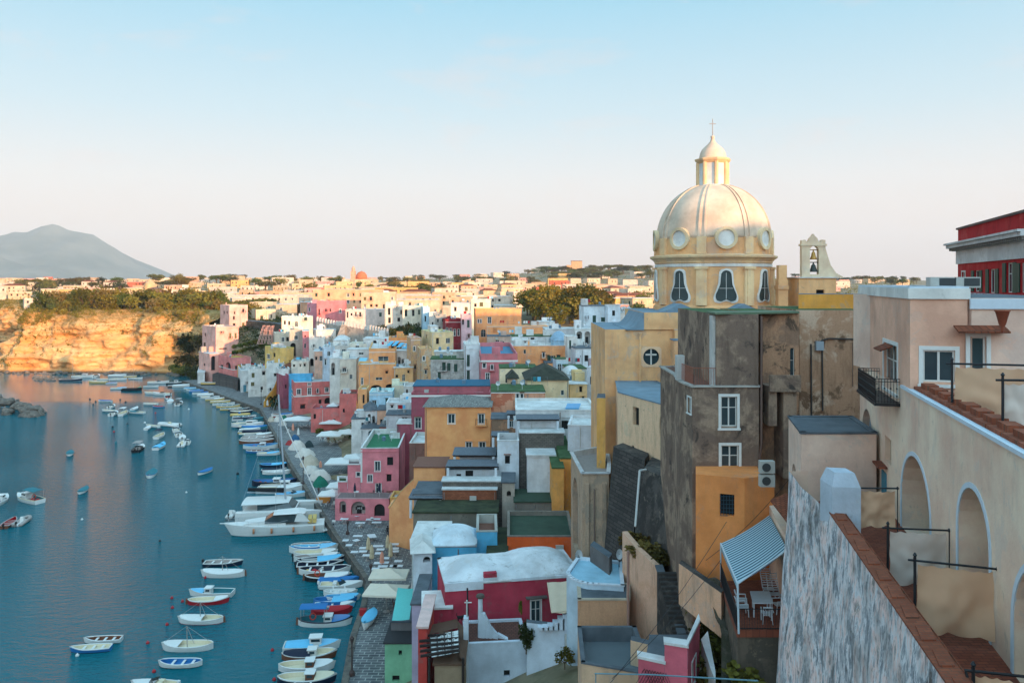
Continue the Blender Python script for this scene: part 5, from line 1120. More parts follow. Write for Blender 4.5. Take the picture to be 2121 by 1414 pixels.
# brown decayed building
BROWN=decay(C(124,104,92),C(166,142,122),C(74,66,62),'brown_stained_render',.36,(.48,.56),(.56,.64)); STONE=decay(C(182,142,114),C(206,176,152),C(122,94,74),'exposed_stone_render',.4,(.5,.56),(.54,.6))
def brown():
    zt=38.0
    r,fs=PB('tall dark brown decaying house with two white framed windows','brown_house','house',[XY(1396,55),XY(1408,51),XY(1434,48.6),XY(1572,48.6),(XY(1572,48.6)[0],60),(XY(1396,55)[0],60)],14,33.6,BROWN,flat('terrace_floor',C(120,80,66),.9),[(2,1510,852,33,62,'W'),(2,1512,951,36,58,'W'),(1,1428,838,7,30,'w')],cap=plaster(C(176,170,162),.8),over=.05)
    PB('','','',[XY(1484,48.7),(XY(1571,48.7)),(XY(1571,48.7)[0],60),(XY(1484,48.7)[0],60)],33.6,zt,BROWN,greenroof(),root=r,part='upper_wall',rname='upper_roof')
    PB('','','',[XY(1575,50.4),XY(1655,50.4),(XY(1655,50.4)[0],60),(XY(1573,50.4)[0],60)],18,zt-.02,decay(C(150,118,98),C(186,142,112),C(86,72,62),'brown_render_b',.4),greenroof(),[(0,1641,755,9,70,'A')],root=r,part='side_wall',rname='side_roof')
    PB('','','',[XY(1656,53),XY(1800,53),(XY(1800,53)[0],62),(XY(1656,53)[0],62)],18,38.1,STONE,greenroof(),root=r,part='stone_wall',rname='stone_roof')
    mb=MB(); a=P(1480,650,48.5); b=P(1656,655,50.2); mb.hexa([(a.x,48.3,zt),(b.x,50.2,zt),(b.x,52,zt),(a.x,50.5,zt)],[(a.x,48.3,zt+.12),(b.x,50.2,zt+.12),(b.x,52,zt+.12),(a.x,50.5,zt+.12)]); mb.build('roof_edge',flat('green_sheet_edge',C(92,108,86),.8),r)
    mb=MB(); mb.path([P(1577,655,48.9),P(1577,920,48.3),P(1572,960,48.3),P(1567,1078,46.5)],.075,6); mb.build('downpipe',paint('pipe_dark_rust',C(96,74,66)),r)
    mb=MB(); mb.path([P(1785,703,52.9),P(1716,701,52.9),P(1700,706,52.9)],.06,5); mb.path([P(1703,712,52.9),P(1704,850,52.9)],.06,5); mb.path([P(1680,712,52.9),P(1681,862,52.9)],.06,5); mb.path([P(1766,710,52.9),P(1766,800,52.9)],.02,4); mb.build('cable_run',paint('cable_dark',C(60,56,54)),r)
    mb=MB(); c=P(1697,716,52.85); mb.box((c.x-.25,52.7,c.z-.3),(c.x+.25,52.99,c.z+.3)); mb.build('junction_box',paint('grey_box',C(150,158,166)),r)
    mb=MB(); x0,x1=XY(1588,49)[0],XY(1652,49)[0]; mb.box((x0,48.4,33.3),(x1,50.4,33.6)); mb.box((x0,48.4,33.6),(x1,48.6,34.3)); mb.box((x0,48.6,31.2),(x0+.5,50.4,33.3)); mb.box((x1-1.0,48.6,28),(x1-.2,50.4,33.3)); mb.build('old_balcony',BROWN,r)
    # terrace railing, white corner pier
    mb=MB()
    pts=[P(1431,768,51.5),P(1434,772,49),P(1482,790,48.7)]
    b0=Vector((*XY(1412,51.5),33.7)); b1=Vector((*XY(1436,48.9),33.7)); b2=Vector((*XY(1483,48.75),33.7))
    for a,b in ((b0,b1),(b1,b2)):
        mb.tube(a+Vector((0,0,1)),b+Vector((0,0,1)),.025,.025,4); n=int((b-a).length/.14)
        for i in range(n+1): q=a.lerp(b,i/n); mb.tube(q,q+Vector((0,0,1)),.012,.012,4)
    mb.build('railing',paint('rusty_rail',C(150,84,62),.8),r)
    mb=MB(); q=XY(1412,52); mb.box((q[0]-.4,51.6,33.6),(q[0]+.1,52.2,35.2)); q=XY(1477,48.9); mb.box((q[0]-.05,48.95,33.6),(q[0]+.22,49.6,37.9)); mb.build('white_pier',plaster(C(196,194,190),.8),r)
brown()
PB('mustard yellow parapet roof wall behind the brown stone house','parapet_wall','wall',[XY(1654,56),XY(1800,56),XY(1800,60),XY(1654,60)],37,39.1,plaster(C(228,158,72),.4),None)
mb=MB(); 
OCHW=plaster(C(234,142,80),.2)
PB('bright orange ochre wall house with barred window below the brown house','ochre_house','house',[XY(1441,46.6),XY(1542,45.6),XY(1604,46.4),(16,56),XY(1441,52)],18,28.75,OCHW,OCHW,[(0,1506,1045,30,44,'k')])
mb=MB()
for i in range(5): mb.tube(P(1493+i*6,1025,45.95),P(1493+i*6,1066,45.95),.018,.018,4)
for i in range(6): mb.tube(P(1491,1027+i*8,45.94),P(1520,1028+i*8,45.94),.018,.018,4)
tag(mb.build('window_grille',paint('iron_blue',C(40,70,84))),'blue iron grille over the window in the orange wall','grille')
for i,y in enumerate((966,994)):
    r=thing('air_conditioner',('upper' if i==0 else 'lower')+' air conditioner on the wall left of the small peach block','air conditioner',tuple(P(1588,y+12,44)),0,'stacked air conditioners'); c=P(1588,y,44); mb=MB(); mb.box((c.x-.4,43.8,c.z-.33),(c.x+.4,44.2,c.z+.33)); mb.build('casing',paint('ac_casing',C(176,176,170)),r)
    mb=MB(); mb.lathe([(.24,0),(.24,.02)],(0,0,0),16); mb.v=[(c.x-.08+x,43.79-z,c.z+y_) for x,y_,z in mb.v]; mb.build('fan_grille',paint('ac_dark',C(60,64,66)),r)
# peach house on the right
def WX(d): return 7.75+.256*d
def wd(px): a=(px-CX)/F; return 7.75/(a-.256)
PEAM=plaster(C(246,204,180),.35); PEAM2=plaster(C(232,178,152),.2); PEAM3=plaster(C(236,196,176),.3)
TERR=brick('terracotta_paving',C(150,84,62),C(128,68,52),C(96,58,48),w=.32,h=.16,axes='floor',bmp=.3)
FLZ=29.8
def peach():
    r=thing('peach_house','large peach house with stair wall arches and iron balcony at right','house',(15,30,20))
    lo=[(WX(42.9),42.9),(WX(8),8),(16,8),(30,31),(30,42.9)]
    f=Face(lo[0],lo[1])
    def hl(px0,px1,y0,y1,arch,rv):
        a0=f.hit(px0,900)[0]; a1=f.hit(px1,900)[0]; pm=(px0+px1)/2; a,zt,d=f.hit(pm,y0); _,zb,_=f.hit(pm,y1); return (min(a0,a1),max(a0,a1),zb,zt,arch,rv)
    A1=hl(1868,1927,948,1126,1,1.3); A2=hl(1985,2050,1014,1180,1,1.3); A3=(f.hit(2100,1200)[0],f.hit(2100,1200)[0]+4.3,FLZ,33.2,1,1.3)
    A1=(A1[0],A1[1],FLZ,A1[3],1,1.3); A2=(A2[0],A2[1],FLZ,A2[3],1,1.3)
    NI=hl(1786,1806,847,1010,1,.35); W1=hl(1833,1846,906,958,0,.25)
    mb=MB(); facade(mb,lo[0],lo[1],19,35.6,[A1,A2,A3,NI,W1]); 
    for i in range(1,5): facade(mb,lo[i],lo[(i+1)%5],19,35.6)
    mb.build('wall',PEAM,r)
    for h in (A1,A2,A3):
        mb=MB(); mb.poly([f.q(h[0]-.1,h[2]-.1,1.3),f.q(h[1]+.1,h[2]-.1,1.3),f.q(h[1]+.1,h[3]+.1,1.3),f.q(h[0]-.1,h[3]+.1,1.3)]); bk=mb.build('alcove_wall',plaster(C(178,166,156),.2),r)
        mb=MB(); a,b=h[0],h[1]; rr=(b-a)/2; ry=min(rr,(h[3]-h[2])*.6); sp=h[3]-ry; K=16; e=.17
        pi_=[(a,h[2])]+[(a+rr-rr*math.cos(PI*k/K),sp+ry*math.sin(PI*k/K)) for k in range(K+1)]+[(b,h[2])]
        po=[(a-e,h[2])]+[(a+rr-(rr+e)*math.cos(PI*k/K),sp+(ry+e)*math.sin(PI*k/K)) for k in range(K+1)]+[(b+e,h[2])]
        for k in range(len(pi_)-1):
            mb.hexa([f.q(*pi_[k],-.03),f.q(*pi_[k+1],-.03),f.q(*po[k+1],-.03),f.q(*po[k],-.03)],[f.q(*pi_[k],.02),f.q(*pi_[k+1],.02),f.q(*po[k+1],.02),f.q(*po[k],.02)])
        mb.build('arch_trim',paint('trim_pale_blue_white',C(196,208,218),.8),r)
    mb=MB(); mb.poly([f.q(NI[0],NI[2],.34),f.q(NI[1],NI[2],.34),f.q(NI[1],NI[3],.34),f.q(NI[0],NI[3],.34)]); mb.build('niche_panel',paint('niche_blue_grey',C(150,164,180),.8),r)
    mb=MB(); mb.poly([f.q(W1[0],W1[2],.24),f.q(W1[1],W1[2],.24),f.q(W1[1],W1[3],.24),f.q(W1[0],W1[3],.24)]); mb.build('niche_panel',plaster(C(176,160,134)),r)
    # small blue door with hood
    a,z,d=f.hit(1832,998); mb=MB(); fbox(mb,f,a-.5,a+.5,FLZ,z+.5,-.04,0); mb.build('door',GLs('t'),r); mb=MB(); fbox(mb,f,a-.7,a+.7,z+.75,z+.83,-.4,0); mb.build('door_hood',TERR,r)
    # upper storey
    C1=(WX(31.8),31.8); C2=(17.9,31.3)
    up=[lo[0],C1,C2,(21.5,42.9)]
    PB('','','',up,35.6,39.75,PEAM2,greyroof(),[(0,1845,758,28,92,'W'),(1,1945,758,66,66,'W',.12)],root=r,part='upper_wall',rname='upper_roof',band=[((0,1),.02,.42,WTRIM)],cap=paint('trim_pale_blue_white',C(196,208,218),.8))
    PB('','','',[(18.0,31.2),(24.5,30.6),(24.5,42),(18.0,42)],35.6,39.35,PEAM3,greyroof(),[(0,2026,735,34,76,'W')],root=r,part='side_wall',rname='side_roof',band=[((0,),.02,.4,paint('trim_pale_blue_white',C(196,208,218),.8))])
    # parapet with white edge and stepped brick
    mb=MB(); a0=f.hit(1870,800)[0]; fbox(mb,f,a0,f.L,35.6,35.72,-.1,.12); mb.build('wall_coping',paint('trim_pale_blue_white',C(196,208,218),.8),r)
    mb=MB(); a=a0+.1; k=0
    while a<f.L-1.2:
        fbox(mb,f,a,a+1.15,35.6,35.84+.0*k,.12,.75); fbox(mb,f,a+.35,a+1.15,35.84,36.02,.3,.75); a+=1.25; k+=1
    mb.build('brick_steps',brick('terracotta_brick_coping',C(158,88,62),C(134,72,52),C(110,78,64),w=.26,h=.13,axes='floor'),r)
    mb=MB(); mb.poly([f.q(a0,35.602,.7),f.q(f.L,35.602,.7),(16,8,35.602),(30,31,35.602)]); mb.build('terrace_floor',TERR,r)
    # tile hoods
    for e,px,py,w in ((Face(lo[0],C1),1841,720,.8),(Face((18.0,31.2),(24.5,30.6)),2027,682,.95)):
        a,z,d=e.hit(px,py); mb=MB(); mb.hexa([e.q(a-w,z-.12,-.5),e.q(a+w,z-.12,-.5),e.q(a+w,z+.1,0),e.q(a-w,z+.1,0)],[e.q(a-w,z-.06,-.5),e.q(a+w,z-.06,-.5),e.q(a+w,z+.16,0),e.q(a-w,z+.16,0)]); mb.build('tile_hood',tiles(),r)
    # balcony
    d0,d1=wd(1822),wd(1864); a0_,a1_=f.hit(1822,840)[0],f.hit(1864,840)[0]; zb=f.hit(1845,822)[1]-.02
    mb=MB(); fbox(mb,f,a0_-.1,a1_+.1,zb-.12,zb,-1.0,0); bal=mb.build('balcony',paint('balcony_iron',C(34,32,34)),r); mb=MB()
    def bar(p,q,w=.014): mb.tube(p,q,w,w,4)
    for (pa,pb) in (((a0_,0),(a0_,-.95)),((a0_,-.95),(a1_,-.95)),((a1_,-.95),(a1_,0))):
        for z in (zb+.06,zb+.9,zb+1.02): bar(f.q(pa[0],z,pa[1]),f.q(pb[0],z,pb[1]),.02)
        L=math.hypot(pa[0]-pb[0],pa[1]-pb[1]); n=int(L/.11)
        for i in range(n+1):
            u=i/n; x=pa[0]+(pb[0]-pa[0])*u; y=pa[1]+(pb[1]-pa[1])*u; bar(f.q(x,zb,y),f.q(x,zb+1.02,y),.012)
            if i%2: 
                for z in (.3,.62): c=f.q(x,zb+z,y); mb.lathe([(.01,-.05),(.045,0),(.01,.05)],tuple(c),5)
    mb.build('balcony_railing',paint('balcony_iron',C(34,32,34)),bal)
    mb=MB(); c=P(2083,656,29.9); mb.lathe([(.03,-.62),(.07,-.5),(.05,-.42),(.12,-.3),(.24,.18),(.27,.2),(.27,.24)],(c.x,c.y+.2,c.z),14); tag(mb.build('wall_planter',paint('terracotta_clay',C(136,72,50),.8),None,True),'terracotta cone shaped planter on the upper peach wall','planter')
    # lower terrace floor and outer wall
    mb=MB(); mb.poly([(WX(42),42,FLZ),(13.4,36,FLZ),(OX(8)+.35,8,FLZ),(WX(8),8,FLZ)]); o=mb.build('terrace_paving',TERR); struct(o)
def OX(d): return 9.85+.2*(d-18.3)
peach()
STW=None
def stained():
    m,t,b=nt('flaking_painted_wall'); b.inputs['Roughness'].default_value=.95; b.inputs['Specular IOR Level'].default_value=.15
    v=coord(t,(1.3,1.2,.6)); n1=nz(t,v,1.0,6,.7,.4); n2=nz(t,coord(t,(1.6,1.5,.6)),3.2,5,.7,.3); n3=nz(t,coord(t),.6,5,.6)
    c=ramp(t,n1,[(.36,C(96,88,84)),(.4,C(148,152,158)),(.46,C(150,154,160)),(.48,C(214,216,220)),(.54,C(218,208,208)),(.56,C(228,196,188)),(.61,C(222,204,200)),(.63,C(158,146,136)),(.68,C(156,156,160)),(.7,C(212,212,214))])
    c=mixc(t,ramp(t,n2,[(.52,0.0),(.6,.6)]),c,C(104,104,112)); c=mixc(t,ramp(t,n2,[(.34,.9),(.46,0.0)]),c,C(222,216,216)); c=mixc(t,ramp(t,n3,[(.5,0.0),(.68,.6)]),c,C(112,108,104))
    t.links.new(c,b.inputs['Base Color']); bump(t,b,n1,.6,.05)
    r=thing('terrace_wall','tall flaking pale blue and pink terrace wall with brick coping','wall',(10,20,6))
    mb=MB(); zt=31.0
    tl=[(12.75,36.6,31.3),(12.45,34.2,31.15),(OX(31),31,zt),(OX(26),26,zt),(OX(22),22,zt),(OX(18),18,zt),(OX(13),13,zt),(OX(8),8,zt)]
    def fn(u,v_):
        k=u*(len(tl)-1); i=min(int(k),len(tl)-2); q=k-i; a=Vector(tl[i]).lerp(Vector(tl[i+1]),q); dz=(a.z-5)*v_
        return (a.x-.055*dz-.3*v_*v_ + .06*noise.noise((a.y*.5,dz*.5,0)), a.y+.02*dz, a.z-dz)
    mb.grid(fn,60,40); mb.build('wall_face',m,r,True)
    mb=MB(); mb.poly([(12.75,36.6,31.3),(13.6,36.6,31.3),(13.6,36.6,12),(12.0,36.6,12)]); mb.build('end_face',PEAM,r)
    mb=MB()
    for i in range(2,len(tl)-1):
        a,b_=Vector(tl[i]),Vector(tl[i+1]); n=max(1,int((b_-a).length/1.35))
        for k in range(n):
            p=a.lerp(b_,k/n); q=a.lerp(b_,(k+1)/n); mb.hexa([(p.x-.05,p.y,zt),(q.x-.05,q.y+.005,zt),(q.x+.5,q.y+.005,zt),(p.x+.5,p.y,zt)],[(p.x-.05,p.y,zt+.06),(q.x-.05,q.y+.005,zt+.06),(q.x+.5,q.y+.005,zt+.06),(p.x+.5,p.y,zt+.06)])
            mb.hexa([(p.x+.14,p.y,zt+.06),(q.x+.14,q.y+.5,zt+.06),(q.x+.5,q.y+.5,zt+.06),(p.x+.5,p.y,zt+.06)],[(p.x+.14,p.y,zt+.1),(q.x+.14,q.y+.5,zt+.1),(q.x+.5,q.y+.5,zt+.1),(p.x+.5,p.y,zt+.1)])
            mb.hexa([(p.x+.5,p.y,FLZ),(q.x+.5,q.y,FLZ),(q.x+.52,q.y,FLZ),(p.x+.52,p.y,FLZ)],[(p.x+.5,p.y,zt+.1),(q.x+.5,q.y,zt+.1),(q.x+.52,q.y,zt+.1),(p.x+.52,p.y,zt+.1)])
    mb.build('brick_coping',brick('terracotta_brick_coping',C(158,88,62),C(134,72,52),C(110,78,64),w=.26,h=.13,axes='floor'),r)
    r2=thing('wall_pillar','white topped weathered pillar on the terrace wall','pillar',(OX(31)+.3,31,30.8)); mb=MB(); x=OX(31)-.05
    lo=[(x,31.6),(x+1.05,31.25),(x+1.05,30.3),(x,30.75)]
    lo=[(x,30.7),(x+1.02,30.5),(x+1.02,31.7),(x,31.9)]
    mb.hexa([(*p,29.9) for p in lo],[(*p,32.1) for p in lo]); c=Vector((x+.51,31.2)); mb.hexa([(*p,32.1) for p in lo],[(*(c+(Vector(p)-c)*.7),32.62) for p in lo]); mb.build('shaft',plaster(C(188,198,210),.4),r2)
stained()
CLT=flat('cream_canvas',C(208,168,136),.9,0,.05,1.5); IRON=paint('black_iron',C(30,32,36),.5)
def screen(label,xl,xr,yb0,yb1,d0,d1,ytc,ybc,zpb,scal=.1,bracket=None,col=CLT):
    A=P(xl,yb0,d0); B=P(xr,yb1,d1); r=thing('canvas_screen',label,'screen',(A.x,A.y,zpb),0,'canvas screens on the peach terraces')
    mb=MB(); mb.tube(A-(B-A).normalized()*.18,B,.035,.035,6); mb.tube((A.x,A.y,zpb),A+Vector((0,0,.1)),.04,.04,6); mb.lathe([(.02,-.06),(.06,0),(.02,.07)],(A.x,A.y,A.z+.15),8); mb.lathe([(.02,-.06),(.06,0),(.02,.07)],tuple(B),8); mb.tube((B.x,B.y,zpb+.2),B,.02,.02,5)
    if bracket: q=P(*bracket); mb.tube((A.x,A.y,zpb+.12),q,.03,.03,6)
    mb.build('frame',IRON,r); mb=MB(); z1=A.z-.1; z1b=B.z-.1; hh=(ybc-ytc)/F*(d0+d1)/2
    def fn(u,v):
        u2=.04+.92*u; p=A.lerp(B,u2); zz=(z1+(z1b-z1)*u2)-hh*v
        if v>.9: zz-=scal*abs(math.sin(u*PI*2.5))
        zz-=.05*abs(math.sin(u*PI*5))*(1-v)
        return (p.x,p.y+.05*math.sin(u*7+v*3)+.06*noise.noise((u*5,v*4,xl*.1))*(1+v),zz)
    mb.grid(fn,32,18); mb.build('canvas',col,r,True); return r
screen('farthest lower canvas screen, hung between white pillar and first arch',1764,1859,1010,1011,30.9,30.6,1017,1088,30,.12)
screen('middle lower canvas screen in front of the first arch',1839,1966,1093,1098,26.6,26.4,1100,1205,30.2,.1,(1803,1170,27.2),flat('grey_canvas',C(206,190,178),.9,0,.05,1.5))
screen('nearest lower beige canvas screen with scalloped hem',1895,2066,1160,1178,22.3,22.0,1170,1305,30.4,.1,(1852,1254,22.9))
screen('canvas screen cut by the bottom right corner of the picture',2016,2140,1389,1402,17.8,17.6,1402,1480,30.6,.1,(2000,1388,18))
screen('upper canvas screen on the brick parapet near the grey window',1972,2150,753,757,27.0,25.5,762,872,35.9,.02)
screen('second upper canvas screen cut by the right picture edge',2077,2190,787,788,23.2,22.6,795,885,35.9,.02,None,flat('grey_canvas',C(206,190,178),.9,0,.05,1.5))
for i,px in enumerate((1950,2001)):
    d=36; c=P(px,583,d); r=thing('air_conditioner',('left' if i==0 else 'right')+' air conditioner on the peach house roof','air conditioner',(c.x,d,39.75),0,'rooftop air conditioners'); mb=MB(); mb.box((c.x-.6,d-.2,39.72),(c.x+.55,d+.2,40.2)); mb.build('casing',paint('ac_casing',C(176,176,170)),r); mb=MB(); mb.box((c.x-.2,d-.22,39.8),(c.x+.5,d-.2,40.15)); mb.build('grille',paint('ac_dark',C(60,64,66)),r)
# small peach block with dark roof
PB('small peach block with dark flat roof left of the big peach house','peach_block','building',[(14.65,42.2),XY(1660,37.6),(17.2,37.6),(18,42.2)],20,32.85,PEAM3,greyroof(),[(0,1645,990,10,58,'A')],cap=greyroof())
# red building
REDM=decay(C(182,48,50),C(190,72,68),C(136,40,42),'red_weathered_plaster',.5,(.5,.6),(.58,.66))
def redb():
    A=(34.7,62);B=(29.2,44.5); f=Face(A,B)
    r,fs=PB('tall red palace with white cornice and green shutters at the right edge','red_palace','house',[A,B,(46,40),(50,62)],30,42.75,REDM,greyroof(),
      [(0,2024,582,11,44,'og'),(0,2056,582,13,50,'og'),(0,2092,575,14,62,'og'),(0,2122,575,16,62,'og'),(0,1996,585,7,44,'w')])
    WD=plaster(C(206,204,204),.7); mb=MB()
    for off,h,dp in ((41.35,1.0,.12),(42.35,.22,.35),(42.57,.25,.7),(42.82,.14,.85)):
        fbox(mb,f,-dp,f.L,off,off+h,-dp,-.001); g=Face((44,70),A)
    mb.build('cornice',WD,r); mb=MB(); i=0.0
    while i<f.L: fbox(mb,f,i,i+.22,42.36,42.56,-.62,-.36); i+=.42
    mb.build('dentil_row',paint('dentil_grey_stone',C(110,104,98),.9),r)  # dentils in a darker grey than the rest of the cornice
    mb=MB(); fbox(mb,f,.15,f.L,42.97,44.0,-.02,.4); mb.build('attic_wall',REDM,r); mb=MB(); fbox(mb,f,.05,f.L,44.0,44.15,-.15,.5); mb.build('attic_coping',plaster(C(110,90,84),.8),r)
    mb=MB(); fbox(mb,f,0,f.L,36.5,39.2,-.5,-.02); mb.build('balcony_parapet',decay(C(200,196,204),C(170,110,110),C(186,186,190),'pink_white_flaked',.9),r)
redb()
# awning balcony
def awning():
    r=thing('awning_balcony','tiled balcony with iron railing under a blue striped awning','balcony',(11.5,40,22))
    fl=[XY(1526,38),XY(1617,38),XY(1640,44.5),XY(1492,44.2)]
    mb=MB(); mb.prism(fl,23.05,23.4); mb.build('floor',TERR,r); mb=MB(); mb.prism([(p[0]+.05,p[1]+.05) for p in fl],14,23.05); mb.build('support_wall',decay(C(110,98,86),C(90,82,74),C(132,118,100),'rough_support',.5),r)
    mb=MB()
    def rail(a,b):
        a=Vector((*a,23.4)); b=Vector((*b,23.4)); 
        for z in (.08,1.0): mb.tube(a+Vector((0,0,z)),b+Vector((0,0,z)),.025,.025,4)
        n=int((b-a).length/.12)
        for i in range(n+1): q=a.lerp(b,i/n); mb.tube(q,q+Vector((0,0,1.0)),.011,.011,4)
    rail(fl[3],fl[0]); rail(fl[0],fl[1]); mb.build('railing',IRON,r)
    P1,P2,P3,P4=P(1493,1125,44.2),P(1594,1066,46),P(1631,1138,39),P(1528,1208,37.6)
    m,t,b=nt('striped_awning_cloth'); b.inputs['Roughness'].default_value=.85
    uv=N(t,'ShaderNodeUVMap'); sx=N(t,'ShaderNodeSeparateXYZ'); t.links.new(uv.outputs[0],sx.inputs[0]); mu=N(t,'ShaderNodeMath',operation='MULTIPLY'); mu.inputs[1].default_value=19; t.links.new(sx.outputs[0],mu.inputs[0]); fr=N(t,'ShaderNodeMath',operation='FRACT'); t.links.new(mu.outputs[0],fr.inputs[0])
    t.links.new(ramp(t,fr.outputs[0],[(.0,C(170,196,204)),(.48,C(170,196,204)),(.52,C(16,70,92)),(.96,C(16,70,92)),(1.0,C(170,196,204))]),b.inputs['Base Color'])
    mb=MB(); n=24
    def fn(u,v): p=P1.lerp(P4,u).lerp(P2.lerp(P3,u),v); return (p.x,p.y,p.z-.12*math.sin(PI*v))
    mb.grid(fn,n,8); 
    mb.grid(lambda u,v:(lambda p:(p.x-.02,p.y,p.z-.28*v))(P1.lerp(P4,u)),n,1)
    o=mb.build('awning',m,r); me=o.data; ul=me.uv_layers.new(name='UVMap')
    nv=(n+1)*9
    for li,lp in enumerate(me.loops):
        vi=lp.vertex_index; u=(vi//9)/n if vi<nv else ((vi-nv)//2)/n; ul.data[li].uv=(u,0)
    mb=MB(); mb.tube(P1,P4,.05,.05,6); mb.tube(P4,P3,.045,.045,6); mb.tube(P4,(P4.x+.05,P4.y,23.4),.05,.05,6); mb.tube(P1,(P1.x,P1.y,23.4),.04,.04,6); mb.build('awning_frame',paint('frame_pale_blue',C(186,200,208)),r)
    PL=paint('white_plastic',C(196,200,206),.5)
    # table
    c=P(1566,1224,40.6); t_=thing('garden_table','white oblong plastic garden table on the awning balcony','table',(c.x,c.y,23.4)); mb=MB(); zt=24.12
    mb.hexa([(c.x-.55,c.y-1.3,zt),(c.x+.45,c.y-1.3,zt),(c.x+.75,c.y+.2,zt),(c.x-.25,c.y+.2,zt)],[(c.x-.55,c.y-1.3,zt+.05),(c.x+.45,c.y-1.3,zt+.05),(c.x+.75,c.y+.2,zt+.05),(c.x-.25,c.y+.2,zt+.05)]); mb.build('table_top',PL,t_)
    for x,y in ((-.45,-1.15),(.35,-1.15),(.6,.05),(-.15,.05)): mb=MB(); mb.tube((c.x+x,c.y+y,23.4),(c.x+x,c.y+y,zt),.04,.035,6); mb.build('leg',PL,t_)
    def chair(x,y,rz,lab):
        q=thing('plastic_chair',lab,'chair',(x,y,23.4),rz,'white plastic chairs on the awning balcony'); M_=ROOTM[q.name]; W=lambda *a:M_@Vector(a)
        mb=MB(); mb.hexa([W(-.24,-.24,.42),W(.24,-.24,.42),W(.22,.22,.4),W(-.22,.22,.4)],[W(-.24,-.24,.45),W(.24,-.24,.45),W(.22,.22,.43),W(-.22,.22,.43)]); mb.build('seat',PL,q)
        mb=MB()
        for k in range(5): xx=-.2+.1*k; mb.tube(W(xx,.22,.43),W(xx*1.05,.34,.84),.022,.022,4)
        mb.tube(W(-.23,.34,.84),W(.23,.34,.84),.035,.035,5); mb.build('backrest',PL,q)
        for sx_ in (-1,1):
            mb=MB(); mb.tube(W(sx_*.26,.28,.62),W(sx_*.26,-.2,.64),.03,.03,5); mb.tube(W(sx_*.26,-.2,.64),W(sx_*.24,-.24,.0),.025,.025,5); mb.build('armrest',PL,q)
            mb=MB(); mb.tube(W(sx_*.21,.22,.42),W(sx_*.24,.28,0),.028,.022,5); mb.build('leg',PL,q)
    chair(c.x-.95,c.y-.9,R(90),'white plastic chair left of the balcony table near the railing')
    chair(c.x-.75,c.y-.1,R(80),'white plastic chair left of the balcony table toward the back')
    chair(c.x+.95,c.y-.6,R(-80),'white plastic chair right of the balcony table')
    chair(c.x+.0,c.y-1.75,R(170),'white plastic chair at the near end of the balcony table')
    for i,(px,py,d) in enumerate(((1590,1188,42.3),(1603,1196,41.6))):
        q=P(px,py,d); r_=thing('deck_chair',('left' if i==0 else 'right')+' slatted white reclining chair at the balcony back','deck chair',(q.x,q.y,23.4),0,'reclining chairs under the awning'); mb=MB()
        for k in range(9): z=.4+k*.1; mb.tube((q.x-.26,q.y+k*.06,23.4+z),(q.x+.26,q.y+k*.06,23.4+z),.03,.03,4)
        for k in range(5): mb.tube((q.x-.26,q.y-k*.1,23.8),(q.x+.26,q.y-k*.1,23.8),.03,.03,4)
        mb.build('slats',PL,r_); mb=MB()
        for s_ in (-.27,.27): mb.tube((q.x+s_,q.y,23.75),(q.x+s_,q.y+.5,24.65),.025,.025,4); mb.tube((q.x+s_,q.y-.45,23.4),(q.x+s_,q.y+.2,24.0),.022,.022,4); mb.tube((q.x+s_,q.y+.2,23.4),(q.x+s_,q.y-.4,23.85),.022,.022,4)
        mb.build('frame',PL,r_)
awning()
mb=MB(); A,B=P(1596,1038,44),P(1637,1092,38.5); mb.hexa([A,B,B+Vector((.9,.1,.35)),A+Vector((.9,.1,.35))],[A+Vector((0,0,.1)),B+Vector((0,0,.1)),B+Vector((.9,.1,.45)),A+Vector((.9,.1,.45))]); tag(mb.build('tile_canopy',tiles()),'small red tile canopy above the striped awning','canopy')
PB('house side wall between striped awning and flaking terrace wall','side_wall','wall',[(15.0,46.6),(13.65,38.9),(14.3,38.7),(17,47)],16,27.0,PEAM,PEAM)
PB('low peeling peach wall in front of the orange ochre house','garden_wall','wall',[XY(1406,47),XY(1494,42.5),XY(1500,43),XY(1412,47.6)],21,22.5+.9,decay(C(232,180,146),C(216,176,150),C(150,160,168),'peach_peeling',.8,(.5,.6),(.62,.66)),DARKP)
# stair and stair wall
def stairwall():
    r=thing('stair_wall','tall peach wall with grey repair patches beside the dark stone stair','wall',(8,52,10)); mb=MB()
    top=[P(1289,1100,60),P(1318,1135,57.5),P(1358,1172,55.5),P(1380,1235,52.5),P(1405,1315,49)]
    for a,b in zip(top,top[1:]):
        mb.hexa([(a.x,a.y,6),(b.x,b.y,6),(b.x+.4,b.y+.1,6),(a.x+.4,a.y+.1,6)],[a,b,b+Vector((.4,.1,0)),a+Vector((.4,.1,0))])
    mb.build('wall',decay(C(228,182,154),C(218,170,140),C(126,128,126),'peach_patched',.45,(.5,.6),(.66,.68)),r)
    mb=MB()
    for a,b in zip(top[2:],top[3:]): mb.hexa([a-Vector((.05,0,0)),b-Vector((.05,0,0)),b+Vector((.5,.1,0)),a+Vector((.5,.1,0))],[a+Vector((-.05,0,.1)),b+Vector((-.05,0,.1)),b+Vector((.5,.1,.1)),a+Vector((.5,.1,.1))])
    mb.build('coping',greyroof(),r)
    PB('','','',[P(1303,1150,54.5).xy,P(1400,1312,48.6).xy,(8.9,49.4),(8.6,56)],6,15.2,decay(C(228,182,154),C(218,170,140),C(126,128,126),'peach_patched',.45),None,root=r,part='lower_wall',rname='ledge')
    st=thing('stone_staircase','dark stone steps climbing behind the peach stair wall','staircase',(10,50,12)); mb=MB()
    for i in range(15):
        u=i/14; y=48.6+4.4*u; x=XY(1424-38*u,y)[0]; z=18.0+2.6*u; mb.box((x-.75,y,z-4),(x+.95,y+.32,z)); 
    mb.build('steps',DARKP,st)
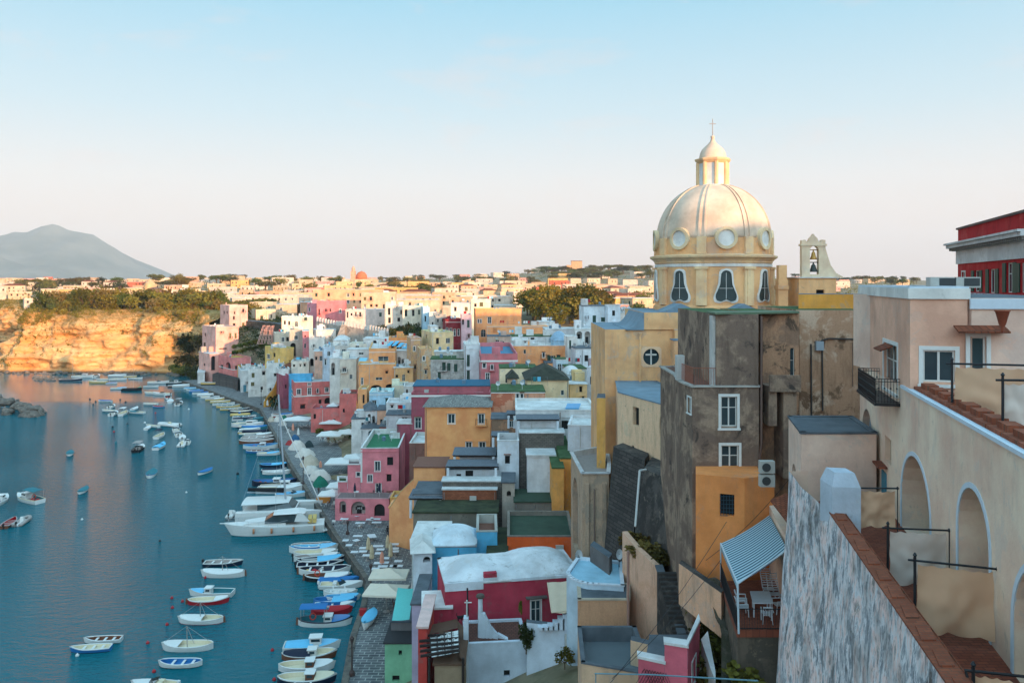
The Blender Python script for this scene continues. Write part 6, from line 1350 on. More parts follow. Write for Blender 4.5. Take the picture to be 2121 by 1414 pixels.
stairwall()
# ---------------------------------------------------------------- near left-hand foreground
H('crimson house with white double vaulted roof and grey door',CRIM,922,1205,1211,1340,66,11,wins=[('F',1110,1268,20,50,'w')],roof='v',hb=.7,rmat=plaster(C(208,210,212),.7),stain=.25,dep=6.3,clut=False)
r=[o for o in THINGS if o['label'].startswith('crimson')][0]
mb=MB(); y=R(11); u=Vector((math.cos(y),math.sin(y),0)); n=Vector((-math.sin(y),math.cos(y),0)); A=P(922,1211,66)
def hump(cx_,w_,hh):
    def fn(s,t): 
        q=A+u*(cx_+w_*(s-.5))+n*(6.1*t+.1); e=max(0,1-abs(2*s-1)**3)*max(0,1-abs(2*t-1)**2.4); return (q.x,q.y,A.z+.2+hh*e)
    mb.grid(fn,14,12)
hump(2.9,5.2,.75); mb.build('vault',plaster(C(208,210,212),.7),r,True); mb=MB(); hump(8.4,6.2,1.15); mb.build('vault',plaster(C(208,210,212),.7),r,True)
mb=MB(); f=Face(A.xy,(A+u*11.7).xy); 
for a0,a1,dz in ((0,3.2,.55),(3.2,4.4,-.35),(5.6,11.7,.1)): fbox(mb,f,a0,a1,A.z-dz,A.z+.14,-.06,.3)
mb.build('white_fascia',plaster(C(208,214,220),.35),r)
mb=MB(); fbox(mb,f,3.25,4.35,A.z+.1,A.z+.75,-.03,.4); mb.build('chimney',plaster(CRIM),r)
a,z,d=f.hit(1110,1236); mb=MB(); fbox(mb,f,a-.9,a+.9,z,z+.12,-.45,0); mb.build('door_hood',plaster(C(96,88,84)),r)
H('low crimson wing with white parapet box left of the crimson house',CRIM,876,935,1262,1345,65.5,6,wins=[],roof='f',rmat=cwh,dep=3.5,stain=.5,clut=False)
H('white terrace house with brown paved roof in the foreground',C(200,208,218),964,1092,1333,1430,62,6,wins=[('F',1050,1394,13,14,'k')],roof='p',ph=.12,cap=plaster(C(200,208,218),.2),rmat=brick('brown_terrace_tiles',C(116,78,66),C(98,66,58),C(70,52,48),w=.3,h=.3,axes='floor'),dep=4.2,stain=.12,clut=False)
PB('white sculpted garden wall with small wooden door in the foreground','white_wall','wall',[XY(1091,61.5),XY(1214,60.3),(XY(1214,60.3)[0],60.9),(XY(1091,61.5)[0],62.1)],4,13.7,plaster(C(200,208,218),.2),None,[(0,1182,1336,26,46,'sw')])
mb=MB()
for k in range(10):
    a=k/9; p=XY(1120+94*a,61); mb.box((p[0]-.25,60.6,13.5),(p[0]+.25,61.3,13.7+1.35*sst(.1,.8,a)))
tag(mb.build('wall_crest',plaster(C(200,208,218),.2)),'rising rounded crest of the white garden wall','wall')
H('tall narrow brown boarded front under the wooden pergola',C(150,128,104),900,960,1376,1440,57,0,wins=[],roof='f',rmat=flat('brown_boards',C(96,70,54),.85),dep=5,stain=.2,clut=False)
H('red painted side strip house left of the wooden pergola',C(196,70,62),866,884,1300,1430,60,0,wins=[],roof='f',rmat=plaster(C(214,180,172)),dep=6,clut=False)
# pergola
def pergola():
    r=thing('wooden_pergola','dark wooden pergola with white fabric squares beside the white terrace','pergola',(*XY(915,58),11)); W_=flat('dark_timber',C(44,34,32),.8)
    q=lambda px,py,d:P(px,py,d)
    for k in range(7):
        u=k/6; mb=MB(); a=q(866+5*u,1296+62*u,63-6.5*u); b=q(950,1298+50*u+(-2),63-6.5*u) if k>1 else q(884,1292+12*k,63-k); mb.obox((a+b)/2,(b-a)/2,(0,.06,0),(0,0,.09)); mb.build('rafter',W_,r)
    mb=MB()
    for k in range(5):
        u=k/4; a=q(890+60*u,1316-12*u,61); b=q(893+58*u,1360-9*u,56.8); mb.tube(a+Vector((0,0,.05)),b+Vector((0,0,.05)),.05,.05,4)
    mb.build('crossbar',W_,r)
    mb=MB(); 
    for i in range(5):
        for j in range(5):
            def fn(s,t): u=(i+s*.94)/5; v=(j+t*.94)/5; a=q(891+60*u,1316-13*u,61).lerp(q(894+58*u,1360-11*u,56.8),v); return a-Vector((0,0,.12*math.sin(PI*s)*math.sin(PI*t)+.04))
            mb.grid(fn,4,4)
    mb.build('fabric_panels',cloth('w'),r,True)
    for px in (889,959): mb=MB(); a=q(px,1362,56.8); mb.tube(a,(a.x,a.y,6),.1,.1,6); mb.build('post',W_,r)
    mb=MB(); mb.poly([q(879,1296,64),q(945,1281,65.5),q(962,1300,63),q(962,1362,57),q(952,1362,57),q(948,1300,62.5),q(885,1314,61.5)]); mb.build('board_slope',flat('brown_boards',C(104,72,54),.85),r)
pergola()
# white chimney with curved skirt, mast, cat
def chim():
    c=XY(995,63.5); r=thing('white_chimney','white rounded chimney with curved skirt on the brown terrace','chimney',(*c,11.7)); WHc=plaster(C(204,212,220),.15)
    z0=11.6; mb=MB(); mb.tube((*c,z0),(*c,P(0,1237,63.5).z),.21,.18,10); mb.build('flue',WHc,r); mb=MB(); zt=P(0,1237,63.5).z; mb.lathe([(.3,0),(.36,.1),(.3,.25),(.1,.3)],(c[0],c[1],zt),12); mb.build('cowl',flat('dark_cowl',C(84,76,68),.9),r)
    mb=MB(); pl=[(0,2.1),(.35,2.0),(.6,1.5),(.9,.9),(1.4,.4),(2.2,.12)]
    for (a,z),(b,z2) in zip(pl,pl[1:]): mb.hexa([(c[0]+a,c[1]-.2,z0),(c[0]+b,c[1]-.2-b*.15,z0),(c[0]+b,c[1]+.25-b*.15,z0),(c[0]+a,c[1]+.25,z0)],[(c[0]+a,c[1]-.2,z0+z),(c[0]+b,c[1]-.2-b*.15,z0+z2),(c[0]+b,c[1]+.25-b*.15,z0+z2),(c[0]+a,c[1]+.25,z0+z)])
    mb.build('skirt',WHc,r)
    r=thing('aerial_mast','dark mast with white pipe pillar between pergola and terrace','mast',(*XY(966,61),11)); mb=MB(); a=P(968,1217,61); b=P(969,1275,61); mb.tube(a,b,.07,.07,6); mb.build('pole',IRON,r); mb=MB(); mb.tube(P(967,1242,60.9),P(967,1276,60.9),.06,.06,6); mb.tube(P(962,1247,60.9),P(977,1247,60.9),.05,.05,5); mb.build('crossbar',paint('pipe_white',C(190,190,186)),r)
    mb=MB(); p=P(966,1276,61); mb.box((p.x-.2,60.6,6),(p.x+.17,61.3,p.z)); mb.build('pillar',WHc,r)
chim()
def cat():
    c=P(949,1285,63); r=thing('cat','small black cat standing on the brown board roof','cat',(c.x,c.y,c.z)); 
    me=bpy.data.meshes.new('body'); vs=[(0,0,.24),(.13,0,.25),(.24,0,.24),(.31,0,.3),(.38,0,.33),(.44,0,.31),(-.07,0,.3),(-.1,0,.42),(-.08,0,.52),
      (.22,.05,.12),(.22,.05,.0),(.22,-.05,.12),(.25,-.05,.0),(.0,.05,.13),(-.02,.05,.0),(.0,-.05,.13),(.03,-.05,.0),(.385,.04,.39),(.385,-.04,.39)]
    ed=[(0,1),(1,2),(2,3),(3,4),(4,5),(0,6),(6,7),(7,8),(2,9),(9,10),(2,11),(11,12),(0,13),(13,14),(0,15),(15,16),(4,17),(4,18)]
    k=1.25; me.from_pydata([(x*k,y*k,z*k) for x,y,z in vs],ed,[]); me.materials.append(flat('black_fur',C(26,25,26),.9)); o=bpy.data.objects.new('body',me); COL.objects.link(o); o.parent=r
    md=o.modifiers.new('skin','SKIN'); sv=me.skin_vertices[0].data; rs=[.085,.09,.08,.055,.065,.035,.03,.022,.016,.035,.025,.035,.025,.04,.026,.04,.026,.014,.014]
    for v,q in zip(sv,rs): v.radius=(q*k,q*k)
    sv[0].use_root=True; o.modifiers.new('sub','SUBSURF').levels=1
cat()
# beige awning, blue-white rounded terrace, peach front
mb=MB(); p1,p2,p3,p4=P(1134,1206,65.5),P(1186,1202,66),P(1190,1262,60.5),P(1143,1268,60.5)
mb.grid(lambda u,v:(lambda p:(p.x,p.y,p.z-.15*math.sin(PI*u)*v+.03*math.sin(u*9)))(p1.lerp(p2,u).lerp(p4.lerp(p3,u),v)),12,10); mb.tube(p1,p4,.05,.05,5); mb.tube(p4,p3,.04,.04,5)
tag(mb.build('beige_awning',flat('beige_canvas',C(208,184,158),.9,0,.06,1.5)),'beige canvas awning stretched right of the crimson house door','awning')
def rterr():
    c=XY(1240,60); pts=[]
    for k in range(9): a=R(180+95*k/8); pts.append((c[0]-.4+2.0*math.cos(a),c[1]+.2+2.4*math.sin(a)))
    pts+= [XY(1292,57.5),(XY(1292,57.5)[0]+.5,62.5),XY(1196,63.5)]
    PB('pale blue white rounded roof terrace above the peach front','round_terrace','terrace',pts,8,18.05,plaster(C(186,204,216),.1),plaster(C(150,190,208),.1),ph=.15,cap=plaster(C(206,214,222),.1))
rterr()
PB('peach terracotta front house with lamp below the round terrace','corner_building','building',[XY(1198,56),XY(1304,56),XY(1304,59),XY(1196,59)],4,18.0-.35,decay(C(204,158,124),C(196,150,118),C(110,104,98),'peach_patch_b',.45,(.5,.6),(.66,.68)),None,cap=plaster(C(186,170,150)))
mb=MB(); a=P(1301,1140,56.0); mb.tube(a,(a.x,a.y-.05,8),.1,.1,8); tag(mb.build('downpipe',paint('pipe_pinkish',C(160,124,112))),'pinkish downpipe at the corner of the peach front','pipe')
PB('grey concrete parapet boxes behind the round terrace','parapet_box','wall',[XY(1222,63),XY(1262,60),XY(1268,61),XY(1230,64)],14,19.2,plaster(C(110,104,102),.6),None)
for (px,py,d,s,l) in ((1199,1150,70,.55,'white satellite dish on the crimson house roof end'),(1205,1165,69,.5,'second satellite dish below it beside the ruin'),(1283,1147,61,.42,'white satellite dish on the wall above the round terrace')):
    c=P(px,py,d); r=thing('satellite_dish',l,'satellite dish',(c.x,c.y,c.z-1.0)); mb=MB(); K=12
    for k in range(K):
        a0_,a1_=2*PI*k/K,2*PI*(k+1)/K
        mb.poly([(c.x,c.y+.12,c.z),(c.x+s*.6*math.cos(a0_),c.y-.05,c.z+s*math.sin(a0_)),(c.x+s*.6*math.cos(a1_),c.y-.05,c.z+s*math.sin(a1_))])
    mb.build('dish',paint('dish_white',C(196,200,202)),r); mb=MB(); mb.tube((c.x,c.y+.12,c.z),(c.x,c.y+.2,c.z-1.4),.04,.04,5); mb.build('stand',IRON,r)
PB('peach parapet roof terrace with dark coping in the bottom foreground','roof_terrace','terrace',[XY(1205,48),XY(1352,46.5),(XY(1352,46.5)[0],53),(XY(1200,52)[0],53)],4,P(0,1420,47).z+.9,plaster(C(206,170,140),.5),flat('grey_roof_floor',C(96,104,108),.9,0,.1,.4),ph=.9,cap=greyroof())
PB('peach end wall beside the grey roof terrace','end_wall','wall',[XY(1306,49.6),XY(1368,48.6),XY(1372,49.2),XY(1308,50.2)],6,P(0,1334,49).z,plaster(C(216,180,148),.5),None)
WCO=plaster(C(214,212,210),.4); PKF=plaster(C(214,104,120),.1)
r=thing('pink_house','pink house front with white stepped coping at the bottom edge','house',(*XY(1400,40),8))
for nm_,pts_,yy in (('low_wall',[XY(1322,40.6),XY(1376,40),XY(1376,40.45),XY(1322,41.05)],1374),('step_wall',[XY(1376.5,40),XY(1424,39.6),XY(1424,40.1),XY(1376.5,40.45)],1333),('side_wall',[XY(1424.5,39.6),XY(1449,42.4),XY(1447,43),XY(1424.5,40.1)],1330)):
    PB('','','',pts_,8,P(0,yy,40).z,PKF,WCO,[(0,1437,1386,8,44,'w')] if nm_=='side_wall' else (),root=r,part=nm_,rname='wall_top')
    mb=MB(); zc_=P(0,yy,40).z; cc_=sum((V2(p) for p in pts_),Vector((0,0)))/4; mb.prism([cc_+(V2(p)-cc_)*1.08+Vector((0,(-.07 if i<2 else .07))) for i,p in enumerate(pts_)],zc_+.01,zc_+.14); mb.build('coping',WCO,r)
PB('','','',[XY(1452,42.5),XY(1474,39),XY(1482,38),XY(1482,39),XY(1466,43.5)],8,P(0,1350,41).z,plaster(C(176,172,168),.8),WCO,root=r,part='outer_wall',rname='outer_coping')
PB('','','',[XY(1330,41.3),XY(1448,43.2),XY(1440,47),XY(1345,47)],8,P(0,1420,41).z,PEAM,greyroof(),root=r,part='terrace_block',rname='terrace_floor')
mb=MB(); f=Face(XY(1322,40.6),XY(1376,40))
for i in range(9):
    a0=f.hit(1335+i*5.6,1400)[0]
    for sg in (-1,1): mb.tube(f.q(a0,P(0,1392,40).z,-.05),f.q(a0+sg*.5,P(0,1392,40).z-1.0,-.05),.014,.014,4)
mb.build('lattice',IRON,r)
mb=MB(); 
for a,b in ((P(1232,1394,40),P(1345,1396,38.5)),(P(1345,1396,38.5),P(1570,1409,34))): mb.tube(a,b,.035,.035,6)
mb.tube(P(1234,1394,40),P(1234,1430,40),.03,.03,5); tag(mb.build('blue_rail',paint('rail_blue',C(96,136,150))),'thin pale blue rail crossing the bottom foreground','railing')
def shrub(px,py,d,w_,h,label,col='g',zoff=0,group=None):
    p=P(px,py,d); return tree('bush',p.x,p.y,p.z-h/2+zoff,h,w_,label,group,col)
shrub(1090,1308,61.5,1.5,2.6,'climbing bougainvillea over the white terrace wall','d'); shrub(1079,1250,63,.5,1.5,'thin potted shrub on the brown terrace edge','g'); shrub(1092,1290,63,1.1,1.2,'dense leafy pot plant right of the thin shrub','d')
shrub(1170,1352,58,1.5,1.8,'yellow green potted plant by the white garden wall','y'); shrub(1238,1385,50,1.5,1.5,'potted plant with broad leaves on the peach parapet','y')
shrub(1312,1110,60,2.6,1.6,'dry grass tuft on top of the peach stair wall','b'); shrub(1335,1135,58,3.0,1.6,'reddish shrub spilling over the peach stair wall','b'); shrub(1372,1150,57,2.5,1.4,'dark shrub at the top of the stone stairs','d')
shrub(1415,1110,55,1.6,4.5,'dark ivy bush against the battered buttress','d'); shrub(1408,1000,56.5,1.3,2.6,'ivy hanging on the corner of the brown house','d')
for i,(px,py,d,w_,h,c_) in enumerate(((1480,1300,45,3.0,3.4,'d'),(1515,1340,43,3.2,3.4,'g'),(1455,1340,45,2.4,2.2,'d'),(1500,1250,47,2.2,2.4,'d'),(1490,1385,41,3,2.4,'d'),(1540,1395,38,2.6,2,'g'),(1440,1260,50,1.6,1.6,'b'))): shrub(px,py,d,w_,h,['dark bush','leafy bush','low dark bush','ivy covered bush','shaded bush','green bush','dry bush'][i]+' in the gully left of the awning balcony',c_)
PB('grey render slab wall in the gully below the awning balcony','gully_wall','wall',[XY(1510,42),XY(1600,37),XY(1612,37.5),XY(1540,44)],6,19.8,DARKP,None)
# reed pergolas of the middle terraces
REED=flat('grey_reed_mat',C(98,104,112),.95,0,.3,6)
def reed(label,x0,x1,yf,yb,d,dep,zh=2.4,slope=0):
    A=P(x0,yf,d);B=P(x1,yf,d); zb=P(x0,yb,d+dep).z; r=thing('reed_pergola',label,'pergola',(A.x,A.y,A.z-zh),0,'grey reed roofed pergolas on the terraces'); mb=MB(); n=int((B.x-A.x)/.18)
    for i in range(n): 
        x=A.x+(B.x-A.x)*(i+.5)/n; j=rnd.uniform(-.08,.08); mb.hexa([(x-.1,A.y-.2+j,A.z),(x+.1,A.y-.2+j,A.z),(x+.1,A.y+dep,zb),(x-.1,A.y+dep,zb)],[(x-.1,A.y-.2+j,A.z+.05+j*.3),(x+.1,A.y-.2+j,A.z+.06),(x+.1,A.y+dep,zb+.05),(x-.1,A.y+dep,zb+.06)])
    mb.build('reed_roof',REED,r); mb=MB(); mb.obox((A+B)/2-Vector((0,0,.12)),((B.x-A.x)/2-.1,0,0),(0,.07,0),(0,0,.08)); mb.build('beam',flat('dark_timber',C(44,34,32),.8),r)
    for x in (A.x+.3,B.x-.3): mb=MB(); mb.tube((x,A.y,A.z-zh),(x,A.y,A.z-.2),.18,.18,8); mb.build('column',plaster(C(206,212,218),.1),r)
reed('long reed pergola over the grey door white terrace',1069,1160,868,858,105.2,4.5)
reed('upper reed pergola in front of the big yellow house',937,1027,942,926,106.5,4.5,2)
reed('lower reed pergola above the white column terrace',923,1032,965,953,100.3,4)
reed('reed pergola left of the terracotta brick front',846,917,1031,1012,97,4.5)
reed('small reed lean-to beside the white chimney block',1017,1054,902,893,107,3,1.5)
reed('dark reed roof behind the peach and brick house wall',1049,1070,857,850,112,3,2)
H('yellow curved ramp tower descending to the quay',OCH,806,833,1052,1117,118,0,wins=[],roof='f',rmat=plaster(OCH),dep=4,stain=.1,clut=False)
def ramp_():
    r=thing('ochre_ramp','long ochre stair wall sloping down to the quay beside pink house','stair wall',(*XY(830,115),1)); pl=[(806,1052,118),(830,1018,116.5),(857,992,115),(872,984,113)]; mb=MB()
    for a,b in zip(pl,pl[1:]):
        p,q=P(*a),P(*b); mb.hexa([(p.x,p.y-.01,1),(q.x,q.y-.01,1),(q.x+.5,q.y+4,1),(p.x+.5,p.y+4,1)],[p,q,q+Vector((.5,4,0)),p+Vector((.5,4,0))])
    mb.build('wall',plaster(OCH,.1),r); mb=MB()
    for a,b in zip(pl,pl[1:]):
        p,q=P(*a),P(*b); mb.hexa([p-Vector((0,.1,0)),q-Vector((0,.1,0)),q+Vector((.3,.3,0)),p+Vector((.3,.3,0))],[p+Vector((0,-.1,.15)),q+Vector((0,-.1,.15)),q+Vector((.3,.3,.15)),p+Vector((.3,.3,.15))])
    mb.build('coping',plaster(C(206,176,130)),r)
ramp_()
H('small ochre hut in front of the ramp beside the pink house',C(222,160,92),808,834,1030,1062,124,0,wins=[],roof='p',ph=.5,dep=4,clut=False)
# pink quay house extras
def pinkx():
    r=[o for o in THINGS if o['label'].startswith('pink house with white quoins')][0]; f=Face(XY(747,133),XY(826,133.4)); wt=paint('cornice_white',C(212,212,208),.85)
    PKM=plaster(C(216,128,136),.06)
    d=129.5; x0,x1=XY(694,d)[0],XY(806,d)[0]
    PB('','','',[(x0,d),(x1,d),(x1,134),(x0,134)],.9,P(0,1032,d).z,PKM,flat('terrace_grey',C(120,110,108),.9),[(0,710,1050,14,26,'L',.8),(0,742,1052,30,28,'L',.9),(0,786,1056,22,26,'Dk',.4)],root=r,part='ground_floor_wall',rname='balcony_floor',cap=plaster(C(200,160,160)))
    PB('','','',[XY(720,133.2),XY(746.5,133.2),XY(746.5,137),XY(720,137)],.9,P(0,962,133).z,PKM,flat('terrace_grey',C(120,110,108),.9),[(0,742,982,8,9,'w')],root=r,part='stepped_wing_wall',rname='wing_roof',cap=wt,over=.08,ph=.3)
    PB('','','',[XY(700,133.3),XY(719.5,133.3),XY(719.5,137),XY(700,137)],.9,P(0,998,133).z,PKM,greenroof(),[(0,735,1012,1,1,'N')] and [],root=r,part='low_wing_wall',rname='low_wing_roof',cap=wt,over=.08,ph=.3)
    mb=MB()
    z0=P(0,1032,d).z
    for a,b in (((x0,d),(x1,d)),((x0,d),(x0,133))):
        A=Vector((*a,z0));B=Vector((*b,z0)); mb.tube(A+Vector((0,0,.95)),B+Vector((0,0,.95)),.03,.03,4); n=int((B-A).length/.22)
        for i in range(n+1): q=A.lerp(B,i/n); mb.tube(q,q+Vector((0,0,.95)),.015,.015,4)
    mb.build('balcony_railing',paint('rail_pale',C(180,150,150)),r)
    for a0,a1 in ((0,.28),(f.L-.28,f.L)): mb=MB(); fbox(mb,f,a0,a1,6.5,P(0,930,133).z-.1,-.05,-.001); mb.build('quoin',wt,r)
    for px in (735,786):
        q=P(px,1030,130.5); o=thing('closed_parasol',('left' if px<760 else 'right')+' closed blue parasol on the pink house balcony','parasol',(q.x,130.5,z0),0,'closed blue balcony parasols'); mb=MB(); mb.tube((q.x,130.5,z0),(q.x,130.5,z0+2.3),.03,.03,5); mb.build('pole',wt,o); mb=MB(); mb.lathe([(.05,.9),(.22,1.0),(.2,1.6),(.06,2.3)],(q.x,130.5,z0),10); mb.build('canopy',cloth('n'),o)
    mb=MB(); mb.lathe([(.02,0),(.45,.0),(.45,.06),(.02,.08)],(P(738,0,131).x,131,z0+.7),12); tag(mb.build('balcony_table',wt),'small white table on the pink house balcony','table')
pinkx()
# sign letters on the restaurant arch
def letters():
    d=129.3; mb=MB(); c=P(746,1052,d); mb.box((c.x-.75,d-.02,c.z-.25),(c.x+.75,d+.05,c.z+.28)); r=tag(mb.build('painted_sign',paint('sign_dark',C(44,34,34),.8)),'dark sign board with pale letters in the pink house arch','sign')
    mb=MB(); c=Vector((c.x,d-.035,c.z)); wm=paint('sign_letter_white',C(200,200,196),.8)
    mb.path([c+Vector((-.42,0,-.15)),c+Vector((-.36,0,.16)),c+Vector((-.24,0,-.05)),c+Vector((-.12,0,.16)),c+Vector((-.06,0,-.15))],.03,4); mb.path([c+Vector((.34,0,.14)),c+Vector((.18,0,.15)),c+Vector((.12,0,.05)),c+Vector((.32,0,-.03)),c+Vector((.3,0,-.14)),c+Vector((.12,0,-.14))],.03,4)
    mb.build('lettering',wm,r)
letters()
# awnings of the ochre top house and others
def awn(px,py,w_,h,d,col,label,dx=-1.2,group='light blue awnings on the ochre house'):
    a=P(px-w_/2,py-h/2,d); b=P(px+w_/2,py-h/2,d); mb=MB(); v=Vector((dx*.9,-1.1,-(h/F*d)*1.0)); mb.hexa([a,b,b+v,a+v],[a+Vector((0,0,.04)),b+Vector((0,0,.04)),b+v+Vector((0,0,.04)),a+v+Vector((0,0,.04))]); tag(mb.build('awning',col),label,'awning',group)
AWB=paint('awning_light_blue',C(96,172,206),.8)
for i,(px,py) in enumerate(((813,711),(824,711),(834,714),(847,716))): awn(px,py,8 if i<3 else 12,9,221,AWB,['first','second','third','widest right'][i]+' light blue awning on the ochre top house')
awn(754,744,16,6,207,paint('awning_striped_tone',C(120,180,200),.8),'small blue striped awning on the ochre terrace',-.3,None)
awn(844,823,5,4,150,AWB,'tiny blue awning left of the long rose house',0,None)
def panel():
    a=P(1192,834,111); mb=MB(); mb.hexa([P(1171,847,111),P(1199,847,111),P(1203,837,114),P(1175,837,114)],[P(1171,845,111),P(1199,845,111),P(1203,835,114),P(1175,835,114)]); tag(mb.build('solar_panel',paint('panel_blue',C(44,140,190),.3)),'bright blue solar panel on the white flat roof','solar panel')
panel()
# crenellated wall
def cren():
    WM=decay(C(150,142,134),C(172,160,146),C(116,106,98),'grey_old_rampart',.3); r=thing('crenellated_wall','long grey crenellated garden wall with rounded white merlons','wall',(*XY(720,262),15))
    top=[(655,664,275),(672,668,272),(700,674,268),(712,674,262),(760,683,258),(765,684,256)]
    top2=[(765,682,256),(805,690,250)]
    for tp,nm in ((top,'wall'),(top2,'bastion')):
        mb=MB()
        for a,b in zip(tp,tp[1:]):
            p,q=P(*a),P(*b); mb.hexa([(p.x-1.5,p.y-1.5,12),(q.x-1.5,q.y-1.5,12),(q.x,q.y+1,12),(p.x,p.y+1,12)],[p,q,q+Vector((0,1,0)),p+Vector((0,1,0))])
        mb.build(nm,WM,r)
        for a,b in zip(tp,tp[1:]):
            p,q=P(*a),P(*b); n=max(1,int((q-p).length/1.25)) 
            for i in range(n):
                c=p.lerp(q,(i+.5)/n); mb=MB(); mb.hexa([(c.x-.32,c.y,c.z-.1),(c.x+.32,c.y,c.z-.1),(c.x+.32,c.y+.6,c.z-.1),(c.x-.32,c.y+.6,c.z-.1)],[(c.x-.32,c.y,c.z+1.1),(c.x+.32,c.y,c.z+1.1),(c.x+.32,c.y+.6,c.z+1.1),(c.x-.32,c.y+.6,c.z+1.1)]); mb.hexa([(c.x-.32,c.y,c.z+1.1),(c.x+.32,c.y,c.z+1.1),(c.x+.32,c.y+.6,c.z+1.1),(c.x-.32,c.y+.6,c.z+1.1)],[(c.x-.14,c.y,c.z+1.45),(c.x+.14,c.y,c.z+1.45),(c.x+.14,c.y+.6,c.z+1.45),(c.x-.14,c.y+.6,c.z+1.45)]); mb.build('merlon',plaster(C(206,200,192),.4),r)
    mb=MB(); p=P(712,672,261.5); mb.hexa([(p.x-4.5,p.y-5,14),(p.x+1,p.y-5,14),(p.x+1.5,p.y,14),(p.x-1.5,p.y,14)],[(p.x-.6,p.y-.5,p.z),(p.x+.6,p.y-.5,p.z),(p.x+.6,p.y+.3,p.z),(p.x-.6,p.y+.3,p.z)]); mb.build('buttress',WM,r)
cren()
# retaining walls of the far cluster, scaffolding, yellow stair
STW2=brick('dark_quay_wall',C(104,98,94),C(84,78,76),C(60,58,56),w=.8,h=.4)
PB('dark stone retaining wall under the pink two storey house','retaining_wall','wall',[XY(440,300),XY(482,290),XY(492,282),XY(496,288),XY(450,306)],.5,5.2,STW2,STW2)
PB('rough dark rock garden wall right of the pale pink tower','rock_wall','wall',[XY(508,335),XY(560,322),XY(584,305),XY(590,315),XY(515,345)],8,23.5,decay(C(96,88,80),C(70,66,58),C(120,108,94),'rough_rock_wall',.6),None)
PB('yellow edged garden terrace with round bushes above pink house','garden_terrace','terrace',[XY(482,298),XY(524,290),XY(552,284),XY(545,312),XY(495,320)],2,9.2,plaster(C(206,168,92)),flat('garden_soil',C(84,74,50),.95))
for i in range(13):
    u=i/12; p=P(486+ (i%7)*11,728-(i//7)*12-(i%7)*2.5,300+(i//7)*8); tree('bush',p.x,p.y,p.z-1.2,2.4,2.8,'rounded dark garden bush on the terrace above the pink house','round garden bushes','g')
def scaff():
    r=thing('scaffolding','pale pink metal scaffolding against the dark rock wall','scaffolding',(*XY(552,300),9)); mb=MB()
    for i in range(5):
        a=P(533+7*i,712,300); b=P(545+5*i,674+(i%2)*3,303); mb.tube(a,b,.12,.12,4); mb.tube(a+Vector((0,1.6,0)),b+Vector((0,1.6,0)),.12,.12,4)
    for j in range(5):
        u=j/4; mb.tube(P(533+12*u,712-38*u,299.5),P(562+4*u,712-36*u,299.5),.1,.1,4)
    mb.build('frame',paint('scaffold_pink',C(200,150,136)),r)
scaff()
mb=MB(); a=P(548,828,247); 
pl=[(546,833,246),(553,820,247),(563,808,248),(568,800,249),(573,786,250),(578,786,250)]
for (x0,y0,d0),(x1,y1,d1) in zip(pl,pl[1:]):
    p,q=P(x0,y0,d0),P(x1,y1,d1); mb.hexa([(p.x,p.y,.8),(q.x,q.y,.8),(q.x+.3,q.y+1.2,.8),(p.x+.3,p.y+1.2,.8)],[p,q,q+Vector((.3,1.2,0)),p+Vector((.3,1.2,0))])
tag(mb.build('yellow_staircase',plaster(C(226,166,74),.1)),'bright yellow stair side wall rising from the far quay','staircase')
def stairbuild():
    r=thing('ochre_staircase','narrow ochre outside staircase right of the salmon terrace','staircase',(*XY(742,195),1)); mb=MB()
    for i in range(16): z=1+.42*i; p=XY(750-.8*i,190+.5*i); mb.box((p[0]-.6,p[1],1),(p[0]+.8,p[1]+.5,z+.4))
    mb.build('steps',plaster(C(196,140,74)),r); mb=MB(); p,q=P(752,868,189),P(738,830,197); mb.hexa([(p.x,p.y-.3,1),(q.x-.3,q.y-.3,1),(q.x-.3,q.y,1),(p.x,p.y,1)],[p,q,q+Vector((0,.3,0)),p+Vector((0,.3,0))]); mb.build('side_wall',plaster(OCH2),r)
stairbuild()
r=thing('brick_staircase','long red brick stair with pale walls down to the umbrella quay','staircase',(*XY(848,85),1)); mb=MB()
for i in range(22): z=1.2+.24*i; y=80+.45*i; x=XY(846,80)[0]+.02*i; mb.box((x-.55,y,1),(x+.5,y+.5,z))
mb.build('steps',brick('red_stair_brick',C(140,92,78),C(120,78,66),C(84,64,58),w=.3,h=.12,axes='floor'),r)
for s_,w_ in ((-.72,.17),(.52,.12)): 
    mb=MB(); x=XY(846,80)[0]; mb.hexa([(x+s_,79.5,1),(x+s_+w_,79.5,1),(x+s_+w_,90,1),(x+s_,90,1)],[(x+s_,79.5,2.6),(x+s_+w_,79.5,2.6),(x+s_+w_,90,7.6),(x+s_,90,7.6)]); mb.build('side_wall',plaster(C(206,180,168),.4),r)
mb=MB(); a,b,c,d_=P(824,1216,80),P(856,1218,80),P(848,1282,73.5),P(812,1284,74)
mb.grid(lambda u,v:(lambda p:(p.x,p.y,p.z-.05*math.sin(PI*u)))(a.lerp(b,u).lerp(d_.lerp(c,u),v)),8,8); tag(mb.build('teal_awning',paint('awning_teal',C(96,184,176),.85)),'sloping teal awning over the quay above the mint house','awning')

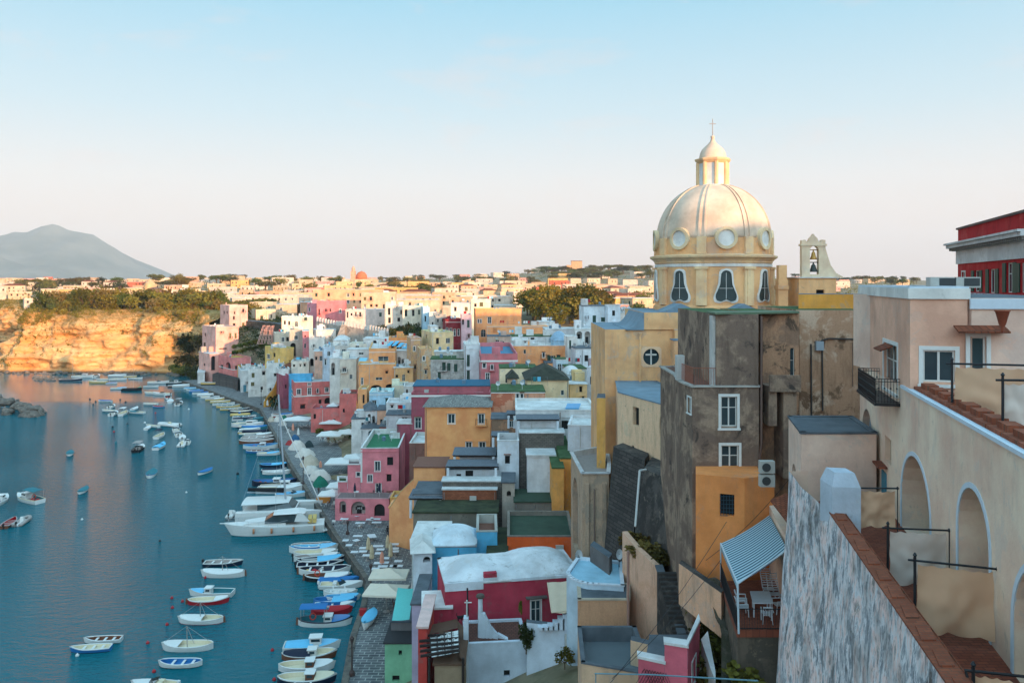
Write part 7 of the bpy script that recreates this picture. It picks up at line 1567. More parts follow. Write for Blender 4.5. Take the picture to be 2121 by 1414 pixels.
def gully():
    mb=MB()
    def fn(u,v):
        d=47.5-13*v; px=1444+50*min(1,2*v)+(200-50*min(1,2*v))*u; x=(px-CX)/F*d; z=23.0-2.6*v+.5*noise.fractal(Vector((x*.5,d*.5,2)),1.,2.,5)-.9*math.sin(PI*u)*v
        return (x,d,z)
    mb.grid(fn,40,50); struct(mb.build('slope',decay(C(104,94,82),C(82,78,62),C(126,116,102),'gully_earth',.9),None,True))
gully()
for i,(a,b) in enumerate(((P(1505,1080,45),P(1262,1416,37)),(P(1492,1160,44),P(1268,1404,38)),(P(1640,985,46),P(1462,1160,44)))):
    mb=MB(); pts=[a.lerp(b,t/10)-Vector((0,0,.35*math.sin(PI*t/10))) for t in range(11)]; mb.path(pts,.014,4); tag(mb.build('overhead_cable',IRON),['upper','lower','rear'][i]+' thin overhead cable crossing in front of the orange ochre house','cable','overhead cables')
# ---------------------------------------------------------------- far town and vegetation
FST={}
def fstuff(px,d,wm,hm,yaw=0,roof=None,win=True,**k):
    x=(px-CX)/F*d; g=ground(x,d); ci=r_.choices(range(9),PW)[0]; mb=FST.setdefault(ci,MB()); used.append((x,d,wm*.5)); y=R(yaw); u=Vector((math.cos(y),math.sin(y)))*wm/2; n=Vector((-u.y,u.x)).normalized()*4.5; c=Vector((x,d))
    pts=[c-u-n,c+u-n,c+u+n,c-u+n]; mb.prism(pts,g-1,g+hm); mb.prism([c+(q-c)*.96 for q in pts],g+hm,g+hm+.5)
    f=Face(pts[0],pts[1]); m2=FST.setdefault('w',MB())
    for i in range(max(1,int(wm/4))): 
        if r_.random()<.6: fbox(m2,f,1+i*4,2.1+i*4,g+hm-3.4,g+hm-1.8,-.06,-.01)
def where(px,d):
    if px<300: z='above the orange cliff'
    elif px<480: z='near the small domed church'
    elif px<700: z='behind the pale pink tower'
    elif px<900: z='behind the crenellated wall'
    elif px<1100: z='behind the big ochre house'
    elif px<1370: z='on the hillside by the dome'
    else: z='right of the bell gable'
    return z
PAL=[('white',C(200,184,166)),('cream',C(198,172,138)),('pale yellow',C(206,176,128)),('pink',C(200,148,136)),('peach',C(206,160,128)),('tan',C(180,150,118)),('ochre',C(214,166,104)),('red brown',C(176,96,72)),('ivory',C(198,178,150))]
PW=[9,7,3,2,3,3,2,1,5]
used=[]
def fh(px,d,wm,hm,yaw=0,ci=None,lab=None,roof=None,win=True):
    x=(px-CX)/F*d; g=ground(x,d)
    if g<3: return
    if ci is None: ci=rnd.choices(range(9),PW)[0]
    nm,c=PAL[ci]; z1=g+hm; z0=g-1
    for (a,b,r_) in used:
        if math.hypot(x-a,d-b)<(r_+wm*.5)*.82: return
    used.append((x,d,wm*.5))
    pl=px-wm/2/d*F; pr=px+wm/2/d*F; yt=HY-(z1-CAMH)/d*F; yb=HY-(z0-CAMH)/d*F
    st='' if roof in (None,'p','f') else 'tile roofed '
    fl='taller ' if hm>6.3 else 'low '
    if wm>17: fl='long '+fl
    lab=lab or f"{fl}{nm} {st}house {where(px,d)}"
    H(lab,c,pl,pr,yt,yb,d,yaw,dep=rnd.uniform(7,11),roof=roof or rnd.choice('ppf'),auto=('k','k','sg','w') if (win and d<520) else (('k',) if win else None),prob=.62,clut=d<450 and rnd.random()<.5,base=z0,group='houses of the far town',hb=1.6,sp=3.2)
r_=random.Random(11)
# landmarks
fh(557,418,42,7.2,6,0,'long white two storey palazzo with a row of windows in the far town')
fh(455,402,26,6.2,8,4,'long peach wing left of the white palazzo in the far town')
fh(700,640,22,9,4,2,'big pale yellow villa with flat roof left of the central dark grove')
fh(820,560,30,9,3,6,'wide old ochre palazzo with arched windows in the centre of the far town')
fh(228,500,40,7.5,4,1,'square cream stone palazzo with flat cornice left of the domed church')
def fchurch():
    d=415; x=(318-CX)/F*d; g=ground(x,d); r=thing('small_church','small old church with dark low dome and white bell tower above the cliff','church',(x,d,g-1)); w=plaster(C(222,190,150),.5)
    mb=MB(); mb.box((x-9,d,g-1),(x+14,d+10,g+7.5)); mb.build('wall',w,r); mb=MB(); mb.lathe([(5.4,0),(5.4,.8),(5.1,1.8),(4.3,2.8),(3,3.6),(1.2,4.1),(.1,4.2)],(x-1.5,d+5,g+7.5),20); mb.build('dome',flat('dome_old_brown',C(116,86,72),.9),r,True)
    mb=MB(); mb.lathe([(3.1,0),(3.1,4.5),(2.9,5.6),(2.2,6.6),(1.2,7.3),(.4,7.6),(.3,8.6),(.05,8.8)],(x-6,d+9,g+7.5),16); mb.build('tall_dome',plaster(C(200,164,120)),r,True)
    mb=MB(); facade(mb,(x+14,d-.5),(x+18,d-.5),g-1,g+11,[(1.1,2.9,g+5,g+8.5,1,.8)]); mb.box((x+14,d-.4+.0,g-1),(x+14.1,d+3.5,g+11)); mb.box((x+17.9,d-.4,g-1),(x+18,d+3.5,g+11)); mb.box((x+14,d+.4,g-1),(x+18,d+3.5,g+11.01)); mb.box((x+14.8,d+.2,g+11.01),(x+17.2,d+2.6,g+13)); mb.build('bell_tower',plaster(C(226,214,198)),r)
    d=900; x=(734-CX)/F*d; g=ground(x,d); r=thing('far_church','far church with orange dome and slim bell tower on the skyline','church',(x,d,g-1)); mb=MB(); mb.box((x-14,d,g-1),(x+14,d+12,g+9)); mb.build('wall',plaster(C(224,190,160)),r); mb=MB(); mb.lathe([(6.5,0),(6.5,2),(6,5),(4,7.6),(1.5,8.8),(.2,9.2)],(x+7,d+6,g+9),16); mb.build('dome',flat('dome_orange',C(186,104,66),.8),r,True); mb=MB(); mb.box((x-4,d-1,g-1),(x+1,d+4,g+18)); mb.lathe([(2,0),(2,3),(1,5),(.1,6)],(x-1.5,d+1.5,g+18),8); mb.build('bell_tower',plaster(C(214,160,130)),r)
    d=1480; x=(1188-CX)/F*d; g=ground(x,d); r=thing('hilltop_tower','square tan tower house on the wooded hill by the dome','tower',(x,d,g-1)); mb=MB(); mb.box((x-10,d-80,g-1),(x+9,d-70,g+16)); mb.box((x-18,d-80.1,g-1),(x-10,d-72,g+9)); mb.build('wall',plaster(C(196,156,116)),r); mb=MB(); mb.box((x-10.3,d-80.3,g+16),(x+9.3,d-69.7,g+17)); mb.build('roof',greyroof(),r)
    used.extend([((318-CX)/F*415,420,14),((734-CX)/F*900,905,16)])
fchurch()
rows=[(362,3),(388,4),(425,5),(470,5),(520,6),(585,7),(660,8),(750,9),(860,10),(990,11),(1150,12),(1330,13),(1500,14)]
NH=0
for d0,_ in rows:
    px=r_.uniform(-30,20)
    while px<1890:
        d=d0*r_.uniform(.96,1.05); wm=r_.uniform(9,20)*(1+.3*(d>800)); stp=wm/d*F
        ok=True; cx_=px+stp/2
        if d<400 and cx_<455: ok=False
        if d<395 and 1080<cx_<1260: ok=False
        if 1370<cx_<1640 : ok=False
        if cx_>1640 and d<600: ok=False
        if cx_>1740 and not(d>1000): ok=False
        if d>1100 and 1120<cx_<1370 and r_.random()<.62: ok=False
        if d>900 and r_.random()<.42: ok=False
        if ok and r_.random()<.88:
            (fh if NH<165 else fstuff)(cx_,d,wm,r_.uniform(4.6,8.6),r_.choice((0,5,-6,12,25,35)),roof=r_.choice(('p','p','p','f','f','h')) if d<900 else r_.choice('pf'),win=True); NH+=1
        px+=stp*r_.uniform(1.0,1.35)+3
_mb=MB(); _ms=[]
for q,(ci,m_) in enumerate(FST.items()):
    o_=len(_mb.v); _mb.v+=m_.v; _mb.f+=[tuple(i+o_ for i in f) for f in m_.f]; _mb.m+=[q]*len(m_.f); _ms.append(flat('dark_interior',C(34,33,34),.9) if ci=='w' else plaster(PAL[ci][1],.3))
_o=_mb.build('distant_houses',_ms); _o['kind']='stuff'; _o['label']='tiny pale houses of the farthest town below the skyline'
def free(x,y,r):
    return all(math.hypot(x-a,y-b)>r+c*.8 for a,b,c in used)
def scatter(n,pxa,pxb,da,db,kinds,hr,wr,labf,group,cols='ggd',chk=True,zo=0):
    for i in range(n):
        for _ in range(12):
            px=rnd.uniform(pxa,pxb); d=rnd.uniform(da,db); x=(px-CX)/F*d
            if not chk or free(x,d,2): break
        g=ground(x,d)
        if g<4: continue
        k=rnd.choice(kinds); h=rnd.uniform(*hr); w_=rnd.uniform(*wr)*(1.3 if k=='pine' else 1)*(.4 if k=='cypress' else 1); col=rnd.choice(cols)
        cn={'g':'green','d':'dark green','y':'olive','b':'dry brown'}[col]
        tree(k,x,d,g-.4+zo,h,w_,labf.format(c=cn,k={'round':'leafy tree','pine':'umbrella pine','cypress':'conical tree','bush':'bush'}[k]),group,col)
scatter(66,10,455,368,395,['round','round','round'],(9,15),(9,15),'{c} {k} in the wood on the orange cliff','trees on top of the orange cliff','ggyyb')
scatter(50,0,470,359,370,['round','round','bush'],(4.5,9),(6,10),'{c} {k} at the orange cliff edge','trees at the cliff edge','gyyb')
scatter(22,440,560,352,400,['round','pine'],(6,9),(7,11),'{c} {k} by the long white palazzo','trees by the white palazzo','ggdy')
scatter(36,1085,1255,325,385,['round','round','round'],(12,18),(12,18),'{c} {k} in the grove left of the church','trees of the big grove','ggydy')
scatter(26,772,892,266,286,['round','round'],(9,12),(7,10),'{c} {k} in the crenellated wall garden','garden trees behind the rampart','dddg')
scatter(8,675,770,268,280,['round','round'],(8,10),(6,8),'{c} {k} behind the merlons of the rampart','trees behind the merlons','gyy')
scatter(30,40,260,640,900,['round','round','round','pine'],(9,14),(12,18),'{c} {k} on the skyline below the mountain','skyline trees below the mountain','gd')
scatter(42,320,720,700,1300,['round','round','pine','round'],(9,14),(12,19),'{c} {k} on the skyline right of the mountain','skyline trees right of the mountain','gdy')
scatter(34,690,940,560,820,['round','round','pine'],(7,11),(9,15),'{c} {k} in the middle of the far town','trees in the middle of the far town','gdy')
scatter(40,780,1120,900,1450,['round','pine','round'],(8,13),(12,20),'{c} {k} on the skyline above the ochre house','skyline trees above the ochre house','gdy')
scatter(92,1110,1380,1150,1640,['round','round','pine'],(9,14),(15,26),'{c} {k} on the wooded hill by the dome','trees of the wooded hill','gdg')
scatter(16,1215,1345,330,520,['round','round'],(6,10),(8,13),'{c} {k} between grove and dome','trees between grove and dome','gy')
scatter(26,1640,1900,1000,1500,['round','pine'],(8,13),(13,20),'{c} {k} far right of the bell gable','trees right of the bell gable','gd')
scatter(24,480,1090,420,600,['round','cypress','round'],(5,9),(6,10),'{c} {k} between houses of the far town','trees between far houses','gdy')
for i,(px,py,d,h,w_,c_) in enumerate(((372,772,338,9,8,'y'),(385,765,336,8,7,'g'),(398,770,330,10,8,'d'),(380,745,342,8,9,'d'),(405,745,334,9,9,'d'),(392,720,345,9,10,'d'),(410,705,344,9,9,'d'),(365,760,342,6,7,'g'),(412,770,322,7,6,'d'),(400,690,350,8,9,'d'),(385,700,351,8,9,'d'))):
    p=P(px,py,d); tree('round' if i<8 else 'bush',p.x,p.y,p.z-h*.6,h,w_,'dense shaded tree in the ravine between cliff and pale pink house','trees in the ravine beside the cliff',c_)
# scrub clinging to the cliff
def scrub():
    mb=MB(); rg=random.Random(3)
    for i in range(7500):
        u=rg.uniform(.02,.98); v=rg.choice((rg.uniform(.55,.98),rg.uniform(.74,.99),rg.uniform(.8,.99),rg.uniform(.12,.98)))
        if noise.noise((u*22,v*3.2,1.3))<(.14 if v<.58 else -.3+.25*(v<.8)): continue
        if u<.16 and v<.3: continue
        if .5<v<.8 and rg.random()<.5: continue
        c=Vector(CLF(u,v)); s=rg.uniform(.5,1.5)
        for k in range(12):
            d=Vector((rg.gauss(0,.5),rg.gauss(0,.5)-.3,rg.gauss(0,.4)))*s; a=Vector((rg.gauss(0,1),rg.gauss(0,1),rg.gauss(0,1))).normalized()*rg.uniform(.16,.38); b=a.orthogonal().normalized()*rg.uniform(.12,.3)
            q=c+d; mb.poly([q-a,q+b,q+a,q-b])
    o=mb.build('cliff_scrub',FOL['y']); o['kind']='stuff'; o['label']='olive and brown scrub clinging to the orange cliff face'
scrub()
def underbrush():
    mb=MB(); rg=random.Random(5)
    for i in range(5200):
        px=rg.uniform(-30,600); d=rg.uniform(352,396) if rg.random()<.8 else rg.uniform(396,440); x=(px-CX)/F*d; g=ground(x,d)
        if g<20: continue
        s=rg.uniform(.8,1.9)
        for k in range(7):
            q=Vector((x,d,g))+Vector((rg.gauss(0,.7),rg.gauss(0,.7),abs(rg.gauss(0,.7))))*s; a=Vector((rg.gauss(0,1),rg.gauss(0,1),rg.gauss(0,1))).normalized()*rg.uniform(.2,.45); b=a.orthogonal().normalized()*rg.uniform(.15,.35)
            mb.poly([q-a,q+b,q+a,q-b])
    o=mb.build('underbrush',FOL['g']); o['kind']='stuff'; o['label']='mixed green and dry underbrush covering the cliff top'
underbrush()
def slopescrub():
    mb=MB(); rg=random.Random(9)
    for i in range(5200):
        px=rg.uniform(385,640) if rg.random()<.7 else rg.uniform(640,1250); d=rg.uniform(250,356) if px<640 else rg.uniform(150,330); x=(px-CX)/F*d; g=ground(x,d)
        if g<2.2: continue
        s=rg.uniform(.5,1.3)
        for k in range(7):
            q=Vector((x,d,g))+Vector((rg.gauss(0,.7),rg.gauss(0,.7),abs(rg.gauss(0,.5))))*s; a=Vector((rg.gauss(0,1),rg.gauss(0,1),rg.gauss(0,1))).normalized()*rg.uniform(.15,.4); b=a.orthogonal().normalized()*rg.uniform(.12,.3)
            mb.poly([q-a,q+b,q+a,q-b])
    o=mb.build('slope_scrub',FOL['d']); o['kind']='stuff'; o['label']='dark scrub growing on the slopes between the town houses'
slopescrub()
def hillscrub():
    mb=MB(); rg=random.Random(6)
    for i in range(5200):
        px=rg.uniform(-20,1900); d=rg.uniform(430,1650); x=(px-CX)/F*d; g=ground(x,d)
        if noise.noise((x*.012,d*.012,0))<-.12 and px<1130: continue
        s=rg.uniform(2,4.5)
        for k in range(6):
            q=Vector((x,d,g))+Vector((rg.gauss(0,.9),rg.gauss(0,.9),abs(rg.gauss(0,.45))))*s; a=Vector((rg.gauss(0,1),rg.gauss(0,1),rg.gauss(0,.7))).normalized()*rg.uniform(.5,1.2); b=a.orthogonal().normalized()*rg.uniform(.4,.9)
            mb.poly([q-a,q+b,q+a,q-b])
    o=mb.build('hill_scrub',FOL['g']); o['kind']='stuff'; o['label']='scrub and hedges between the far houses up to the skyline'
hillscrub()
# ---------------------------------------------------------------- the boats
MOOR='boats moored in the open harbour'; QB='boats moored along the quay'; FB='small boats below the cliff'
# px,py,L,heading,flags,hull,rim,inside,cover,label,bottom
BL=[(189,1347,4.1,188,'o','b','w','c','w','blue dinghy with white rim lying in front of a white one','k'),
(214,1329,3.9,186,'oD','w','w','o','w','white dinghy moored just behind the blue dinghy','k'),
(375,1378,4.4,182,'oE','w','w','b','w','white rowing boat with bright blue inside near the bottom','k'),
(390,1343,5.4,182,'Eaf','w','w','c','w','white wooden boat with leaning mast pole above the blue floored one','w'),
(417,1288,5.2,180,'Eafuh','w','w','c','w','white covered boat with red bottom and leaning pole','r'),
(431,1248,4.9,8,'Efu','r','w','c','w','slim red hulled boat with white deck','r'),
(439,1232,5.5,180,'kf','w','w','t','l','white boat with light blue deck and small cabin behind the red one','w'),
(463,1192,5.8,180,'Eauch','w','w','c','w','long white boat with white half cover and pole','w'),
(462,1170,5.2,4,'om','n','w','s','w','dark navy open boat with outboard, farthest of the near mooring line','n'),
(320,1424,4.6,175,'wm','w','w','c','c','white motor boat cut by the bottom edge of the picture','w'),
(60,1037,7.2,150,'GbKL','w','c','t','t','white fishing boat with teal canopy and gear at far left','w'),
(-2,1042,6.5,100,'GK','w','w','s','t','white fishing boat cut by the left picture edge','w'),
(20,1086,4.8,102,'om','o','s','r','w','dark red open boat beside the grey inflatable at left','k'),
(47,1082,4.8,100,'Rm','g','g','g','w','grey inflatable boat beside the dark red boat','k'),
(145,941,4.4,115,'cE','w','t','t','t','small teal covered boat alone in the left middle of the bay','k'),
(172,1018,4.2,100,'cE','w','t','t','t','small teal covered boat alone nearer the camera','k'),
(314,984,5.6,105,'cEG','w','b','b','t','blue covered fishing boat alone in the middle of the bay','w'),
(425,979,4.6,75,'cE','w','t','b','b','small blue covered boat nearest to the quay side','k'),
(288,932,6.4,100,'wmb','k','k','s','s','dark motor boat with arch and yellow buoy','k'),
(331,905,5.6,95,'b','w','w','c','n','white boat with navy sun canopy','w'),(331,927,6.0,95,'cw','w','l','t','l','teal covered boat moored in front of the navy canopy one','n')]
for px,py,L,hd,fl,h,r1,ic,cc,lab,bot in BL: boat(px,py,L,hd,fl.replace('D',''),h,r1,ic,cc,lab,bot=bot,grp=MOOR)
for px,py,L,hd,fl,h,cc,lab in [(350,882,7,160,'Rm','w','c','white inflatable boat with console in the middle distance'),(306,888,4,100,'c','w','w','white covered boat beside the pale blue dinghy'),(316,884,4.4,160,'o','w','l','pale blue dinghy beside the white covered boat'),(365,892,5.4,110,'wm','w','w','white motor boat first of the diagonal row'),(370,902,5.2,110,'wm','w','w','white motor boat second of the diagonal row'),(378,908,4.6,110,'cm','w','w','white covered boat third of the diagonal row'),(377,922,5.4,105,'Rm','w','c','white inflatable at the near end of the diagonal row'),(388,918,4.6,110,'wm','w','w','white motor boat at the right of the diagonal row'),
 (218,832,4.4,180,'c','w','b','small white boat with blue cover in the upper bay'),(231,844,5.2,100,'wm','w','w','white motor boat above a group of four in the upper bay'),(236,859,6,100,'wm','w','w','largest white motor boat of the upper bay group'),(225,852,4.4,170,'o','w','l','low light blue dinghy in the upper bay group'),(256,858,6,100,'b','w','w','white boat with white sun canopy in the upper bay'),(279,848,4.6,95,'c','w','w','white covered boat in the upper bay pair'),(283,856,5.2,170,'h','w','t','teal half covered boat in the upper bay pair'),(312,838,4.6,180,'o','w','b','small blue rimmed dinghy in the upper bay'),(328,844,3.6,180,'c','b','r','tiny blue boat with red rim'),
 (172,782,8.5,2,'K','w','w','white cabin boat right of the dark sailboat'),(200,781,6.4,100,'wm','w','w','white motor boat with people sized console under the cliff'),(213,787,5,180,'o','w','w','low pale dinghy under the cliff'),(203,793,7,180,'o','y','w','tan long dinghy under the cliff'),(231,795,4,10,'c','w','b','small white boat with dark blue stripe'),(243,780,7,5,'c','w','w','white covered cruiser close to the cliff rocks'),(245,787,6.4,5,'o','w','w','low white dinghy below the covered cruiser'),(270,781,4.8,10,'o','y','y','tan dinghy near the cliff rocks'),(281,785,5.4,0,'o','w','w','white dinghy near the cliff rocks'),(246,806,5.6,5,'h','w','l','white boat with light blue cover in the orange reflection'),(286,806,4.4,90,'c','e','e','green covered boat in the orange reflection'),(328,794,7.6,8,'w','w','w','white speed boat near the far quay'),(313,802,5.4,0,'c','w','s','grey covered boat near the far quay'),(316,816,6,170,'o','w','w','long white dinghy left of the white pair'),(335,818,7,165,'wm','w','w','white motor boat left of the white pair'),(347,825,6,120,'wm','w','r','white motor boat with red seats'),(353,833,5.6,110,'c','w','w','white covered round boat in front of the red seated one'),(371,838,6,100,'wmb','w','s','white boat with dark frame near the far quay')]:
    boat(px,py,L,hd,fl,h,'w' if h!='e' else 'e','c',cc,lab,grp=FB if py<830 else MOOR)
boat(147,789,8.5,2,'vf','n','w','o','w','dark blue sailing boat with tall mast under the cliff',bot='w',grp='sailing boats'); boat(273,809,7,4,'vc','k','k','o','k','dark small sailing boat in the orange reflection',grp='sailing boats')
# along the quay, far to near
rg=random.Random(21)
QL=[(362,795,7,12,'K','k','s','dark'),(366,801,7,12,'h','o','w',''),(378,801,8,10,'c','w','w',''),(398,806,6.5,12,'c','w','l',''),(404,809,6.5,12,'c','w','t',''),(411,812,7,12,'c','b','b',''),(418,816,7,12,'h','w','b',''),(428,820,7,10,'c','w','w',''),(438,825,7.5,10,'wm','w','w',''),(446,829,7,12,'h','y','w',''),(456,834,7,12,'o','y','e',''),(463,839,7.5,12,'o','w','y',''),(472,844,8,12,'Eo','y','c',''),(478,849,7,12,'o','y','c','')]
for i in range(11): QL.append((497+2.2*i+rg.uniform(-4,4),850+5.2*i,rg.uniform(5.6,7.4),rg.uniform(6,14),rg.choice(('Rm','wm','h','o','Eo','c','h')),rg.choice('wwyngtwbo'),rg.choice('wcltsnb'),''))
CLN={'w':'white','c':'cream','n':'navy','b':'blue','l':'light blue','k':'dark','r':'red','t':'teal','g':'grey','y':'tan','o':'brown','e':'green','s':'grey'}
def ftype(fl):
    for k,n in (('R','inflatable'),('K','cabin boat'),('w','motor boat'),('c','covered boat'),('h','half covered boat'),('o','open boat')):
        if k in fl: return n
    return 'boat'
for px,py,L,hd,fl,h,cc,_ in QL:
    boat(px,py,L*.88,hd,fl,h,'w',rg.choice('cst'),cc,f"{CLN[h]} {ftype(fl)} with {CLN[cc]} cover at the far quay",grp=QB)
NB=[(512,883,8.4,8,'EK','w','w','c','w','white long boat with white cabin and red door half way along the quay','n'),(527,871,7,10,'Ehm','t','k','t','t','teal decked wooden boat behind the white cabin boat','k'),(527,889,7,8,'Ec','t','t','b','b','blue covered wooden boat in front of the white cabin boat','k'),(528,898,6.6,8,'Ec','n','n','n','n','navy covered boat in the middle of the quay row','k'),(535,904,7,8,'h','g','w','s','w','grey boat with white half cover','k'),(534,911,8,6,'o','k','w','s','s','dark boat with row of white fenders','k'),(530,918,8.2,6,'EG','o','w','s','o','dark wooden fishing boat with gear','k'),(539,928,8.0,8,'EGk','w','l','b','t','white boat with blue inside and small wheelhouse','n'),(533,937,5.2,8,'Eo','b','w','o','w','small blue open boat','k'),(556,942,5.2,8,'Eh','w','w','c','l','small boat with light blue and white deck','k'),(577,936,6.4,60,'EG','k','s','t','b','black fishing boat pointing at the quay wall','k'),(566,966,5.8,6,'Eh','n','l','b','l','navy boat with bright cyan cover','k'),(572,981,5.6,8,'Eo','w','w','w','w','white open boat under the tall mast','n'),(567,976,5,8,'c','n','w','n','n','low navy covered boat behind the white open boat','k'),(567,1004,8.4,6,'EGk','n','n','b','b','large navy wooden boat with blue wheelhouse','k'),(583,1013,8,10,'GK','o','c','s','w','brown fishing boat with white cabin','k'),(580,1018,8.6,5,'fh','w','w','w','w','flat long white boat behind the catamaran mast','w'),(606,1027,6.2,12,'wf','w','w','l','l','white boat with blue stripe inside','w'),
(648,1141,6.9,6,'Ef','w','w','l','l','light blue inside white boat with cyan cover','w'),(645,1136,6,6,'Eo','b','w','o','w','blue boat hidden behind the light blue one','k'),(652,1151,6.2,7,'Ef','w','w','c','w','cream decked white boat near the quay corner','w'),(655,1160,6.2,12,'Efm','w','w','s','w','white sloped boat with grey tarp','n'),(662,1166,6.4,14,'Eh','n','w','n','l','navy boat with bright cyan rectangle cover','k'),(662,1175,6.2,10,'mo','k','w','n','w','dark open boat with white motor','k'),(671,1187,6.8,5,'EoGu','w','w','n','w','white boat with navy inside','n'),(678,1200,6.0,5,'EhLu','k','w','o','w','black hulled boat with brown deck and orange ring','k'),(706,1216,5.4,5,'wmF','w','w','c','w','white speed boat close to the quay corner','k'),(700,1206,5.2,5,'c','b','b','b','b','blue covered boat behind the white speed boat','k'),(704,1230,4.2,2,'oE','w','w','w','w','narrow white dinghy below the white speed boat','w'),(708,1241,4.4,4,'Eh','w','w','l','l','white dinghy with light blue foredeck cover','w'),(693,1249,5.2,4,'Eh','b','b','b','l','blue boat with light blue inside','k'),(692,1258,4.8,6,'of','l','w','l','w','light blue boat with white foredeck','k'),(686,1268,4.8,5,'Eh','r','r','r','r','bright red boat behind the big blue gozzo','r'),(672,1292,6.1,3,'EkfLbu','w','n','t','b','large white and blue wooden boat with brown canopy','w'),(645,1343,5.9,6,'KfH','w','w','l','l','white boat with light blue deck and tall cabin','w'),(639,1362,5.6,6,'EkH','o','w','c','n','brown boat with navy rear cover','k'),(634,1386,5.6,5,'EkBf','w','w','c','w','white wooden boat with brown cabin','k'),(634,1412,5.7,3,'EkBfF','n','w','c','c','dark teal hulled boat with white deck at the bottom','r'),(566,1036,5.5,200,'R','w','w','w','w','white tender behind the big sailing catamaran','w')]
for px,py,L,hd,fl,h,r1,ic,cc,lab,bot in NB[:-1]: boat(px,py,L,hd,fl,h,r1,ic,cc,lab,bot=bot,grp=QB)
# motor yacht and catamaran
def yacht():
    p=PZ(577,1102,0); hd=R(192); r=thing('motor_yacht','large white motor yacht with dark raked windscreen and orange fenders','yacht',(p.x,p.y,0),hd); M_=ROOTM[r.name]; W=lambda x,y,z:M_@Vector((x,y,z)); L=14.3; B=4.0
    bf=lambda t:B/2*(.92+.08*min(1,t/.4) if t<.5 else max(0,1-((t-.5)/.5)**2.4)**.8); sf=lambda t:1.35+.55*max(0,(t-.3)/.7)**1.3
    mb=MB(); n=22; wt=bp('w',.25); sec=[]
    for i in range(n+1):
        t=i/n; b=bf(t); s=sf(t); row=[(0,-.5),(.7*b,-.35),(.82*b,.05),(.93*b,s*.5),(b,s*.93),(b,s)]
        sec.append([W(-L/2+L*t+(zz/s)*1.1*max(0,(t-.7)/.3)**2,y,zz) for y,zz in [(-a,c) for a,c in reversed(row)]+row[1:]])
    for i in range(n):
        for j in range(len(sec[0])-1): mb.poly([sec[i][j],sec[i+1][j],sec[i+1][j+1],sec[i][j+1]],1 if 3<=j<=6 else 0)
    mb.poly(sec[0]); mb.build('hull',[wt,bp('k')],r)
    mb=MB(); mb.grid(lambda u,v:(lambda t,q:W(-L/2+.02+L*t*.995+1.1*max(0,(t-.7)/.3)**2,q*bf(t)*.97,sf(t)-.02+.22*(1-q*q)*min(1,t*2.5)))(u,2*v-1),24,8); mb.build('deck',wt,r,True)
    def shell(nm,pr,m,hw,z0f,par,k=.85):
        mb=MB(); 
        for (x0,z0),(x1,z1) in zip(pr,pr[1:]):
            w0=hw*(1-.12*(z0-1.5)); w1=hw*(1-.12*(z1-1.5)); mb.poly([W(x0,-w0,z0),W(x1,-w1,z1),W(x1,w1,z1),W(x0,w0,z0)])
            for s_ in (-1,1): mb.poly([W(x0,s_*w0,z0),W(x1,s_*w1,z1),W(x1,s_*hw,z0f),W(x0,s_*hw,z0f)])
        return mb.build(nm,m,par)
    shell('cabin_trunk',[(5.2,1.95),(4.2,2.1),(1.8,2.35),(.9,2.5),(-1.2,2.45)],wt,1.35,1.5,r)
    shell('windscreen',[(2.0,2.35),(.4,3.25),(-2.6,3.35),(-2.8,2.2)],glassm(),1.42,1.9,r)
    sh=shell('hardtop',[(.75,3.12),(.2,3.36),(-3.2,3.5),(-4.2,3.2)],wt,1.5,3.2,r)
    for s_ in (-1,1):
        mb=MB(); mb.hexa([W(-2.5,s_*1.46,2.0),W(-4.9,s_*1.5,1.9),W(-4.9,s_*1.62,1.9),W(-2.5,s_*1.58,2.0)],[W(-3.0,s_*1.36,3.4),W(-3.7,s_*1.36,3.3),W(-3.7,s_*1.46,3.3),W(-3.0,s_*1.46,3.4)]); mb.build('roof_arch',wt,r)
    mb=MB(); mb.hexa([W(-7.9,-1.7,.3),W(-6.9,-1.9,.3),W(-6.9,1.9,.3),W(-7.9,1.7,.3)],[W(-7.9,-1.7,.5),W(-6.9,-1.9,.5),W(-6.9,1.9,.5),W(-7.9,1.7,.5)]); mb.build('swim_platform',wt,r)
    mb=MB(); 
    pts=[W(-1.5,1.75,2.35)]+[W(-L/2+L*t+1.1*max(0,(t-.7)/.3)**2,bf(t)*.93,sf(t)+.65) for t in (.5,.6,.7,.8,.9,.97)]; pt2=[W(-1.5,-1.75,2.35)]+[W(-L/2+L*t+1.1*max(0,(t-.7)/.3)**2,-bf(t)*.93,sf(t)+.65) for t in (.5,.6,.7,.8,.9,.97)]
    mb.path(pts,.025,4); mb.path(pt2,.025,4); mb.tube(pts[-1],pt2[-1],.025,.025,4)
    for q in pts[1:]+pt2[1:]: mb.tube(q,q-Vector((0,0,.62)),.02,.02,4)
    mb.build('bow_rail',paint('chrome_rail',C(170,176,180),.3),r); mb=MB(); mb.hexa([W(7.6,-.2,1.85),W(8.9,-.12,1.95),W(8.9,.12,1.95),W(7.6,.2,1.85)],[W(7.6,-.2,1.93),W(8.9,-.12,2.03),W(8.9,.12,2.03),W(7.6,.2,1.93)]); mb.build('bow_sprit',wt,r)
    for x in (3.6,.9,-2.4,-5.6): mb=MB(); a=W(x,B/2+.12,1.5 if x<3 else 1.6); mb.tube(a-Vector((0,0,.95)),a-Vector((0,0,.2)),.17,.17,8); mb.build('fender',paint('fender_orange',C(186,120,80)),r,True)
    for x in (-4.9,-5.6): mb=MB(); mb.obox(W(x,0,1.9),M_.to_3x3()@Vector((.3,0,0)),M_.to_3x3()@Vector((0,1.2,0)),(0,0,.35)); mb.build('cockpit_seat',cloth('y'),r)
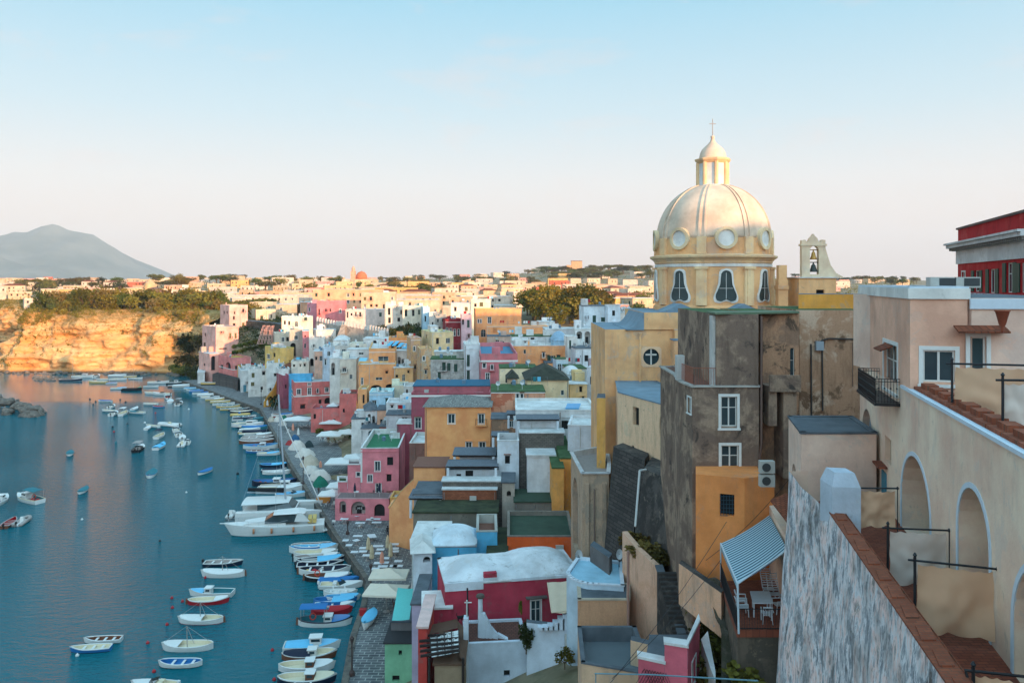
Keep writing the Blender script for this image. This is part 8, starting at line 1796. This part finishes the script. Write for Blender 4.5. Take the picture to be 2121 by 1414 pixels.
    q=W(-8.6,0,0); boat(0,0,3.2,100,'R','w','w','w','w','small inflatable tender hung behind the motor yacht',pos=(q.x,q.y),z=.5,grp='tenders')
    # catamaran
    p=PZ(584,1068,0); hd=R(7); r=thing('sailing_catamaran','large white sailing catamaran with tall mast and dark furled boom','sailing boat',(p.x,p.y,0),hd); M2=ROOTM[r.name]; W2=lambda x,y,z:M2@Vector((x,y,z)); L=14
    for s_ in (-1,1):
        mb=MB(); n=16; sec=[]
        for i in range(n+1):
            t=i/n; b=.85*(.75+.25*min(1,t/.4) if t<.5 else max(0,1-((t-.5)/.5)**2.6)); row=[(0,-.5),(.6*b,-.3),(.75*b,.1),(b,1.1),(b,1.7)]
            sec.append([W2(-L/2+L*t,s_*3.0+y,zz) for y,zz in [(-a,c) for a,c in reversed(row)]+row[1:]])
        for i in range(n):
            for j in range(8): mb.poly([sec[i][j],sec[i+1][j],sec[i+1][j+1],sec[i][j+1]])
            mb.poly([sec[i][0],sec[i+1][0],sec[i+1][8],sec[i][8]])
        mb.poly(sec[0]); mb.build('hull',wt,r)
    mb=MB(); mb.hexa([W2(-6,-3,.9),W2(2.6,-3,.9),W2(2.6,3,.9),W2(-6,3,.9)],[W2(-6,-3,1.74),W2(2.6,-3,1.74),W2(2.6,3,1.74),W2(-6,3,1.74)]); mb.build('bridge_deck',wt,r)
    mb=MB(); mb.hexa([W2(-3.6,-2.6,1.74),W2(2.4,-2.3,1.74),W2(2.4,2.3,1.74),W2(-3.6,2.6,1.74)],[W2(-3.6,-2.5,2.75),W2(1.2,-2.0,2.75),W2(1.2,2.0,2.75),W2(-3.6,2.5,2.75)]); mb.build('saloon_window',glassm(),r)
    mb=MB(); mb.grid(lambda u,v:W2(-6.2+7.6*u,(2*v-1)*2.75*(1-.3*u**4),2.78+.28*(1-(2*v-1)**2)*min(1,4*(1-u))),12,8); mb.grid(lambda u,v:W2(-6.2+7.6*u,(2*v-1)*2.75*(1-.3*u**4),2.7),2,2); mb.build('saloon_roof',wt,r,True)
    top=17.8; mt=paint('mast_grey',C(160,168,174),.4); b0=W2(.6,0,2.9); mb=MB(); tp=b0+Vector((-1.2,0,top)); mb.tube(b0,tp,.19,.13,8); mb.build('mast',mt,r)
    mb=MB(); mb.tube(W2(.3,0,4.4),W2(-5.6,0,4.7),.42,.3,8); mb.build('furled_sail',cloth('k'),r,True); mb=MB(); mb.tube(W2(.3,0,4.0),W2(-5.8,0,4.2),.1,.1,6); mb.build('boom',mt,r)
    mb=MB(); mb.tube(b0.lerp(tp,.82),W2(6.6,0,1.5),.09,.11,6); mb.build('furled_jib',wt,r); mb=MB()
    for y in (-2.7,2.7): mb.tube(tp,W2(-.6,y,1.75),.02,.02,4)
    mb.tube(tp,W2(-6.8,0,1.8),.02,.02,4)
    mb.build('rigging',mt,r)
    q=W2(-8.3,-.5,0); boat(0,0,3.4,97,'Rm','w','w','w','w','white dinghy hung at the stern of the sailing catamaran',pos=(q.x,q.y),z=.5,grp='tenders')
yacht()
for px,py,k in ((356,1239,'r'),(378,1246,'r'),(389,1245,'r'),(357,1259,'r'),(346,1294,'r'),(306,1332,'r'),(319,1391,'r'),(427,1166,'r'),(425,1197,'r'),(564,1347,'r'),(568,1408,'r'),(160,1358,'w'),(170,1076,'w'),(331,1121,'k'),(386,1020,'w'),(300,876,'w'),(391,848,'w'),(233,885,'k'),(264,879,'k'),(240,917,'t'),(276,933,'y'),(327,929,'y'),(236,895,'r'),(492,982,'k'),(322,856,'r'),(186,827,'k'),(198,832,'k'),(249,828,'k'),(260,833,'k'),(193,838,'k')): buoy(px,py,k,.2 if py>1000 else .3)
# ---------------------------------------------------------------- quay life
QZ=1.2
def QP(px,py,z=QZ): return PZ(px,py,z)
def canopy(px,py,w_,dp,label,col=None,hz=2.7,rz=0,group='open parasols on the quay',legs=False):
    p=PZ(px,py,QZ+hz); r=thing('parasol',label,'parasol',(p.x,p.y,QZ),R(rz),group); M_=ROOTM[r.name]; W=lambda x,y,z:M_@Vector((x,y,z)); m=col or cloth('w'); mb=MB(); n=8
    for s in range(4):
        c=[(-w_/2,-dp/2),(w_/2,-dp/2),(w_/2,dp/2),(-w_/2,dp/2)]; a=c[s];b=c[(s+1)%4]
        for i in range(n):
            u,v=i/n,(i+1)/n; pa=Vector(a).lerp(Vector(b),u); pb=Vector(a).lerp(Vector(b),v); sg=lambda t:-.16*math.sin(PI*t)
            for k in range(3):
                q0,q1=k/3,(k+1)/3; zz=lambda q,t:hz-.1+.75*(1-q)**1.25+sg(t)*q*(1-q)*2
                mb.poly([W(pa.x*q1,pa.y*q1,zz(q1,u)),W(pb.x*q1,pb.y*q1,zz(q1,v)),W(pb.x*q0,pb.y*q0,zz(q0,v)),W(pa.x*q0,pa.y*q0,zz(q0,u))])
            mb.poly([W(pa.x,pa.y,hz-.1),W(pb.x,pb.y,hz-.1),W(pb.x,pb.y,hz-.32),W(pa.x,pa.y,hz-.32)])
    mb.build('canopy',m,r); mb=MB(); mb.tube(W(0,0,0),W(0,0,hz+.6),.05,.04,6); mb.build('pole',bp('s'),r); mb=MB(); mb.lathe([(.4,0),(.4,.1),(.08,.14)],tuple(W(0,0,0)),8); mb.build('foot',bp('s'),r)
    if legs:
        for x in (-1,1):
            for y in (-1,1): mb=MB(); mb.tube(W(x*w_*.48,y*dp*.48,0),W(x*w_*.48,y*dp*.48,hz-.1),.04,.04,5); mb.build('post',paint('post_dark_blue',C(50,70,80)),r)
CRC=flat('cream_parasol_cloth',C(220,206,186),.9,0,.05,1.5)
canopy(806,1186,4.6,3.4,'large cream square parasol, rear one of two by the red brick stair',CRC); canopy(800,1219,4.8,3.6,'large cream square parasol, front one of two by the red brick stair',CRC,2.7,-6)
for i,(px,py,w_,dp,l) in enumerate(((617,866,7.0,5,'big white tent canopy with dark ribs on the far piazza'),(688,872,5.6,5,'white canopy left of the small white niche'),(722,866,5.2,5,'white canopy behind the small white niche'),(685,897,5.6,5.4,'white canopy over the wicker chairs, left one'),(722,893,5.4,5,'white canopy over the wicker chairs, right one'),(706,953,5.4,5.4,'white canopy beside the pink quay house, left one'),(735,945,4.6,5,'white canopy against the pink quay house wall'),(705,1003,4.4,3.6,'small white canopy below the pair beside the pink house'),(688,1020,4.4,3,'white pointed canopy by the orange boat stand'),(690,838,3,3,'round white parasol on the salmon terrace'))):
    canopy(px,py,w_,dp,l,None,2.7 if i<9 else 6,0,legs=i==0)
def closed(px,pyt,pyb,label,col,group='closed parasols on the quay'):
    p=QP(px,pyb); h=P(px,pyt,p.y).z-QZ; r=thing('closed_parasol',label,'parasol',(p.x,p.y,QZ),0,group); mb=MB(); mb.tube((p.x,p.y,QZ),(p.x,p.y,QZ+h),.035,.03,5); mb.build('pole',bp('s'),r); mb=MB(); n=12
    prof=[(.1,.22),(.3,.3),(.24,.5),(.26,.62),(.18,.85),(.05,1)]
    i0=0
    for (ra,za),(rb,zb) in zip(prof,prof[1:]):
        for k in range(n):
            w0=1+.22*(k%2); w1=1+.22*((k+1)%2); a,b=2*PI*k/n,2*PI*(k+1)/n
            mb.poly([(p.x+ra*w0*math.cos(a),p.y+ra*w0*math.sin(a),QZ+h*za),(p.x+ra*w1*math.cos(b),p.y+ra*w1*math.sin(b),QZ+h*za),(p.x+rb*w1*math.cos(b),p.y+rb*w1*math.sin(b),QZ+h*zb),(p.x+rb*w0*math.cos(a),p.y+rb*w0*math.sin(a),QZ+h*zb)])
    mb.build('canopy',col,r)
BEI=flat('beige_parasol_cloth',C(190,172,140),.9); PCH=flat('peach_parasol_cloth',C(206,140,116),.9)
for px,a,b,l,c in ((763,1111,1147,'closed beige parasol, rear left of the table terrace',BEI),(770,1127,1166,'closed beige parasol, in front of the rear left one',BEI),(803,1107,1143,'closed beige parasol near the ochre ramp wall',BEI),(809,1122,1162,'closed beige parasol in front of the ramp wall one',BEI),(791,1141,1176,'closed patterned peach parasol among the checked tables',PCH),(650,877,888,'closed white parasol left of the white canopies',cloth('w')),(607,876,896,'closed peach parasol by the white chairs',PCH),(618,886,905,'closed white slim parasol by the red cloth',cloth('w')),(664,954,972,'closed pinkish parasol beside the net heaps',PCH),(548,826,842,'closed white parasol by the palms, left one',cloth('w')),(554,828,843,'closed white parasol by the palms, right one',cloth('w'))): closed(px,a,b,l,c)
TBT=paint('table_white',C(206,210,212),.5)
def table(px,py,w_=1.3,dp=.8,rz=0):
    p=PZ(px,py,QZ+.75); r=thing('cafe_table','white cafe table on the quay by the ochre ramp','table',(p.x,p.y,QZ),R(rz),'white cafe tables on the quay'); M_=ROOTM[r.name]; W=lambda x,y,z:M_@Vector((x,y,z)); mb=MB(); mb.hexa([W(-w_/2,-dp/2,.72),W(w_/2,-dp/2,.72),W(w_/2,dp/2,.72),W(-w_/2,dp/2,.72)],[W(-w_/2,-dp/2,.76),W(w_/2,-dp/2,.76),W(w_/2,dp/2,.76),W(-w_/2,dp/2,.76)]); mb.build('table_top',TBT,r); mb=MB(); mb.tube(W(0,0,0),W(0,0,.72),.045,.045,6); mb.lathe([(.3,0),(.28,.03),(.05,.05)],tuple(W(0,0,0)),8); mb.build('leg',bp('s'),r)
for t_ in ((741,1109,1.4),(770,1109,1.2,1.7,20),(738,1118,.9,.9,45),(716,1118,.9),(723,1128,.9),(783,1130,1.5),(788,1137,1.1),(753,1134,1.2),(752,1141,1.1),(760,1149,1.2),(734,1142,1),(784,1145,1),(797,1155,1.2),(783,1165,1.1),(793,1172,1.3),(776,1177,1.2),(797,1164,1.1),(818,1126,1.1),(818,1135,1.1),(818,1141,1.1),(825,1161,1.1),(824,1171,1.3),(815,1171,1),(713,1074,1.3),(740,1067,.9,.9,45),(746,1082,1.5),(766,1075,1.2),(778,1074,1.5),(780,1081,1.5)): table(*t_)
def qchair(px,py,k='w',grp='white chairs on the quay',lab='white plastic chair among the quay restaurants'):
    p=QP(px,py); r=thing('chair',lab,'chair',(p.x,p.y,QZ),rnd.uniform(0,6.28),grp); M_=ROOTM[r.name]; W=lambda x,y,z:M_@Vector((x,y,z)); m=bp(k); mb=MB(); mb.obox(W(0,0,.44),M_.to_3x3()@Vector((.23,0,0)),M_.to_3x3()@Vector((0,.22,0)),(0,0,.025)); mb.build('seat',m,r); mb=MB(); mb.hexa([W(-.22,.2,.46),W(.22,.2,.46),W(.22,.24,.46),W(-.22,.24,.46)],[W(-.22,.3,.88),W(.22,.3,.88),W(.22,.33,.88),W(-.22,.33,.88)]); mb.build('backrest',m,r)
    for x in (-.2,.2):
        for y in (-.19,.2): mb=MB(); mb.tube(W(x,y,.43),W(x*1.15,y*1.15,0),.022,.02,4); mb.build('leg',m,r)
for px,py in ((676,1048),(690,1049),(712,1082),(745,1094),(769,1083),(597,893),(600,895),(640,884),(644,885),(634,884),(630,884),(624,886),(596,898),(646,886),(620,884),(664,912),(672,914),(676,916),(686,920),(690,921),(700,918),(706,917),(798,1240),(806,1243),(815,1236),(822,1240),(800,1230),(820,1228)): qchair(px,py)
for px,py in ((667,908),(680,913),(694,914),(712,914),(818,1256),(822,1268),(820,1262),(826,1274)): qchair(px,py,'o','brown wicker chairs on the quay','brown wicker chair by the restaurant canopies')
def lamp(px,pyt,pyb,label):
    p=QP(px,pyb); h=P(px,pyt,p.y).z-QZ; r=thing('street_lamp',label,'street lamp',(p.x,p.y,QZ),0,'lamp posts along the quay'); m=paint('lamp_iron',C(70,52,48),.7); mb=MB(); mb.lathe([(.3,0),(.28,.35),(.12,.55),(.08,.9),(.06,h-.7)],(p.x,p.y,QZ),8); mb.build('post',m,r); mb=MB(); mb.lathe([(.08,h-.7),(.22,h-.2),(.26,h-.15),(.05,h+.1)],(p.x,p.y,QZ),6); mb.build('lantern',m,r)
lamp(729,1318,1398,'tall lamp post at the near quay edge by the bottom boats'); lamp(768,1168,1226,'dark lamp post beside the cream parasols'); lamp(628,945,1003,'lamp post in front of the net heaps'); lamp(541,808,838,'lamp post near the palms at the far quay'); lamp(720,1078,1106,'thin lamp post on the quay step below the pink house'); lamp(660,1010,1040,'short rusty post beside the green net heap')
def heap(px,py,w_,dp,h,m,label,seed):
    p=QP(px,py); mb=MB()
    def fn(u,v):
        a=2*PI*u; rr=v; b=1+.25*noise.noise((math.cos(a)*1.5,math.sin(a)*1.5,seed)); hh=h*max(0,1-rr**2.6)*(1+.35*noise.noise((math.cos(a)*rr*2,math.sin(a)*rr*2,seed+5)))+.1*noise.noise((u*14,v*6,seed))
        return (p.x+w_/2*rr*b*math.cos(a),p.y+dp/2*rr*b*math.sin(a),QZ+max(-.02,hh))
    mb.grid(fn,28,9); tag(mb.build('net_heap',m,None,True),label,'net heap','covered fishing net heaps on the quay')
TP=flat('dirty_white_tarp',C(196,188,178),.9,0,.12,1.2); TP2=flat('beige_tarp',C(178,164,146),.9,0,.15,1.5); NG=flat('green_net',C(28,104,84),.95,0,.25,5)
for i,(px,py,w_,dp,h,m,l) in enumerate(((617,929,5.5,5,2.2,TP,'white tarp heap with red patch, farthest of the row'),(632,944,6,5,2,TP,'white tarp heap behind the beige one'),(642,962,5.5,6,2.2,TP2,'beige tarp heap beside the lamp post'),(645,978,4,4,1.6,TP,'pinkish white tarp heap before the green net'),(664,992,5.5,5,2.1,TP,'pale tarp heap behind the green net'),(664,1006,3.8,3.2,1.9,NG,'dark green fishing net heap nearest the pink house'),(575,872,3,3,1.6,TP,'small white bundle by the far canopy'),(585,880,3,3,1.5,TP,'second small white bundle by the far canopy'),(562,872,2.6,3,1.4,TP2,'cream bundle at the quay edge'),(588,868,2.6,2.4,1.4,NG,'small green net bundle by the big white tent'),(602,920,3,3,1.2,flat('red_net',C(150,50,50),.9),'small red net bundle'),(612,912,3,2.6,1.5,flat('blue_net',C(40,84,120),.9),'small dark blue net bundle'),(640,925,3,2.4,1.5,flat('dark_crates',C(40,54,56),.9),'dark pile of crates behind the white tarps'))): heap(px,py,w_*.8,dp*.8,h*.85,m,l,i*3.1)
boat(0,0,3.9,84,'Ec','w','l','l','l','light blue covered boat standing on the near quay',pos=tuple(QP(765,1290))[:2],z=QZ+.35,bot='w',grp='boats standing ashore')
boat(0,0,6,8,'Eh','w','w','o','b','blue boat with white hull standing on the far quay by the palms',pos=tuple(QP(584,864))[:2],z=QZ+.35,bot='r',grp='boats standing ashore')
boat(0,0,7,10,'Eo','y','w','s','w','brown open boat lying on the far quay under the stone wall',pos=tuple(QP(436,797))[:2],z=QZ+.3,bot='k',grp='boats standing ashore')
p=QP(752,1275); mb=MB(); mb.box((p.x-.35,p.y-.3,QZ),(p.x+.35,p.y+.3,QZ+.75)); mb.box((p.x-.4,p.y-.35,QZ+.75),(p.x+.4,p.y+.35,QZ+.83)); tag(mb.build('crate',paint('crate_red',C(168,34,40),.7)),'red plastic crate beside the light blue boat ashore','crate')
p=QP(668,1040); mb=MB(); mb.hexa([(p.x-1.1,p.y-.4,QZ),(p.x+1.2,p.y-.4,QZ),(p.x+1.2,p.y+.4,QZ),(p.x-1.1,p.y+.4,QZ)],[(p.x-1.0,p.y-.3,QZ+1.0),(p.x+1.6,p.y-.3,QZ+1.3),(p.x+1.6,p.y+.3,QZ+1.3),(p.x-1.0,p.y+.3,QZ+1.0)]); tag(mb.build('orange_stand',paint('stand_orange',C(190,120,50),.8)),'orange wooden boat cradle beside the pink house','cradle')
def palm(px,py,h,label,yuc=False):
    p=QP(px,py); r=thing('palm_tree',label,'palm tree',(p.x,p.y,QZ),0,'palms on the far quay'); mb=MB(); mb.tube((p.x,p.y,QZ),(p.x+.15,p.y,QZ+h),.2,.14,8); mb.build('trunk',BARK,r); mb=MB(); rg=random.Random(px)
    for k in range(26):
        a=rg.uniform(0,2*PI); up=rg.uniform(-.2,1.1); L=rg.uniform(1.6,2.4); o=Vector((p.x+.15,p.y,QZ+h)); pts=[o+Vector((math.cos(a)*L*t,math.sin(a)*L*t,up*L*t-1.5*t*t)) for t in (0,.25,.5,.75,1)]; s=Vector((-math.sin(a),math.cos(a),0))
        for i in range(4): w0,w1=(.05,.3,.34,.26,.02)[i],(.05,.3,.34,.26,.02)[i+1]; mb.poly([pts[i]-s*w0,pts[i+1]-s*w1,pts[i+1]+s*w1,pts[i]+s*w0])
    mb.build('fronds',FOL['d'],r)
for px,py,h,l in ((563,841,2.4,'bushy low palm left of three at the far quay'),(572,839,3.0,'tallest of three low palms at the far quay'),(569,848,2.0,'front one of three low palms at the far quay')): palm(px,py,h,l)
for px,py,l in ((597,836,'potted shrub left of the salmon house'),(595,829,'potted shrub behind the other at the salmon house'),(662,897,'green shrub beside the left white canopy'),(668,892,'tall planter shrub before the salmon terrace')): p=QP(px,py); tree('bush',p.x,p.y,QZ-.1,2.0,2.2,l,None,'g')
p=QP(803,1112)
def person():
    r=thing('person','person in dark clothes standing beside the ochre ramp wall','person',(p.x,p.y,QZ)); me=bpy.data.meshes.new('body')
    vs=[(0,0,.95),(0,0,1.15),(0,0,1.38),(0,0,1.5),(0,-.01,1.62),(.1,0,.88),(.11,.01,.5),(.11,.03,.08),(.12,-.1,.04),(-.1,0,.88),(-.11,.0,.5),(-.11,.03,.08),(-.12,-.1,.04),(.19,0,1.36),(.25,.02,1.1),(.24,-.08,.86),(-.19,0,1.36),(-.25,.02,1.1),(-.24,-.08,.86)]
    ed=[(0,1),(1,2),(2,3),(3,4),(0,5),(5,6),(6,7),(7,8),(0,9),(9,10),(10,11),(11,12),(2,13),(13,14),(14,15),(2,16),(16,17),(17,18)]
    me.from_pydata(vs,ed,[]); me.materials.append(flat('dark_clothes',C(34,34,40),.9)); o=bpy.data.objects.new('body',me); COL.objects.link(o); o.parent=r; o.modifiers.new('skin','SKIN'); sv=me.skin_vertices[0].data
    rs=[.13,.12,.14,.06,.1,.09,.065,.05,.04,.09,.065,.05,.04,.065,.05,.035,.065,.05,.035]
    for v,q in zip(sv,rs): v.radius=(q,q*.85)
    sv[0].use_root=True; o.modifiers.new('sub','SUBSURF').levels=1
    mb=MB(); mb.lathe([(.03,1.56),(.1,1.6),(.115,1.68),(.09,1.76),(.02,1.79)],(p.x,p.y,QZ),10); mb.build('hair',flat('dark_hair',C(30,24,22),.8),r,True)
person()
# ---------------------------------------------------------------- haze
def haze():
    mb=MB(); mb.box((-16000,-500,-8),(12000,14500,900))
    m=bpy.data.materials.new('haze_air'); m.use_nodes=True; t=m.node_tree; t.nodes.remove(t.nodes['Principled BSDF'])
    v=t.nodes.new('ShaderNodeVolumePrincipled'); v.inputs['Color'].default_value=(.78,.92,1,1); v.inputs['Density'].default_value=HAZED; v.inputs['Anisotropy'].default_value=0.0
    t.links.new(v.outputs[0],t.nodes['Material Output'].inputs['Volume'])
    o=mb.build('haze',m); o['kind']='stuff'; o['label']='pale morning haze lying over the bay and far town'
if HAZED>0: haze()
# ---------------------------------------------------------------- make every label single out one thing
ORD=['first','second','third','fourth','fifth','sixth','seventh','eighth','ninth','tenth','eleventh','twelfth']
def onm(i):
    if i<12: return ORD[i]
    n=i+1; return f"{n}{'th' if 10<n%100<20 else {1:'st',2:'nd',3:'rd'}.get(n%10,'th')}"
grp={}
for o in THINGS: grp.setdefault(o['label'],[]).append(o)
for lab,os_ in grp.items():
    if len(os_)<2: continue
    if o.get('category')=='': continue
    if os_[0].get('category') in ('boulder','buoy'): continue
    def k(o):
        v=o.location; return (CX+v[0]/max(v[1],1)*F)
    os_.sort(key=k); n=len(os_)
    for i,o in enumerate(os_):
        s=(f"{onm(i)} from left" if i<=n//2 else f"{onm(n-1-i)} from right") if n>2 else ('left one' if i==0 else 'right one')
        o['label']=lab+', '+s
for o in THINGS:
    w_=o['label'].split()
    if len(w_)>16: print('LONG',len(w_),o['label'])
